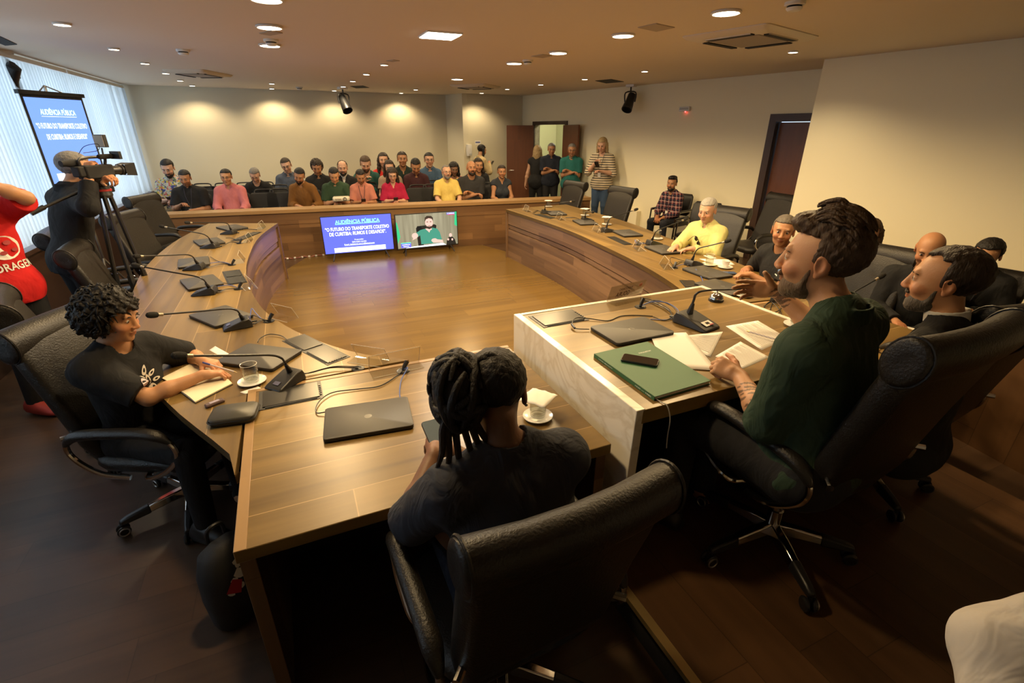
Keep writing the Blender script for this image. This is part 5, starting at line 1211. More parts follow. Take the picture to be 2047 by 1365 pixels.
def hairmat(name, col):
    if name in MATS: return MATS[name]
    m, nt, b = nodemat(name); b.inputs['Roughness'].default_value = .55; b.inputs['Specular IOR Level'].default_value = .3
    tc = N(nt, 'ShaderNodeTexCoord'); mp = N(nt, 'ShaderNodeMapping', ins={'Scale': (1, 1, .25)}); no = N(nt, 'ShaderNodeTexNoise', ins={'Scale': 160., 'Detail': 3.})
    nt.links.new(tc.outputs['Object'], mp.inputs[0]); nt.links.new(mp.outputs[0], no.inputs['Vector'])
    nt.links.new(mixc(nt, no.outputs[0], tuple(x*.45 for x in col), tuple(min(1, x*1.6) for x in col)), b.inputs['Base Color'])
    bp = N(nt, 'ShaderNodeBump', ins={'Strength': .7, 'Distance': .006}); nt.links.new(no.outputs[0], bp.inputs['Height']); nt.links.new(bp.outputs[0], b.inputs['Normal']); MATS[name] = m; return m
HAIR = {k: hairmat('hair_'+k, c) for k, c in dict(black=(.012, .010, .009), dark=(.025, .016, .011), brown=(.055, .032, .018), red=(.05, .02, .012), grey=(.15, .14, .13), silver=(.30, .285, .26), beard=(.13, .085, .052), blond=(.33, .23, .11), salt=(.10, .085, .07)).items()}
TONE = dict(light=(.56, .33, .22), fair=(.52, .30, .20), mid=(.50, .255, .13), tan=(.38, .185, .092), brown=(.20, .10, .055))
eye_mb = MB(); eye_mb.ell((0, 0, 0), (.0122, .0122, .0122), 16, 10)
eyew = plain('eye_white', (.55, .52, .48), .15); eyei = plain('eye_iris', (.02, .012, .008), .1)
_ew = MB()
_ew.ell((0, 0, 0), (.0122, .0122, .0122), 16, 10, Matrix.Rotation(R(-90), 3, 'X'))
for i_, f_ in enumerate(_ew.f):
    if min(_ew.v[k].y for k in f_) > .0095: _ew.mi[i_] = 1
_eo = _ew.build('eye', [eyew, eyei], smooth=180); EYE = _eo.data; bpy.data.objects.remove(_eo)
FLAGS = os.environ.get('PPL', 'all')
def basis(yaw=0, pitch=0, roll=0):
    """columns right, forward, up; pitch > 0 looks/leans down-forward, yaw > 0 turns left"""
    return Matrix.Rotation(R(yaw), 3, 'Z') @ Matrix.Rotation(R(-pitch), 3, 'X') @ Matrix.Rotation(R(roll), 3, 'Y')
def ik(S, W, l1, l2, pole):
    d = W-S; L = d.length; mx = (l1+l2)*.998
    if L > mx: W = S+d*(mx/L); d = W-S; L = mx
    u = d.normalized(); a = (l1*l1-l2*l2+L*L)/(2*L); hgt = math.sqrt(max(l1*l1-a*a, 0)); p = Vector(pole); p = p-u*p.dot(u)
    p = p.normalized() if p.length > 1e-6 else u.orthogonal().normalized()
    return S+u*a+p*hgt, W
def hand_prims(F, W, y, n, side, curl, sc, thumb=.4, infl=0, spread=1.0):
    y = y.normalized(); n = (n-y*n.dot(y)).normalized(); x = y.cross(n); ts = -side     # side +1 right hand
    def P(a, b, c): return W+x*(a*sc)+y*(b*sc)+n*(c*sc)
    F.cone(P(0, -.01, 0), P(0, .03, 0), .024*sc, .026*sc, .012)
    for xx in (-.026, -.009, .009, .025): F.cone(P(xx*.6, .02, 0), P(xx, .083-abs(xx+.006)*.25, .001), .0145*sc, .0118*sc, .010)
    Mh = Matrix(((x.x, y.x, n.x), (x.y, y.y, n.y), (x.z, y.z, n.z)))
    F.ell(P(0, .05, -.003), (.036*sc, .046*sc, .0135*sc), Mh, .01)
    kn = [(-.0285, .086, (.041, .026, .021)), (-.0095, .091, (.045, .029, .022)), (.0095, .087, (.041, .027, .021)), (.0265, .078, (.033, .021, .019))]
    for i, (kx, ky, ls) in enumerate(kn):
        kx = kx*(-ts) if ts > 0 else kx
        p = P(kx, ky, .0); a = 0; cu = curl[i] if isinstance(curl, (list, tuple)) else curl
        for j, (l, da) in enumerate(zip(ls, (72, 88, 62))):
            a += R(da)*cu+R(4); dx = kx*1.6*spread*(1-cu)
            d = (y*math.cos(a)-n*math.sin(a)+x*dx*2.2).normalized(); q = p+d*(l*sc)
            F.cone(p, q, (.0093-.0008*j-.0008*(i == 3))*sc, (.0086-.0008*j-.0008*(i == 3))*sc, .0035); p = q
    p = P(ts*.018, .018, -.008); d = (x*ts*.75+y*.62-n*.35).normalized()
    for j, (l, r0, r1) in enumerate(((.040, .0165, .0125), (.032, .0118, .0105), (.027, .0102, .0085))):
        q = p+d*(l*sc); F.cone(p, q, r0*sc, r1*sc, .006); p = q
        d = (d+(-x*ts*.55+y*.35-n*.25)*thumb).normalized()
PEOPLE = []
HS = 1.07
def person(label, pose='sit', face=0, head_at=None, root_at=None, floor=0, s=None, hh=.0075, group=None, skin='mid', bw=1.0, belly=0., fem=False, lean=6, side=0, twist=0,
           hyaw=0, hpitch=8, hroll=0, neckf=0., handL=None, handR=None, fdL=None, fdR=None, nL=None, nR=None, curlL=.35, curlR=.35, poleL=None, poleR=None, thumbL=.4, thumbR=.4,
           top='tee', topmat=None, sleeve=.6, bot=None, shoe=None, hair='short', hairmat='dark', hvol=0., beard=None, stubble=0., glasses=False, knees=None, ankles=None, seat=.44, foot=True, eyesdown=0, earring=False,
           hands=None, open_collar=False, paint=(), lanyard=False, noclothes=False, category='person', fit_s=True, legs=True):
    t = thing('person', (0, 0, 0), R(face), label, category, group)
    T = basis(twist, lean, side); up = T.col[2]; fw = T.col[1]; rt = T.col[0]
    sit = pose == 'sit'
    hipz = seat+.09 if sit else .93
    # unscaled head centre
    def layout(sc):
        H = Vector((0, 0, hipz if not sit else (seat+.09*sc)/1)) if sit else Vector((0, 0, .93*sc))
        Nb = H+up*(.475*sc); nd = (up+fw*(.25+neckf)+Vector((0, 0, .45))).normalized(); Hd = Nb+nd*(.205*sc); return H, Nb, nd, Hd
    if s is None:
        z = head_at.z-floor; s = 1.0
        for _ in range(6):
            H, Nb, nd, Hd = layout(s); s *= (z-(0 if not sit else seat))/max(Hd.z+.112*HS*s-(0 if not sit else seat), .1)
        s = min(max(s, .86), 1.14)
    H, Nb, nd, Hd = layout(s)
    Rz = Matrix.Rotation(R(face), 3, 'Z')
    if head_at is not None:
        off = Rz @ Vector((Hd.x, Hd.y, 0)); t.location = (head_at.x-off.x, head_at.y-off.y, head_at.z-(Hd.z+.112*HS*s) if fit_s else floor)
    else: t.location = (root_at[0], root_at[1], floor)
    loc = Vector(t.location); Ri = Rz.transposed()
    def local(p): return Ri @ (Vector(p)-loc)
    MH = basis(hyaw, hpitch, hroll)
    def hp(x, y, z): return Hd+MH @ Vector((x*s, y*s, z*s))
    def tp(x, y, z): return H+rt*(x*s)+fw*(y*s)+up*(z*s)
    sw = .156*bw+(0 if not fem else -.014)
    Sh = {1: tp(sw, -.005, .435), -1: tp(-sw, -.005, .435)}
    arms = {}
    for sd, hnd, pole in ((1, handR, poleR), (-1, handL, poleL)):
        pr_ = dict(phone=((.055, .30, .21), (-.06, .31, .20)), lap=((.08, .34, .09), (-.08, .34, .09)), knees=((.15, .40, .08), (-.15, .40, .08)), write=((.05, .33, .15), (-.12, .33, .11)), cross=((-.025, .215, .215), (.055, .175, .25)), chin=((.10, .30, .26), (-.05, .26, .16)), up=((.06, .27, .36), (-.08, .28, .22)))
        if hnd is None and hands: q_ = pr_[hands][0 if sd > 0 else 1]; hnd = loc+Rz @ (H+Vector(q_)*s)
        if hnd is None: hnd = loc+Rz @ (Vector((sd*.13, .40, hipz+.06)) if sit else Vector((sd*.27, .06, .80*s)))
        W = local(hnd); pole = Vector(pole) if pole is not None else Vector((sd*.7, -.5, -.7))
        if hands == 'cross': pole = Vector((sd*.35, -.1, -1)); curlL, curlR = .5, .5
        E, W = ik(Sh[sd], W, .285*s, .258*s, pole); arms[sd] = (E, W)
    hpj = {sd: tp(sd*.088, 0, -.02) for sd in (1, -1)}
    kn, an = {}, {}
    for sd in (1, -1):
        if sit:
            k0 = Vector((sd*.12, .43*s, seat+.07)); a0 = Vector((sd*.13, .42*s, .085))
        else: k0 = Vector((sd*.095, .025, .49*s)); a0 = Vector((sd*.105, -.02, .085))
        kn[sd] = Vector(knees[0 if sd < 0 else 1]) if knees else k0; an[sd] = Vector(ankles[0 if sd < 0 else 1]) if ankles else a0
    pts = [Hd+Vector((0, 0, .15)), Hd+Vector((0, .15, 0)), Hd-Vector((0, .15, 0))]+[q+Vector((a, b, c)) for sd in (1, -1) for q in arms[sd] for a in (-.17, .17) for b in (-.17, .17) for c in (-.1, .12)]+[Sh[sd]+Vector((sd*.12, 0, 0)) for sd in (1, -1)]+[H+Vector((a*.3*bw, b, -.16)) for a in (-1, 1) for b in (-.22, .25)]
    if legs: pts += [q+Vector((a, b, 0)) for sd in (1, -1) for q in (kn[sd], an[sd]) for a in (-.13, .13) for b in (-.13, .13)]+[Vector((an[sd].x, an[sd].y+.24, -.01)) for sd in (1, -1)]
    lo = [min(p[i] for p in pts)-.03 for i in range(3)]; hi = [max(p[i] for p in pts)+.03 for i in range(3)]; lo[2] = max(lo[2], -.04 if legs else lo[2])
    def torso(F, e, k=.05):
        F.ell(tp(0, -.01, -.015), (.168*bw*s, .125*s, .12*s), T, .01, infl=e)
        F.ell(tp(0, .0, .14), ((.14 if not fem else .122)*bw*s, (.105+.03*belly)*s, .17*s), T, k, infl=e)
        if belly: F.ell(tp(0, .05+.04*belly, .09), (.13*bw*s, .09*s, .14*s), T, k, infl=e)
        F.ell(tp(0, -.002, .30), (.158*bw*s*(1 if not fem else .92), .112*s, .18*s), T, k, infl=e)
        F.cone(tp(-.135*bw, -.012, .43), tp(.135*bw, -.012, .43), .064*s+e, .064*s+e, k)
        for sd in (1, -1):
            F.cone(tp(sd*.125*bw, -.018, .445), tp(sd*.03, -.012, .52), .046*s+e, .046*s+e, .04)
            if fem: F.ell(tp(sd*.072, .085, .275), (.066*s, .058*s, .066*s), T, .03, infl=e)
    # ---------------- body
    F = Field(lo, hi, hh)
    torso(F, 0)
    F.cone(tp(0, -.012, .47), hp(0, -.022, -.07), .058*s*(.9 if fem else 1), .053*s*(.9 if fem else 1), .03)
    for sd, cu, fd, nn, th in ((1, curlR, fdR, nR, thumbR), (-1, curlL, fdL, nL, thumbL)):
        E, W = arms[sd]
        F.cone(Sh[sd], Sh[sd].lerp(E, .3), .054*s*bw**.5, .049*s*bw**.5, .04); F.cone(Sh[sd].lerp(E, .1), E, .050*s*bw**.5, .040*s, .03)
        F.cone(E, E.lerp(W, .35), .041*s, .042*s, .02); F.cone(E.lerp(W, .35), W, .042*s, .026*s, .02)
        dfo = (W-E).normalized(); y = (Ri @ Vector(fd)) if fd is not None else dfo
        nn_ = (Ri @ Vector(nn)) if nn is not None else Vector((0, -.15, 1))
        hand_prims(F, W, y, nn_, sd, cu, s*(.92 if fem else 1.02), th)
        if legs:
            F.cone(hpj[sd], kn[sd], .088*s*bw**.6, .056*s, .04); F.cone(kn[sd], kn[sd].lerp(an[sd], .35), .055*s, .056*s, .02); F.cone(kn[sd].lerp(an[sd], .35), an[sd], .056*s, .038*s, .02)
            F.cone(an[sd]+Vector((0, -.03, -.045)), an[sd]+Vector((sd*.02, .15, -.055)), .036, .026, .02)
    # head
    s *= HS
    F.ell(hp(0, -.014, .034), (.0765*s, .097*s, .080*s), MH, .02); F.ell(hp(0, .026, -.018), (.064*s, .066*s, .086*s), MH, .03)
    jw = .050 if not fem else .045
    F.ell(hp(0, .030, -.072), (jw*s, .052*s, .038*s), MH, .025); F.ell(hp(0, .071, -.096), (.021*s, .017*s, .016*s), MH, .02)
    F.cone(hp(-.034, .080, .028), hp(.034, .080, .028), .0125*s, .0125*s, .012)
    for sd in (1, -1):
        F.ell(hp(sd*.032, .098, .008), (.019*s, .013*s, .0125*s), MH, .012, 'sub'); F.ell(hp(sd*.038, .066, -.028), (.026*s, .024*s, .022*s), MH, .02)
        F.ell(hp(sd*.030, .0805, .0075), (.0145*s, .0105*s, .0095*s), MH, .006)
    F.cone(hp(0, .090, .016), hp(0, .1075, -.024), .0085*s, .0115*s, .010); F.ell(hp(0, .1075, -.028), (.0125*s, .0115*s, .0098*s), MH, .006)
    for sd in (1, -1): F.ell(hp(sd*.013, .102, -.031), (.0085*s, .0105*s, .008*s), MH, .006)
    F.ell(hp(0, .090, -.0555), (.022*s, .0095*s, .0065*s), MH, .007); F.ell(hp(0, .089, -.0675), (.019*s, .0095*s, .007*s), MH, .007)
    F.cone(hp(-.022, .100, -.0612), hp(.022, .100, -.0612), .0022*s, .0022*s, .003, 'sub')
    for sd in (1, -1):
        Me = MH @ Matrix.Rotation(R(-18)*sd, 3, 'Z')
        F.ell(hp(sd*.079, -.014, .0), (.0095*s, .021*s, .034*s), Me, .008); F.ell(hp(sd*.088, -.008, .002), (.007*s, .011*s, .019*s), Me, .006, 'sub'); F.ell(hp(sd*.078, -.006, -.028), (.007*s, .010*s, .011*s), Me, .006)
    P, Q = F.mesh(); base = np.array(TONE[skin], f32); C = np.tile(base, (len(P), 1))
    def blot(c, r, col, M3, amt=1.0):
        nonlocal C
        q = (P-np.array(c, f32)) @ np.array(M3, f32); d = np.sqrt(((q/np.array(r, f32))**2).sum(1)); w = np.clip((1.15-d)/.3, 0, 1)*amt; C = C*(1-w[:, None])+np.array(col, f32)*w[:, None]
    red = np.array(base)*np.array([1.05, .72, .66]); drk = np.array(base)*.55
    for sd in (1, -1):
        blot(hp(sd*.045, .07, -.028), (.03*s, .04*s, .025*s), red, MH, .45); blot(hp(sd*.08, -.01, 0), (.02*s, .03*s, .04*s), red, MH, .4); blot(hp(sd*.031, .09, .004), (.019*s, .03*s, .012*s), drk, MH, .22)
        E, W = arms[sd]; blot(W+(W-E).normalized()*.1, (.06, .06, .06), red, Matrix.Identity(3), .35)
    blot(hp(0, .108, -.03), (.02*s, .02*s, .015*s), red, MH, .4); blot(hp(0, .096, -.0612), (.025*s, .02*s, .0105*s), np.array(base)*np.array([.85, .5, .48]), MH, .8); blot(hp(0, .1, -.0612), (.022*s, .02*s, .0026*s), drk*.6, MH, .7)
    if stubble: blot(hp(0, .05, -.085), (.068*s, .075*s, .04*s), np.array(base)*.32+np.array((.02, .018, .016)), MH, stubble); blot(hp(0, .1, -.046), (.03*s, .03*s, .008*s), np.array(base)*.35, MH, stubble)
    for fn in paint: C = fn(P, C, dict(arms=arms, hp=hp, tp=tp, s=s, Sh=Sh))
    np_mesh('body', P, Q, SKIN, t, C)
    for sd in (1, -1):
        e = bpy.data.objects.new('eye', EYE); COL.objects.link(e); e.parent = t; me_ = MH @ Matrix.Rotation(R(-eyesdown), 3, 'X'); M4 = me_.to_4x4(); M4.translation = hp(sd*.0305, .0795, .0065); e.matrix_local = M4 @ Matrix.Diagonal((s, s, s, 1))
        mb = MB(); mb.tube([hp(sd*.016, .0925, .0235), hp(sd*.032, .0925, .029), hp(sd*.050, .077, .0225)], [.0018*s, .0034*s, .0012*s], 6, sub=4); mb.build('eyebrow', HAIR[hairmat if hairmat not in ('blond',) else 'brown'], t)
    # ---------------- hair
    if hair != 'none':
        h2 = min(.0055, hh); G = Field([Hd[i]-.34*s if hair in ('long', 'dreads') else Hd[i]-.21*s for i in range(3)], [Hd[i]+.24*s for i in range(3)], h2); v = hvol
        def facecut(z0=.072, y0=.020): G.wedge(hp(0, .08, z0), MH @ Vector((0, -.12, 1)), hp(0, y0, 0), MH @ Vector((0, 1, .22)), .012)
        if hair in ('short', 'curly', 'quiff', 'fringe', 'bun', 'bob', 'receding'):
            G.ell(hp(0, -.018, .040), ((.084+v)*s, (.104+v)*s, (.086+v)*s), MH, .0)
            if hair == 'quiff': G.ell(hp(0, .045, .105), (.06*s, .05*s, .032*s), MH, .02); G.ell(hp(0, -.02, .105), (.068*s, .085*s, .033*s), MH, .02)
            if hair == 'curly': G.ell(hp(0, -.05, .0), ((.10+v)*s, (.085+v)*s, .11*s), MH, .02)
            facecut({'receding': .090, 'quiff': .082, 'curly': .062, 'bob': .070}.get(hair, .074), {'curly': .034, 'bob': .040}.get(hair, .018))
            c = hp(0, 0, -.085 if hair != 'bob' else -.14); G.plane(c, -(MH.col[2]), .01)
            if hair in ('short', 'quiff', 'fringe', 'receding'):
                c = hp(0, -.03, -.045); n = MH @ Vector((0, .55, -.83)); G.plane(c, n, .01)
            if hair == 'fringe': G.ell(hp(0, .012, .088), (.062*s, .088*s, .055*s), MH, .01, 'sub')
            if hair == 'receding':
                for sd in (1, -1): G.ell(hp(sd*.05, .07, .09), (.028*s, .045*s, .03*s), MH, .01, 'sub')
            if hair == 'bun': G.ell(hp(0, -.11, .05), (.04*s, .04*s, .04*s), MH, .01)
            if hair == 'bob':
                for sd in (1, -1): G.cone(hp(sd*.075, -.01, .02), hp(sd*.088, .012, -.11), .03*s, .024*s, .02)
        if hair == 'long':
            G.ell(hp(0, -.02, .038), ((.086+v)*s, (.106+v)*s, (.088+v)*s), MH, .0); facecut(.072, .040)
            G.ell(hp(0, -.075, -.07), ((.088+v)*s, .055*s, .17*s), MH, .03)
            for sd in (1, -1): G.cone(hp(sd*.077, -.005, .02), hp(sd*.085, .0, -.12), .026*s+v*.5, .03*s+v*.5, .02); G.cone(hp(sd*.085, .0, -.12), hp(sd*.095, .02, -.24), .03*s+v*.5, .018*s, .02)
        amp = {'curly': .011, 'long': .005, 'bob': .004, 'quiff': .004}.get(hair, .0025)
        G.wobble(amp*(1+v*12), {'curly': 120, 'long': 90}.get(hair, 140), hvol*100+len(label))
        P, Q = G.mesh()
        if len(P): np_mesh('hair', P, Q, HAIR[hairmat], t)
    if beard:
        G = Field([Hd[i]-.17*s for i in range(3)], [Hd[i]+.15*s for i in range(3)], min(.0045, hh))
        G.ell(hp(0, .031, -.074), ((jw+.007)*s, .061*s, .046*s), MH, .0); G.ell(hp(0, .07, -.098), (.028*s, .026*s, .024*s), MH, .02); G.cone(hp(-.02, .094, -.047), hp(.02, .094, -.047), .008*s, .008*s, .008)
        for sd in (1, -1): G.cone(hp(sd*.062, .012, -.005), hp(sd*.052, .03, -.07), .0065*s, .011*s, .01)
        G.ell(hp(0, .10, -.062), (.019*s, .02*s, .0085*s), MH, .004, 'sub'); G.ell(hp(0, .066, -.015), (.047*s, .06*s, .032*s), MH, .006, 'sub'); G.wobble(.0015, 300, 1); P, Q = G.mesh(); np_mesh('beard', P, Q, HAIR[beard], t)
    if glasses:
        mb = MB()
        for sd in (1, -1):
            mb.tube([hp(sd*.032+.022*math.cos(a), .1015-.006*abs(math.cos(a))*(1 if math.cos(a)*sd > 0 else 0), .004+.017*math.sin(a)) for a in [2*math.pi*k/16 for k in range(16)]], .0016*s, 6, closed=True); mb.tube([hp(sd*.054, .096, .008), hp(sd*.078, .02, .012), hp(sd*.081, -.02, .0)], .0015*s, 6, sub=3)
        mb.tube([hp(-.010, .104, .006), hp(.010, .104, .006)], .0014*s, 6); mb.build('glasses', M['black'], t)
    if earring: mb = MB(); mb.ell(hp(.083, -.002, -.038), (.005, .005, .005)); mb.build('earring', M['steel'], t)
    # ---------------- clothes
    s /= HS
    if topmat is not None:
        e = .017; G = Field([x-.02 for x in lo], [x+.02 for x in hi], hh); torso(G, e)
        jacket = top == 'jacket'
        if not sit: G.ell(tp(0, .0, -.03), (.20*bw*s, .155*s, .19*s), T, .04)
        for sd in (1, -1):
            E, W = arms[sd]; r0 = .058*s*bw**.5+e
            if sleeve <= 0: continue
            if sleeve < 1:
                c = Sh[sd].lerp(E, sleeve); n = (E-Sh[sd]).normalized(); G.cone(Sh[sd], E, r0, .052*s+e+.008, .035, cut=(c, n))
            else:
                G.cone(Sh[sd], E, r0, .046*s+e+.004, .035); f = sleeve-1
                c = E.lerp(W, f); n = (W-E).normalized(); G.cone(E, W, .046*s+e+.004, .034*s+e, .02, cut=(c, n))
                if f < .7: G.ring(E.lerp(W, f-.10), E.lerp(W, f+.01), .047*s+e*.6, .006)
        hem = tp(0, 0, (-.10 if sit else -.13) if top != 'dress' else -.2); G.plane(hem, -up, 0)
        if not sit and top in ('tee', 'polo', 'shirt'): pass
        nb, nt_ = tp(0, -.012, .495), hp(0, -.02, -.05)
        rr_ = .066*s if top != 'tee' else .072*s
        G.cone(nb+(nt_-nb)*.12+fw*.012, nt_, rr_, rr_, .004, 'sub')
        if top in ('shirt', 'vneck', 'jacket') or open_collar:
            dep = {'jacket': .27, 'vneck': .15}.get(top, .10)
        if top in ('polo', 'shirt', 'jacket'): G.ring(tp(0, -.02, .50), tp(0, -.022, .548), .073*s, .0055, .012)
        if top in ('shirt', 'vneck', 'jacket', 'polo') or open_collar:
            dep = {'jacket': .27, 'vneck': .15, 'polo': .075}.get(top, .10)
            G.cone(tp(0, .14, .545-dep), tp(0, .10, .575), .003*s, (.040 if top != 'vneck' else .055)*s, .003, 'sub'); G.cone(tp(0, .09, .545-dep), tp(0, .05, .575), .001*s, (.034 if top != 'vneck' else .05)*s, .003, 'sub')
        G.wobble(.0022, 38, len(label)*.7)
        P, Q = G.mesh(); sh = np_mesh('jacket' if jacket else ('dress' if top == 'dress' else 'shirt'), P, Q, topmat, t)
        if jacket:
            G = Field([x-.02 for x in lo], [x+.02 for x in hi], hh); torso(G, .006); G.plane(tp(0, 0, 0), -up); G.cone(tp(0, -.012, .50), nt_, .062*s, .06*s, .004, 'sub'); G.ring(tp(0, -.012, .50), tp(0, 0, .575), .064*s, .005, .006); P, Q = G.mesh(); np_mesh('undershirt', P, Q, cloth('white_shirt', (.62, .60, .56)), t)
        if lanyard:
            mb = MB()
            for sd in (1, -1): mb.tube([tp(sd*.055, .06, .515), tp(sd*.045, .125, .40), tp(sd*.02, .14, .28), tp(0, .143+.03*belly, .20)], .004, 6, sub=5)
            ly = mb.build('lanyard', cloth('lanyard_dark', (.05, .05, .07)), t); mb = MB(); mb.box(tp(0, .150+.04*belly, .16), (.055*s, .004, .08*s), T); mb.build('badge', M['paper'], ly)
    if bot is not None and legs:
        G = Field([x-.02 for x in lo], [x+.02 for x in hi], hh); G.ell(tp(0, -.01, -.02), (.168*bw*s, .125*s, .12*s), T, .01, infl=.012)
        for sd in (1, -1): G.cone(hpj[sd], kn[sd], .102*s*bw**.6, .070*s, .06); G.cone(kn[sd], an[sd]+Vector((0, 0, .0)), .069*s, .054*s, .02, cut=(an[sd]+Vector((0, 0, .0)), (an[sd]-kn[sd]).normalized()))
        G.plane(tp(0, 0, .10), up); P, Q = G.mesh(); np_mesh('trousers', P, Q, bot, t)
    if foot and legs:
        for sd in (1, -1):
            mb = MB(); a = an[sd]; mb.loft([[Vector((a.x+sd*.015+p.x, a.y+y+.0, z+p.z)) for p in [Vector((w_*math.cos(q), 0, h_*max(math.sin(q), -.45))) for q in [2*math.pi*k/12 for k in range(12)]]] for y, z, w_, h_ in ((-.075, a.z-.04, .03, .03), (-.05, a.z-.03, .043, .06), (0, a.z-.03, .045, .075), (.07, a.z-.045, .048, .05), (.14, a.z-.055, .05, .032), (.185, a.z-.06, .035, .022))]); mb.build('shoe', shoe or M['black'], t, smooth=70)
    info = dict(root=t, Hd=Hd, MH=MH, T=T, tp=tp, hp=hp, arms=arms, s=s, Sh=Sh, H=H, loc=loc, Rz=Rz); PEOPLE.append(info)
    return info
def decal(info, piece, mb, M4, mat, name, off=.004, far=.5):
    """drape flat artwork (XY of mb) placed by M4 (root space, looking along -Z of the frame) onto a clothing mesh"""
    o = [c for c in info['root'].children if c.name.split('.')[0] == piece][0]; me = o.data
    bm = bmesh.new(); bm.from_mesh(me); tree = BVHTree.FromBMesh(bm); bm.free()
    z = (M4.to_3x3() @ Vector((0, 0, 1))).normalized(); vs = []
    for p in mb.v:
        q = M4 @ p; h = tree.ray_cast(q+z*.3, -z, far+.3); vs.append(h[0]+z*off if h[0] is not None else q)
    mb.v = vs; mb.keep = True; return mb.build(name, mat, o, smooth=0)

def curls(i, mat, n, seed):
    """loose curls over the curly cap"""
    r_ = random.Random(seed); hp, MH, s = i['hp'], i['MH'], i['s']*HS; m = MB()
    for q in range(n):
        th, ph = r_.uniform(0, 6.283), r_.uniform(-.55, 1.45); d = Vector((math.cos(th)*math.cos(ph), math.sin(th)*math.cos(ph), math.sin(ph)))
        p = Vector((d.x*.108, -.03+d.y*.118, .025+d.z*.112))
        if p.y > .03 and p.z < .055: continue
        u = d.orthogonal().normalized(); u = (u*math.cos(q)+d.cross(u)*math.sin(q)); v = d.cross(u); rr = r_.uniform(.009, .017); a0 = r_.uniform(0, 6.3); dr = r_.uniform(.6, 1.4)
        pts = [Vector(p)+u*rr*math.cos(a0+k_*.85*dr)+d*(rr*.9*math.sin(a0+k_*.85*dr)+r_.uniform(-.004, .01))+v*(k_-3)*.0045-Vector((0, 0, .0012*k_*k_)) for k_ in range(7)]
        m.tube([hp(*(x/HS)) if False else hp(x.x*HS, x.y*HS, x.z*HS) for x in pts], [.0022*s, .0045*s, .0042*s, .0015*s], 5, sub=2)
    m.build('hair_curls', HAIR[mat], i['root'], smooth=180)
def strands(i, mat, n, seed):
    """locks combed back over the crown"""
    r_ = random.Random(seed); hp, s = i['hp'], i['s']*HS; m = MB()
    for q in range(n):
        x0 = r_.uniform(-.068, .068); t0 = r_.uniform(-.1, .9); lift = r_.uniform(.0, .010); pts = []
        for k_ in range(6):
            a = 1.05+t0+k_*.16; w_ = math.sqrt(max(0, 1-(x0/.088)**2)); x = x0*(1+.06*k_)+.004*math.sin(q+k_)
            pts.append(hp(x*HS, (-.016+math.cos(a)*.106*w_)*HS, (.044+math.sin(a)*(.096+lift)*w_+(.022 if a < 1.6 else .012)*w_)*HS))
        m.tube(pts, [.003*s, .0065*s, .006*s, .002*s], 5, sub=2)
    m.build('hair_locks', HAIR[mat], i['root'], smooth=180)
# ================================================================ audience seats
def make_seat(label):
    t = thing('audience_chair', (0, 0, 0), 0, label, 'chair', 'black audience chairs behind the rail')
    m = MB(); m.loft([rrect(.42, .42, .08, .40), rrect(.46, .45, .09, .42), rrect(.46, .45, .09, .45), rrect(.40, .39, .08, .465)]); m.build('seat', M['fabric'], t, smooth=60)
    m = MB(); rs_ = []
    for y, z, w_, th in ((-.20, .50, .40, .03), (-.215, .54, .45, .045), (-.25, .72, .46, .05), (-.275, .85, .44, .04), (-.28, .875, .38, .03)): rs_.append([Vector((p.x, y+p.y+.03*(p.x/.22)**2, z)) for p in rrect(w_, th, th*.45, 0, 5)])
    m.loft(rs_); b = m.build('backrest', M['fabric'], t, smooth=60)
    m = MB(); m.tube([(-.15, -.27, .86), (-.13, -.285, .915), (0, -.29, .925), (.13, -.285, .915), (.15, -.27, .86)], .012, 8, sub=4); m.build('handle', M['black'], b)
    for s in (-1, 1):
        for y in (-.18, .18): m = MB(); m.tube([(s*.18, y, .41), (s*.21, y*1.1, .0)], .011, 8); m.build('leg', M['black'], t)
        m = MB(); m.tube([(s*.24, -.23, .50), (s*.25, -.20, .63), (s*.25, .12, .64), (s*.24, .16, .60)], .017, 8, sub=4); m.build('armrest', M['black'], t)
    return t
SEAT0 = None
FTH = math.atan2(-rn.x, rn.y)
def seat_at(x, y, rz, label):
    global SEAT0
    if SEAT0 is None: SEAT0 = make_seat(label); SEAT0.location = (x, y, 0); SEAT0.rotation_euler.z = rz; return SEAT0
    return dup(SEAT0, (x, y, 0), rz, label)
def rowpt(x, y, k): return on_plane(x, y, ra-rn*k, rn)
ROW = dict(A=1.02, B=1.78, C=2.45, D=2.08)
C_ = dict(blacktee=cloth('black_knit', (.014, .014, .015)), navy=cloth('navy_knit', (.018, .022, .035)), jeans=cloth('blue_denim', (.04, .07, .13)), darkpants=cloth('dark_trousers', (.018, .018, .02)), khaki=cloth('khaki_trousers', (.20, .16, .10)))
def audience(row, px, py, label, seatlabel, face=0, **kw):
    p = rowpt(px, py, ROW[row]); kw.setdefault('bot', C_['darkpants']); kw.setdefault('group', 'audience seated behind the rail')
    i = person(label, head_at=p, face=math.degrees(FTH)+face, floor=0, **kw)
    i['root'].location.z = max(min(i['root'].location.z, .03), -.02) if abs(i['root'].location.z) < .1 else i['root'].location.z
    l = i['root'].location; d = Matrix.Rotation(R(math.degrees(FTH)+face), 3, 'Z') @ Vector((0, -.02, 0)); seat_at(l.x+d.x, l.y+d.y, FTH+R(face), 'black audience chair under the '+seatlabel)
    return i
def held_phone(i, label, dz=.03, fwd=.09, tilt=35, w_=.074, l_=.15, mat=None, name='phone'):
    a = (i['arms'][1][1]+i['arms'][-1][1])/2; p = i['loc']+i['Rz'] @ (a+Vector((0, fwd, dz)))
    o = phone(p, p.z, i['root'].rotation_euler.z, label, R(tilt), w_=w_, l_=l_, screen=mat); o.rotation_euler = Euler((R(tilt), 0, i['root'].rotation_euler.z)); return o
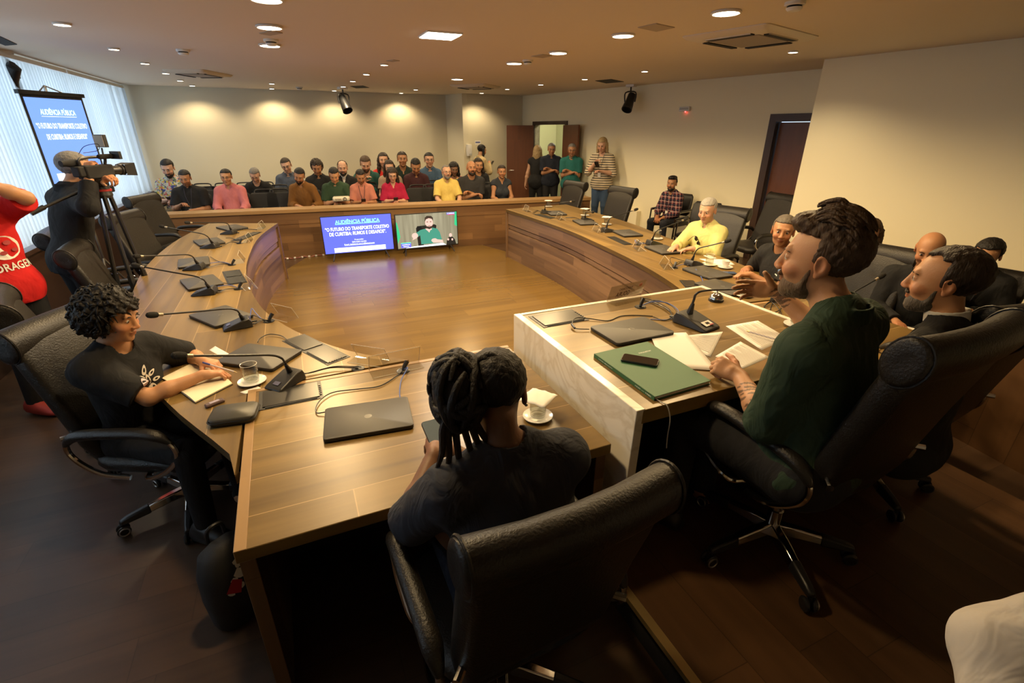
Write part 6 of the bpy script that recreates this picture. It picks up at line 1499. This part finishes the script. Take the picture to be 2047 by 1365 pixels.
A = audience
k = {}
if FLAGS in ('all', 'aud'):
    k['floral'] = A('B', 331, 320, 'person in a floral print shirt by the window reading a phone', 'floral shirt', skin='fair', bw=1.1, belly=.5, hands='phone', curlL=.6, curlR=.6, hpitch=22, topmat=cloth('floral', (.50, .48, .40), pattern='floral'), top='shirt', hairmat='black', beard='dark', sleeve=.75, bot=C_['khaki'])
    k['polo'] = A('A', 366, 341, 'heavy person in a black polo with a white badge on a lanyard', 'black polo with the badge', skin='tan', bw=1.22, belly=1, hands='chin', hpitch=18, top='polo', topmat=C_['blacktee'], hairmat='black', stubble=.7, lanyard=True, sleeve=.8, bot=C_['jeans'], hh=.007)
    k['pink'] = A('A', 449, 339, 'person in a pink long sleeved shirt with glasses', 'pink shirt', skin='mid', bw=1.12, belly=.9, hands='knees', hpitch=8, top='shirt', topmat=cloth('pink_shirt', (.50, .16, .17)), hairmat='black', glasses=True, sleeve=1.55, hh=.007)
    k['greyglass'] = A('B', 507, 337, 'grey haired person in black with glasses, head bowed behind an empty chair', 'bowed grey haired person in black', skin='fair', hands='write', lean=20, hpitch=30, topmat=C_['blacktee'], hair='short', hairmat='grey', glasses=True, sleeve=2)
    k['bluegrey'] = A('C', 570, 317, 'person in a slate blue shirt and glasses in the back row', 'slate blue shirt', skin='fair', hands='phone', hpitch=18, hroll=10, top='shirt', topmat=cloth('slate_shirt', (.07, .085, .12)), hairmat='dark', glasses=True, sleeve=2)
    k['brown'] = A('A', 596, 337, 'person in an ochre brown shirt writing on a tablet', 'ochre brown shirt', skin='tan', hands='write', hpitch=26, hroll=-12, lean=14, top='shirt', topmat=cloth('ochre_shirt', (.17, .075, .018)), hairmat='black', beard='black', sleeve=1.6, face=-8, hh=.007)
    k['curl'] = A('B', 631, 319, 'person with dark curly hair in a black shirt looking down at a phone', 'black shirt and curly hair', skin='tan', hands='phone', hpitch=24, top='shirt', topmat=C_['blacktee'], hair='curly', hairmat='dark', sleeve=1.6)
    k['green'] = A('A', 666, 336, 'person in a dark green polo bent over a phone', 'dark green polo', skin='mid', bw=1.1, hands='phone', hpitch=30, lean=12, top='polo', topmat=cloth('green_polo', (.03, .06, .032)), hairmat='black', sleeve=.8, bot=C_['jeans'], hh=.007)
    k['suit'] = A('B', 683, 322, 'bald person in a dark suit with white shirt and tie', 'bald person in the suit', skin='fair', hands='lap', top='jacket', topmat=cloth('charcoal_suit', (.016, .016, .018)), hair='fringe', hairmat='dark', beard='dark', sleeve=2)
    k['salmon'] = A('A', 719, 340, 'person in a salmon polo with a lanyard reading a phone', 'salmon polo', skin='tan', hands='phone', hpitch=28, hyaw=6, top='polo', topmat=cloth('salmon_polo', (.47, .18, .13)), hairmat='black', stubble=.6, lanyard=True, sleeve=.8, hh=.007)
    k['teal'] = A('D', 729, 313, 'bearded person with brown hair bent forward in the back row', 'bearded person of the back row', skin='fair', hands='up', lean=16, hpitch=26, topmat=cloth('dark_teal', (.03, .10, .085)), hairmat='brown', beard='brown', sleeve=2)
    k['red'] = A('C', 765, 306, 'person with long dark hair and a bright red top under a black jacket', 'red top and long dark hair', skin='fair', fem=True, hands='lap', hpitch=2, topmat=cloth('red_top', (.60, .035, .03)), hair='long', hairmat='dark', sleeve=.4)
    k['magenta'] = A('A', 783, 337, 'person in a crimson blouse with curly shoulder length hair and glasses', 'crimson blouse', skin='fair', fem=True, hands='phone', hpitch=16, top='vneck', topmat=cloth('crimson_blouse', (.36, .012, .05)), hair='long', hairmat='dark', hvol=.012, glasses=True, sleeve=.95, bot=C_['jeans'], hh=.007)
    k['behind'] = A('B', 777, 321, 'person with dark hair and glasses half hidden behind the crimson blouse', 'person half hidden behind the crimson blouse', skin='fair', fem=True, hands='lap', hpitch=10, topmat=cloth('beige_top', (.30, .22, .16)), hair='long', hairmat='dark', glasses=True, sleeve=.6)
    k['vneck'] = A('C', 803, 304, 'person in a dark green sweater with an open collar sitting upright at the back', 'dark green sweater', skin='tan', hands='lap', hpitch=0, top='vneck', topmat=cloth('green_sweater', (.018, .03, .024)), hairmat='dark', sleeve=2)
    k['maroon'] = A('B', 830, 318, 'person in a dark maroon shirt with head bowed', 'dark maroon shirt', skin='tan', hands='phone', hpitch=32, lean=16, top='shirt', topmat=cloth('maroon_shirt', (.05, .018, .022)), hairmat='black', sleeve=2)
    k['blue'] = A('C', 857, 306, 'person in a blue shirt and glasses at the right of the back row', 'blue shirt of the back row', skin='fair', hands='lap', hpitch=2, top='shirt', topmat=cloth('blue_shirt', (.06, .11, .19)), hairmat='black', glasses=True, sleeve=2)
    k['yellow'] = A('A', 892, 331, 'older person in a bright yellow polo with grey beard and glasses', 'bright yellow polo', skin='fair', bw=1.1, belly=.9, hands='knees', hpitch=0, hyaw=6, top='polo', topmat=cloth('yellow_polo', (.62, .47, .13)), hair='receding', hairmat='grey', beard='grey', glasses=True, sleeve=.85, hh=.007)
    k['curlyw'] = A('B', 907, 326, 'person with long curly black hair between the yellow polo and the grey tee', 'long curly black hair', skin='brown', fem=True, hands='lap', hpitch=14, topmat=cloth('flower_blouse', (.35, .22, .18), pattern='floral'), hair='long', hairmat='black', hvol=.014, sleeve=.8)
    k['baldtee'] = A('A', 942, 322, 'bald bearded person in a charcoal tee with crossed arms', 'charcoal tee with crossed arms', skin='tan', bw=1.18, belly=.6, hands='cross', hpitch=-2, topmat=cloth('charcoal_tee', (.03, .03, .032)), hair='none', beard='dark', sleeve=.8, hh=.007)
    k['longback'] = A('B', 956, 317, 'person with long dark hair just behind the bald person', 'long dark hair behind the bald person', skin='mid', fem=True, hands='lap', topmat=C_['blacktee'], hair='long', hairmat='dark', sleeve=2)
    k['sleeveless'] = A('A', 1003, 331, 'person in a dark sleeveless top with tied hair and papers in hand', 'sleeveless dark top', skin='tan', fem=True, hands='lap', hpitch=4, hyaw=-6, top='vneck', topmat=cloth('dark_denim_top', (.03, .035, .045)), hair='bun', hairmat='dark', sleeve=.12, hh=.007)
    for nm, l in (('floral', 'phone held by the person in the floral shirt'), ('brown', 'dark tablet on the lap of the ochre brown shirt'), ('curl', 'phone held by the curly haired person in black'), ('green', 'phone held by the person in the green polo'), ('salmon', 'phone held by the person in the salmon polo'), ('magenta', 'phone held by the person in the crimson blouse'), ('maroon', 'phone held by the bowed person in maroon'), ('bluegrey', 'phone held by the person in the slate blue shirt')):
        if nm == 'brown': held_phone(k[nm], l, .0, .10, 10, .17, .24)
        else: held_phone(k[nm], l)
    p = k['sleeveless']; q = p['loc']+p['Rz'] @ ((p['arms'][1][1]+p['arms'][-1][1])/2+Vector((.05, .07, -.04)))
    m = MB(); m.box((0, 0, 0), (.22, .15, .006)); o = m.build('paper_sheet', M['paper'], loc=q, rotz=FTH+.4); tag(o, 'folded papers on the lap of the sleeveless dark top', 'paper')
# empty seats
for r_, px, py, lab in (('C', 397, 343, 'in the back row behind the black polo'), ('C', 440, 342, 'in the back row directly behind the pink shirt'), ('C', 484, 341, 'in the back row over the pink shoulder'), ('C', 524, 341, 'in the back row behind the bowed grey head'), ('C', 600, 340, 'in the back row behind the ochre shirt'), ('C', 650, 340, 'in the back row beside the curly head'), ('C', 693, 340, 'in the back row behind the bald suit'),
        ('B', 412, 352, 'in the middle row between the black polo and the pink shirt'), ('B', 455, 352, 'in the middle row hidden behind the pink shirt'), ('B', 555, 358, 'in the middle row below the slate blue shirt'), ('B', 592, 358, 'in the middle row behind the ochre shirt'), ('B', 735, 352, 'in the middle row below the bearded person'), ('B', 865, 350, 'in the middle row below the blue shirt'),
        ('A', 525, 374, 'in the front row beside the pink shirt'), ('A', 556, 374, 'in the front row next to the ochre shirt'), ('A', 835, 366, 'in the front row next to the crimson blouse'), ('A', 862, 366, 'in the front row next to the yellow polo'), ('A', 975, 356, 'in the front row between the charcoal tee and the sleeveless top')):
    p = rowpt(px, py, ROW[r_]+.25); seat_at(p.x+rn.x*.25, p.y+rn.y*.25, FTH, 'empty black chair '+lab)
# ================================================================ standing group at the double door
def stander(px, py, off, label, **kw):
    p = on_plane(px, py, CR+RN*off, RN); kw.setdefault('group', None); return person(label, 'stand', head_at=p, floor=0, **kw)
if FLAGS in ('all', 'stand'):
    c = on_plane(963, 290, S1+cnn*.45, cnn); hooded = person('person in a cream hooded jacket standing side on with a phone behind the audience', 'stand', head_at=c, face=-78, hands='up', handL=None, skin='mid', fem=True, hpitch=16, topmat=cloth('cream_jacket', (.50, .38, .20)), hair='bob', hairmat='black', sleeve=2, bot=C_['darkpants'], top='polo')
    held_phone(hooded, 'phone in the hand of the person in the cream hooded jacket', .06, .10, 50)
    i = stander(1075, 291, .42, 'person with blond hair in a long black dress turned to the doorway', face=-40, skin='light', fem=True, hpitch=4, topmat=C_['blacktee'], hair='long', hairmat='blond', sleeve=.15, top='dress', bot=C_['blacktee'])
    i = stander(1103, 287, .35, 'grey haired person in a navy polo with crossed arms in the doorway', face=158, skin='tan', bw=1.12, belly=.4, hands='cross', top='polo', topmat=C_['navy'], hairmat='grey', glasses=True, sleeve=.8, bot=C_['darkpants'])
    i = stander(1144, 288, .40, 'grey haired person in a teal polo with crossed arms and glasses', face=150, skin='tan', bw=1.12, belly=.6, hands='cross', top='polo', topmat=cloth('teal_polo', (.02, .13, .12)), hairmat='grey', glasses=True, stubble=.3, sleeve=.8, bot=C_['darkpants'])
    i = stander(1205, 276, .38, 'person in a striped cream top and jeans leaning on the wall with a phone', face=128, skin='fair', fem=True, hands='up', hpitch=20, topmat=cloth('striped_top', (.56, .47, .33), pattern='stripes'), hair='bob', hairmat='blond', sleeve=1.1, bot=C_['jeans'], lanyard=True, bw=1.1, hh=.007)
    held_phone(i, 'phone in the hands of the person in the striped top', .05, .09, 40, .08, .16, M['white'])
# ================================================================ people on the door side
if FLAGS in ('all', 'right'):
    p = on_plane(1345, 354, CR+RN*.62, RN)
    i = person('seated person in a plaid shirt and jeans against the door wall', head_at=p, face=106, floor=0, hands='lap', skin='tan', hpitch=2, hyaw=16, top='shirt', topmat=cloth('plaid_shirt', (.16, .03, .035), pattern='plaid'), hair='quiff', hairmat='black', beard='black', sleeve=2, bot=cloth('dark_denim', (.02, .022, .03)), lanyard=True, hh=.007)
    l = i['root'].location; V0.location = (l.x, l.y, 0)
    y_h = at(1418, 398, 1.24)
    i = person('white haired person in a pale yellow shirt seated at the door side table', head_at=y_h, face=104, floor=0, skin='fair', bw=1.08, belly=.5, hpitch=16, hyaw=8, lean=4, handR=at(1352, 493, .80), handL=at(1384, 497, .80), fdR=(-.9, -.3, -.1), fdL=(-.8, .45, -.1), curlL=.25, curlR=.2, top='shirt', topmat=cloth('pale_yellow_shirt', (.60, .55, .22)), hair='short', hairmat='silver', sleeve=1.9, bot=C_['darkpants'], hh=.0065)
    sg = thing('sunglasses', (0, 0, 0), 0, 'dark sunglasses hanging from the pale yellow shirt front', 'sunglasses')
    b = i['loc']+i['Rz'] @ i['tp'](.0, .165, .36); m = MB()
    for s_ in (-1, 1): m.ell(Vector((0, s_*.03, 0)), (.012, .027, .02), 12, 8)
    m.build('lens', M['scr'], sg); m = MB(); m.tube([(0, -.05, .01), (0, 0, .016), (0, .05, .01)], .004, 6, sub=3); m.tube([(0, .05, .01), (.03, .055, .0), (.04, .05, -.07)], .003, 6, sub=3); m.build('frame', M['black'], sg); sg.location = b; sg.rotation_euler = (R(60), R(10), R(90))
    i = person('grey haired person in a black tee with clasped hands at the door side table', head_at=at(1572, 433, 1.25), face=88, floor=0, skin='tan', bw=1.12, belly=.4, hpitch=4, hyaw=38, hroll=-4, lean=8, handR=at(1493, 537, .79), handL=at(1500, 549, .79), fdR=(-.85, -.5, 0), fdL=(-.8, .6, 0), curlL=.55, curlR=.55, topmat=C_['blacktee'], hair='short', hairmat='salt', sleeve=.75, bot=C_['darkpants'], hh=.0055)
    lg = MB(); lg.grid([[Vector((x, z, 0)) for x in (-.018, -.006, .006, .02)] for z in (-.004, .003)]); decal(i, 'shirt', lg, frame3(i['tp'](-.075, .30, .33), i['T'].col[0]*-1, i['T'].col[2]), M['printwhite'], 'logo_mark'); 
    lg = MB(); lg.add([(a, b_, 0) for a, b_ in circ(0, 0, .014, .016, 12)], [tuple(range(12))]); decal(i, 'shirt', lg, frame3(i['tp'](-.09, .30, .37), i['T'].col[0]*-1, i['T'].col[2]), plain('crest_blue', (.1, .18, .35), .6), 'logo_mark')
    pink = cloth('salmon_blouse', (.42, .16, .12))
    i = person('person with dark hair in salmon mostly hidden behind the person in green', head_at=at(1745, 440, 1.21), face=118, floor=0, skin='tan', fem=True, hpitch=20, topmat=pink, hair='bob', hairmat='brown', sleeve=.9, hands='lap', bot=C_['darkpants']); h1_ = i
    i = person('bald person in black writing on a pad between the two leather chairs', head_at=at(1870, 467, 1.235), face=112, floor=0, skin='tan', bw=1.12, hpitch=22, topmat=C_['blacktee'], hair='none', sleeve=2, hands='write', bot=C_['darkpants'], hh=.0065); h2_ = i
    q = i['loc']+i['Rz'] @ (i['arms'][-1][1]+Vector((.05, .08, .0))); m = MB(); m.box((0, 0, 0), (.15, .21, .012)); o = m.build('notepad', M['paper'], loc=q, rotz=R(100)); tag(o, 'small white notepad on the knee of the bald person in black', 'notepad')
    i = person('person in black with a lanyard holding up a white phone at the picture edge', head_at=at(1985, 481, 1.145), face=98, floor=0, skin='mid', bw=1.05, hpitch=14, topmat=C_['blacktee'], hair='short', hvol=.006, hairmat='black', sleeve=2, hands='up', lanyard=True, bot=C_['darkpants'], hh=.0065); h3_ = i
    q = i['loc']+i['Rz'] @ Vector((i['arms'][1][1].x-.02, i['arms'][1][1].y+.05, i['Hd'].z-.09)); o = phone(q, q.z, i['root'].rotation_euler.z, 'white phone held upright before the face at the picture edge', R(80), screen=M['white']); o.rotation_euler = Euler((R(80), 0, i['root'].rotation_euler.z))
    m = MB()
    for a_, b_ in ((-.018, .055), (.0, .055), (-.009, .038)): m.lathe([(.001, -.006), (.0075, -.006), (.0075, -.001), (.001, 0)], (a_, b_, 0), 12)
    m.build('camera_lens', M['black'], o)
    for h_, l_ in ((h1_, 'dark hair in salmon'), (h2_, 'bald writer in black'), (h3_, 'person with the raised white phone')):
        r_ = h_['root']; visitor(r_.location.x, r_.location.y, math.degrees(r_.rotation_euler.z), 'black visitor chair under the '+l_)
    # person in the dark suit
    i = person('grey bearded person in a dark suit and white shirt beside the person in green', head_at=at(1912, 500, 1.47), face=16, floor=DZ, skin='mid', bw=1.12, hpitch=2, hyaw=10, lean=2, top='jacket', topmat=cloth('black_suit', (.013, .012, .012)), hair='receding', hairmat='dark', hvol=.004, beard='salt', sleeve=2, hands='lap', bot=C_['darkpants'], hh=.0048, fit_s=True)
# ================================================================ the speaker in green
def tattoo(P, C, j):
    rr = np.random.RandomState(3)
    for sd, ts in ((-1, (.45, .62, .2)), (1, (.80, .86, .92))):
        E, W = j['arms'][sd]
        for t_ in ts:
            c = E.lerp(W, t_); d = np.array(W-E); d = d/np.linalg.norm(d)
            q = P-np.array(c, f32); l = q @ d; rad = np.linalg.norm(q-l[:, None]*d, axis=1)
            ang = np.arctan2(q[:, 0], q[:, 2]); pat = (np.sin(l*170+3*ang)+np.sin(ang*7+l*120)) > .3
            m_ = (np.abs(l) < .028) & (rad < .06) & pat & (ang < .5)
            C = np.where(m_[:, None], C*.28, C)
    return C
if FLAGS in ('all', 'green', 'fore'):
    gh = at(1662, 442, 1.60)
    GREEN = cloth('dark_green_shirt', (.028, .052, .032), .8, bump=.4)
    g = person('bearded person in a dark green shirt speaking with one hand raised', head_at=gh, face=14, floor=DZ, seat=.50, skin='mid', bw=1.30, belly=.4, lean=6, neckf=.22, hpitch=1, hyaw=14, handR=at(1550, 580, 1.22), handL=at(1478, 752, .965), fdR=(-.86, .5, .04), nR=(.5, .85, .12), fdL=(-.35, .85, .22), nL=(-.55, -.35, .7), curlR=[.10, .12, .14, .18], curlL=.85, thumbR=.05, poleR=(.6, -.4, -.9), poleL=(-.5, -.5, -.8), top='shirt', topmat=GREEN, hair='quiff', hairmat='brown', hvol=.002, beard='beard', stubble=.5, sleeve=1.14, bot=C_['darkpants'], hh=.0042, paint=(tattoo,))
    strands(g, 'brown', 150, 4)
# ================================================================ person with dreadlocks, from behind
if FLAGS in ('all', 'dread', 'fore'):
    i = person('person with dreadlocks in a bun seen from behind in a dark blue grey blouse', head_at=at(990, 716, 1.275), face=2, floor=0, skin='brown', bw=1.32, lean=16, hpitch=36, hyaw=-16, fem=True, handR=at(905, 900, .845), handL=at(868, 905, .845), curlL=.5, curlR=.5, fdR=(-.5, .85, .1), fdL=(.3, .9, .1), top='tee', topmat=cloth('slate_blouse', (.042, .044, .054), .9, bump=.4), hair='short', hairmat='black', hvol=.004, sleeve=.9, bot=C_['navy'], hh=.0045, earring=True)
    MH, hp, s = i['MH'], i['hp'], i['s']
    # dreadlocks: ropes gathered into a bun on the back of the crown, a few hanging free
    t = i['root']; r2 = random.Random(5)
    bc = hp(-.115, -.060, .015); m = MB(); BR = (.080, .078, .112)
    m.ell(bc, [q*.9 for q in BR], 20, 14, MH); core = m.build('bun_core', HAIR['black'], t, smooth=180)
    m = MB()
    for q in range(20):
        a = 2*math.pi*q/20; st = hp(.074*math.cos(a), -.02+.086*math.sin(a), .062+.03*math.sin(a*3)); d = (st-bc).normalized(); en = bc+MH @ Vector([c_*k_ for c_, k_ in zip(MH.transposed() @ d, BR)])
        m.tube([st, (st+en)/2+MH @ Vector((0, -.004, .018)), en], [.011, .0125, .012], 7, sub=4)
    for q in range(44):
        ax = Vector((r2.uniform(-1, 1), r2.uniform(-1, 1), r2.uniform(-1, 1))).normalized(); u = ax.orthogonal().normalized(); v = ax.cross(u); a0 = r2.uniform(0, 6.28); tl = r2.uniform(-.5, .5); ph = r2.uniform(1.2, 2.4)
        pts = []
        for k_ in range(8):
            a = a0+ph*k_/7; d = (u*math.cos(a)+v*math.sin(a)+ax*tl).normalized(); pts.append(bc+MH @ Vector([c_*b_*(.98+.03*math.sin(q)) for c_, b_ in zip(d, BR)]))
        m.tube(pts, [.007, .0125, .0125, .012, .006], 7, sub=2)
    m.build('dreadlock_bun', HAIR['black'], t, smooth=60)
    for q, (dx, l_, sw_) in enumerate(((-.05, .15, -.02), (-.03, .22, .0), (-.005, .17, .03), (.015, .26, .09), (.03, .20, .12), (-.065, .11, -.03))):
        st = bc+Vector((dx, -.05, -.085)); m = MB(); m.tube([bc+Vector((dx*.7, -.04, -.05)), st, st+Vector((sw_*.4, -.02, -l_*.5)), st+Vector((sw_, -.015, -l_))], [.011, .0115, .009, .005], 7, sub=5); m.build('dreadlock', HAIR['dark'], t)
    held_phone(i, 'lit phone in the hands of the person with dreadlocks', .02, .075, 12, mat=plain('phone_lit', (.10, .13, .16), .2))
# ================================================================ curly haired writer
if FLAGS in ('all', 'writer', 'fore'):
    i = person('person with curly dark hair in a black printed tee writing in a notebook', head_at=at(208, 588, 1.215), face=-126, floor=0, skin='mid', bw=1.05, lean=3, hpitch=14, hyaw=16, handL=at(403, 722, .80), handR=at(405, 750, .80), fdL=(.8, -.6, -.1), fdR=(.9, .1, -.05), curlL=.6, curlR=.6, poleR=(.8, -.3, -.5), poleL=(-.8, -.2, -.5), topmat=cloth('black_tee_print', (.012, .012, .013)), hair='curly', hairmat='black', hvol=.022, sleeve=.85, bot=C_['blacktee'], hh=.0045, eyesdown=20)
    r2 = random.Random(11); MF = frame3(i['tp'](-.01, .30, .285), -i['T'].col[0], i['T'].col[2]); m = MB()
    # white leaf-like print on the chest
    for (x, z, a, l_, w_) in ((0, .085, 60, .05, .02), (.03, .06, 20, .045, .02), (-.03, .06, 140, .045, .02), (.0, .04, 90, .05, .022), (.045, .02, -10, .05, .02), (-.045, .02, 190, .05, .02), (.02, -.01, -50, .055, .024), (-.02, -.01, 230, .055, .024), (0, -.06, 270, .05, .022), (.05, -.05, -30, .045, .02), (-.045, -.05, 215, .045, .02)):
        ca, sa_ = math.cos(R(a)), math.sin(R(a)); pts = []
        for k_ in range(14):
            q = 2*math.pi*k_/14; u, v = l_*.5*math.cos(q), w_*.5*math.sin(q)*(1-.3*math.cos(q)); pts.append((x+u*ca-v*sa_, z+u*sa_+v*ca, 0))
        c0 = (x, z, 0); 
        for k_ in range(14):
            p0, p1 = pts[k_], pts[(k_+1) % 14]; m.add([p0, p1, (c0[0]+(p1[0]-c0[0])*.45, c0[1]+(p1[1]-c0[1])*.45, 0), (c0[0]+(p0[0]-c0[0])*.45, c0[1]+(p0[1]-c0[1])*.45, 0)], [(0, 1, 2, 3)])
    decal(i, 'shirt', m, MF, plain('tee_print', (.62, .58, .52), .8), 'printed_leaves', .004)
    m = MB(); m.add([(a, b_, 0) for a, b_ in circ(0, 0, .017, .017, 16)], [tuple(range(16))]); decal(i, 'shirt', m, frame3(i['tp'](.085, .3, .375), -i['T'].col[0], i['T'].col[2]), plain('badge_pink', (.5, .4, .42), .5), 'round_sticker', .005)
    curls(i, 'black', 420, 21)
    p0 = i['loc']+i['Rz'] @ (i['arms'][1][1]+(i['Rz'].transposed() @ Vector((.085, .03, .005))))
    pn = thing('pen', p0, R(150), 'blue capped pen in the fingers of the curly haired writer', 'pen'); pn.rotation_euler = Euler((0, R(-22), R(160)))
    m = MB(); m.tube([(-.05, 0, 0), (.06, 0, 0)], .004, 8); m.build('barrel', M['penclear'], pn); m = MB(); m.tube([(.06, 0, 0), (.095, 0, 0)], .0048, 8); m.build('end_plug', M['penblue'], pn); m = MB(); m.tube([(-.05, 0, 0), (-.065, 0, 0)], [.003, .0005], 6); m.build('tip', M['brass'], pn)
# ================================================================ person in red and the cameraman
if FLAGS in ('all', 'left'):
    RED = cloth('red_tee', (.50, .012, .012))
    i = person('person in a red printed tee standing at the picture edge with arms raised', 'stand', root_at=(-1.84, 4.20), face=-122, floor=0, s=1.0, skin='mid', bw=1.05, lean=-3, hands='up', handL=Vector((-1.70, 4.02, 1.60)), handR=Vector((-1.82, 3.92, 1.58)), poleL=(-1, .3, -.5), poleR=(.9, .3, -.5), topmat=RED, hair='short', hairmat='black', sleeve=.9, bot=C_['blacktee'], shoe=plain('red_shoe', (.30, .03, .02), .6), hh=.006)
    tm = fit_text('CORAGEM', .30, .05, .02); decal(i, 'shirt', tm, frame3(i['tp'](.0, .32, .12), -i['T'].col[0], i['T'].col[2]), M['printwhite'], 'lettering', .005)
    m = MB(); m.add([(a, b_, 0) for a, b_ in circ(.0, 0, .10, .075, 20)], [tuple(range(20))]); decal(i, 'shirt', m, frame3(i['tp'](.0, .32, .24), -i['T'].col[0], i['T'].col[2]), M['paper'], 'printed_patch', .004)
    m = MB()
    for x_, y_, s_ in ((-.05, .02, .02), (.02, .03, .025), (.05, -.02, .02), (-.02, -.03, .022)): m.add([(x_+a, y_+b_, 0) for a, b_ in circ(0, 0, s_, s_*.6, 9)], [tuple(range(9))])
    decal(i, 'shirt', m, frame3(i['tp'](.0, .32, .24), -i['T'].col[0], i['T'].col[2]), plain('patch_red', (.35, .04, .04), .7), 'printed_figure', .007)
    cp = on_plane(142, 306, Vector((0, 5.05, 0)), (0, 1, 0))
    cm = person('grey haired camera operator in black bending to the viewfinder of a video camera', 'stand', head_at=cp, face=-52, floor=0, skin='mid', bw=1.08, lean=14, hpitch=10, hyaw=-6, neckf=.2, handR=on_plane(178, 348, Vector((0, 4.72, 0)), (0, 1, 0)), handL=on_plane(226, 352, Vector((0, 4.72, 0)), (0, 1, 0)), poleR=(.8, -.5, -.8), poleL=(-.9, .1, -.6), curlL=.7, curlR=.7, topmat=cloth('black_jacket', (.012, .012, .013)), top='polo', hair='short', hairmat='grey', sleeve=1.75, bot=C_['blacktee'], hh=.0065)
    # video camera on a tripod
    c = on_plane(192, 343, Vector((0, 4.78, 0)), (0, 1, 0)); a_ = R(-34)
    t = thing('video_camera', (c.x, c.y, c.z), a_, 'black shoulder video camera with a lamp panel on a tripod by the window', 'video camera'); t.scale = (.74, .74, .74)
    m = MB(); m.box((0, .0, .0), (.13, .30, .13)); m.box((0, -.17, .01), (.10, .08, .10)); m.build('camera_body', M['blackmatte'], t, bevel=.015)
    m = MB(); m.lathe([(.04, 0), (.045, .01), (.045, .10), (.055, .11), (.055, .15), (.048, .15), (.03, .13), (.001, .13)], (0, .15, 0), 20, axis=Matrix.Rotation(R(-90), 3, 'X')); m.build('lens', M['black'], t)
    m = MB(); m.loft([[Vector((x, y, z)) for x, z in ((-w_, -h_), (w_, -h_), (w_, h_), (-w_, h_))] for y, w_, h_ in ((.28, .06, .05), (.38, .085, .065))], cap=False); m.build('lens_hood', M['blackmatte'], t)
    m = MB(); m.tube([(0, .12, .065), (0, .12, .13), (0, -.12, .13), (0, -.14, .065)], .014, 8, sub=3); m.build('top_handle', M['black'], t)
    m = MB(); m.lathe([(.02, -.06), (.035, -.05), (.038, .02), (.028, .06), (.028, .1), (.001, .1)], (-.05, -.18, .09), 16, axis=Matrix.Rotation(R(90), 3, 'X')); m.build('viewfinder', M['blackmatte'], t)
    m = MB(); m.lathe([(.02, 0), (.024, .01), (.024, .16), (.02, .17), (.001, .17)], (.06, .02, .14), 14, axis=Matrix.Rotation(R(-90), 3, 'X')); m.build('microphone', M['foam'], t)
    m = MB(); m.tube([(0, .13, .14), (0, .14, .22)], .008); lp = m.build('lamp_arm', M['black'], t); m = MB(); m.box((0, .15, .285), (.16, .035, .12), (0, 0, R(-10))); m.build('lamp_panel', M['black'], t, bevel=.004); m = MB(); m.box((0, .130, .285), (.145, .004, .105), (0, 0, R(-10))); m.build('lamp_front', plain('lamp_wood', (.30, .24, .17), .5), t)
    m = MB(); m.box((.11, .17, .15), (.14, .03, .075), (0, 0, R(-10))); m.build('side_monitor', M['black'], t, bevel=.004); m = MB(); m.ell((.03, .16, .13), (.006, .006, .006)); m.build('tally_light', glow('tally', (1, .05, .03), 12), t)
    m = MB(); m.tube([(-.02, -.1, .17), (.03, -.06, .24), (.10, .02, .26), (.06, .04, .2), (-.01, -.06, .18)], .003, 6, sub=5); m.build('cable', M['black'], t)
    t2 = thing('tripod', (c.x, c.y, 0), a_, 'black camera tripod standing between the empty chairs by the window', 'tripod'); zt = c.z-.05
    m = MB(); m.lathe([(.05, zt-.14), (.06, zt-.12), (.05, zt-.06), (.04, zt-.05), (.055, zt-.02), (.055, zt)], seg=16); m.build('head', M['black'], t2)
    m = MB(); m.lathe([(.06, zt-.09), (.06, zt-.075), (.001, zt-.075)], seg=16); m.build('red_collar', plain('tripod_red', (.4, .02, .02), .5), t2)
    for k_ in range(3):
        b_ = R(80+120*k_); m = MB(); m.tube([(.04*math.cos(b_), .04*math.sin(b_), zt-.1), (.11*math.cos(b_), .11*math.sin(b_), .75)], .016, 8); m.tube([(.11*math.cos(b_), .11*math.sin(b_), .75), (.19*math.cos(b_), .19*math.sin(b_), .0)], .012, 8); m.tube([(.105*math.cos(b_), .105*math.sin(b_), .80), (.115*math.cos(b_), .115*math.sin(b_), .70)], .022, 8); m.build('leg', M['black'], t2)
    m = MB(); m.tube([(-.02, -.04, zt-.05), (-.10, -.22, zt-.12), (-.17, -.42, zt-.2)], .011, 8); m.tube([(-.14, -.34, zt-.165), (-.17, -.42, zt-.2)], .018, 8); m.build('pan_bar', M['black'], t2)
# ================================================================ white sleeve beside the photographer
if FLAGS in ('all', 'sleeve', 'fore'):
    e_ = at(2010, 1290, 1.16)
    i = person('person in a white shirt of whom only the sleeve shows at the lower picture corner', 'stand', root_at=(1.235, .06), face=8, floor=.0, s=.935, skin='mid', lean=0, handL=Vector((.75, .02, .99)), handR=Vector((1.4, -.1, .9)), poleL=(.1, 1, -.1), poleR=(1, 0, -.6), topmat=cloth('white_sleeve', (.55, .50, .44)), sleeve=2, top='shirt', hairmat='dark', bot=C_['darkpants'], hh=.007)
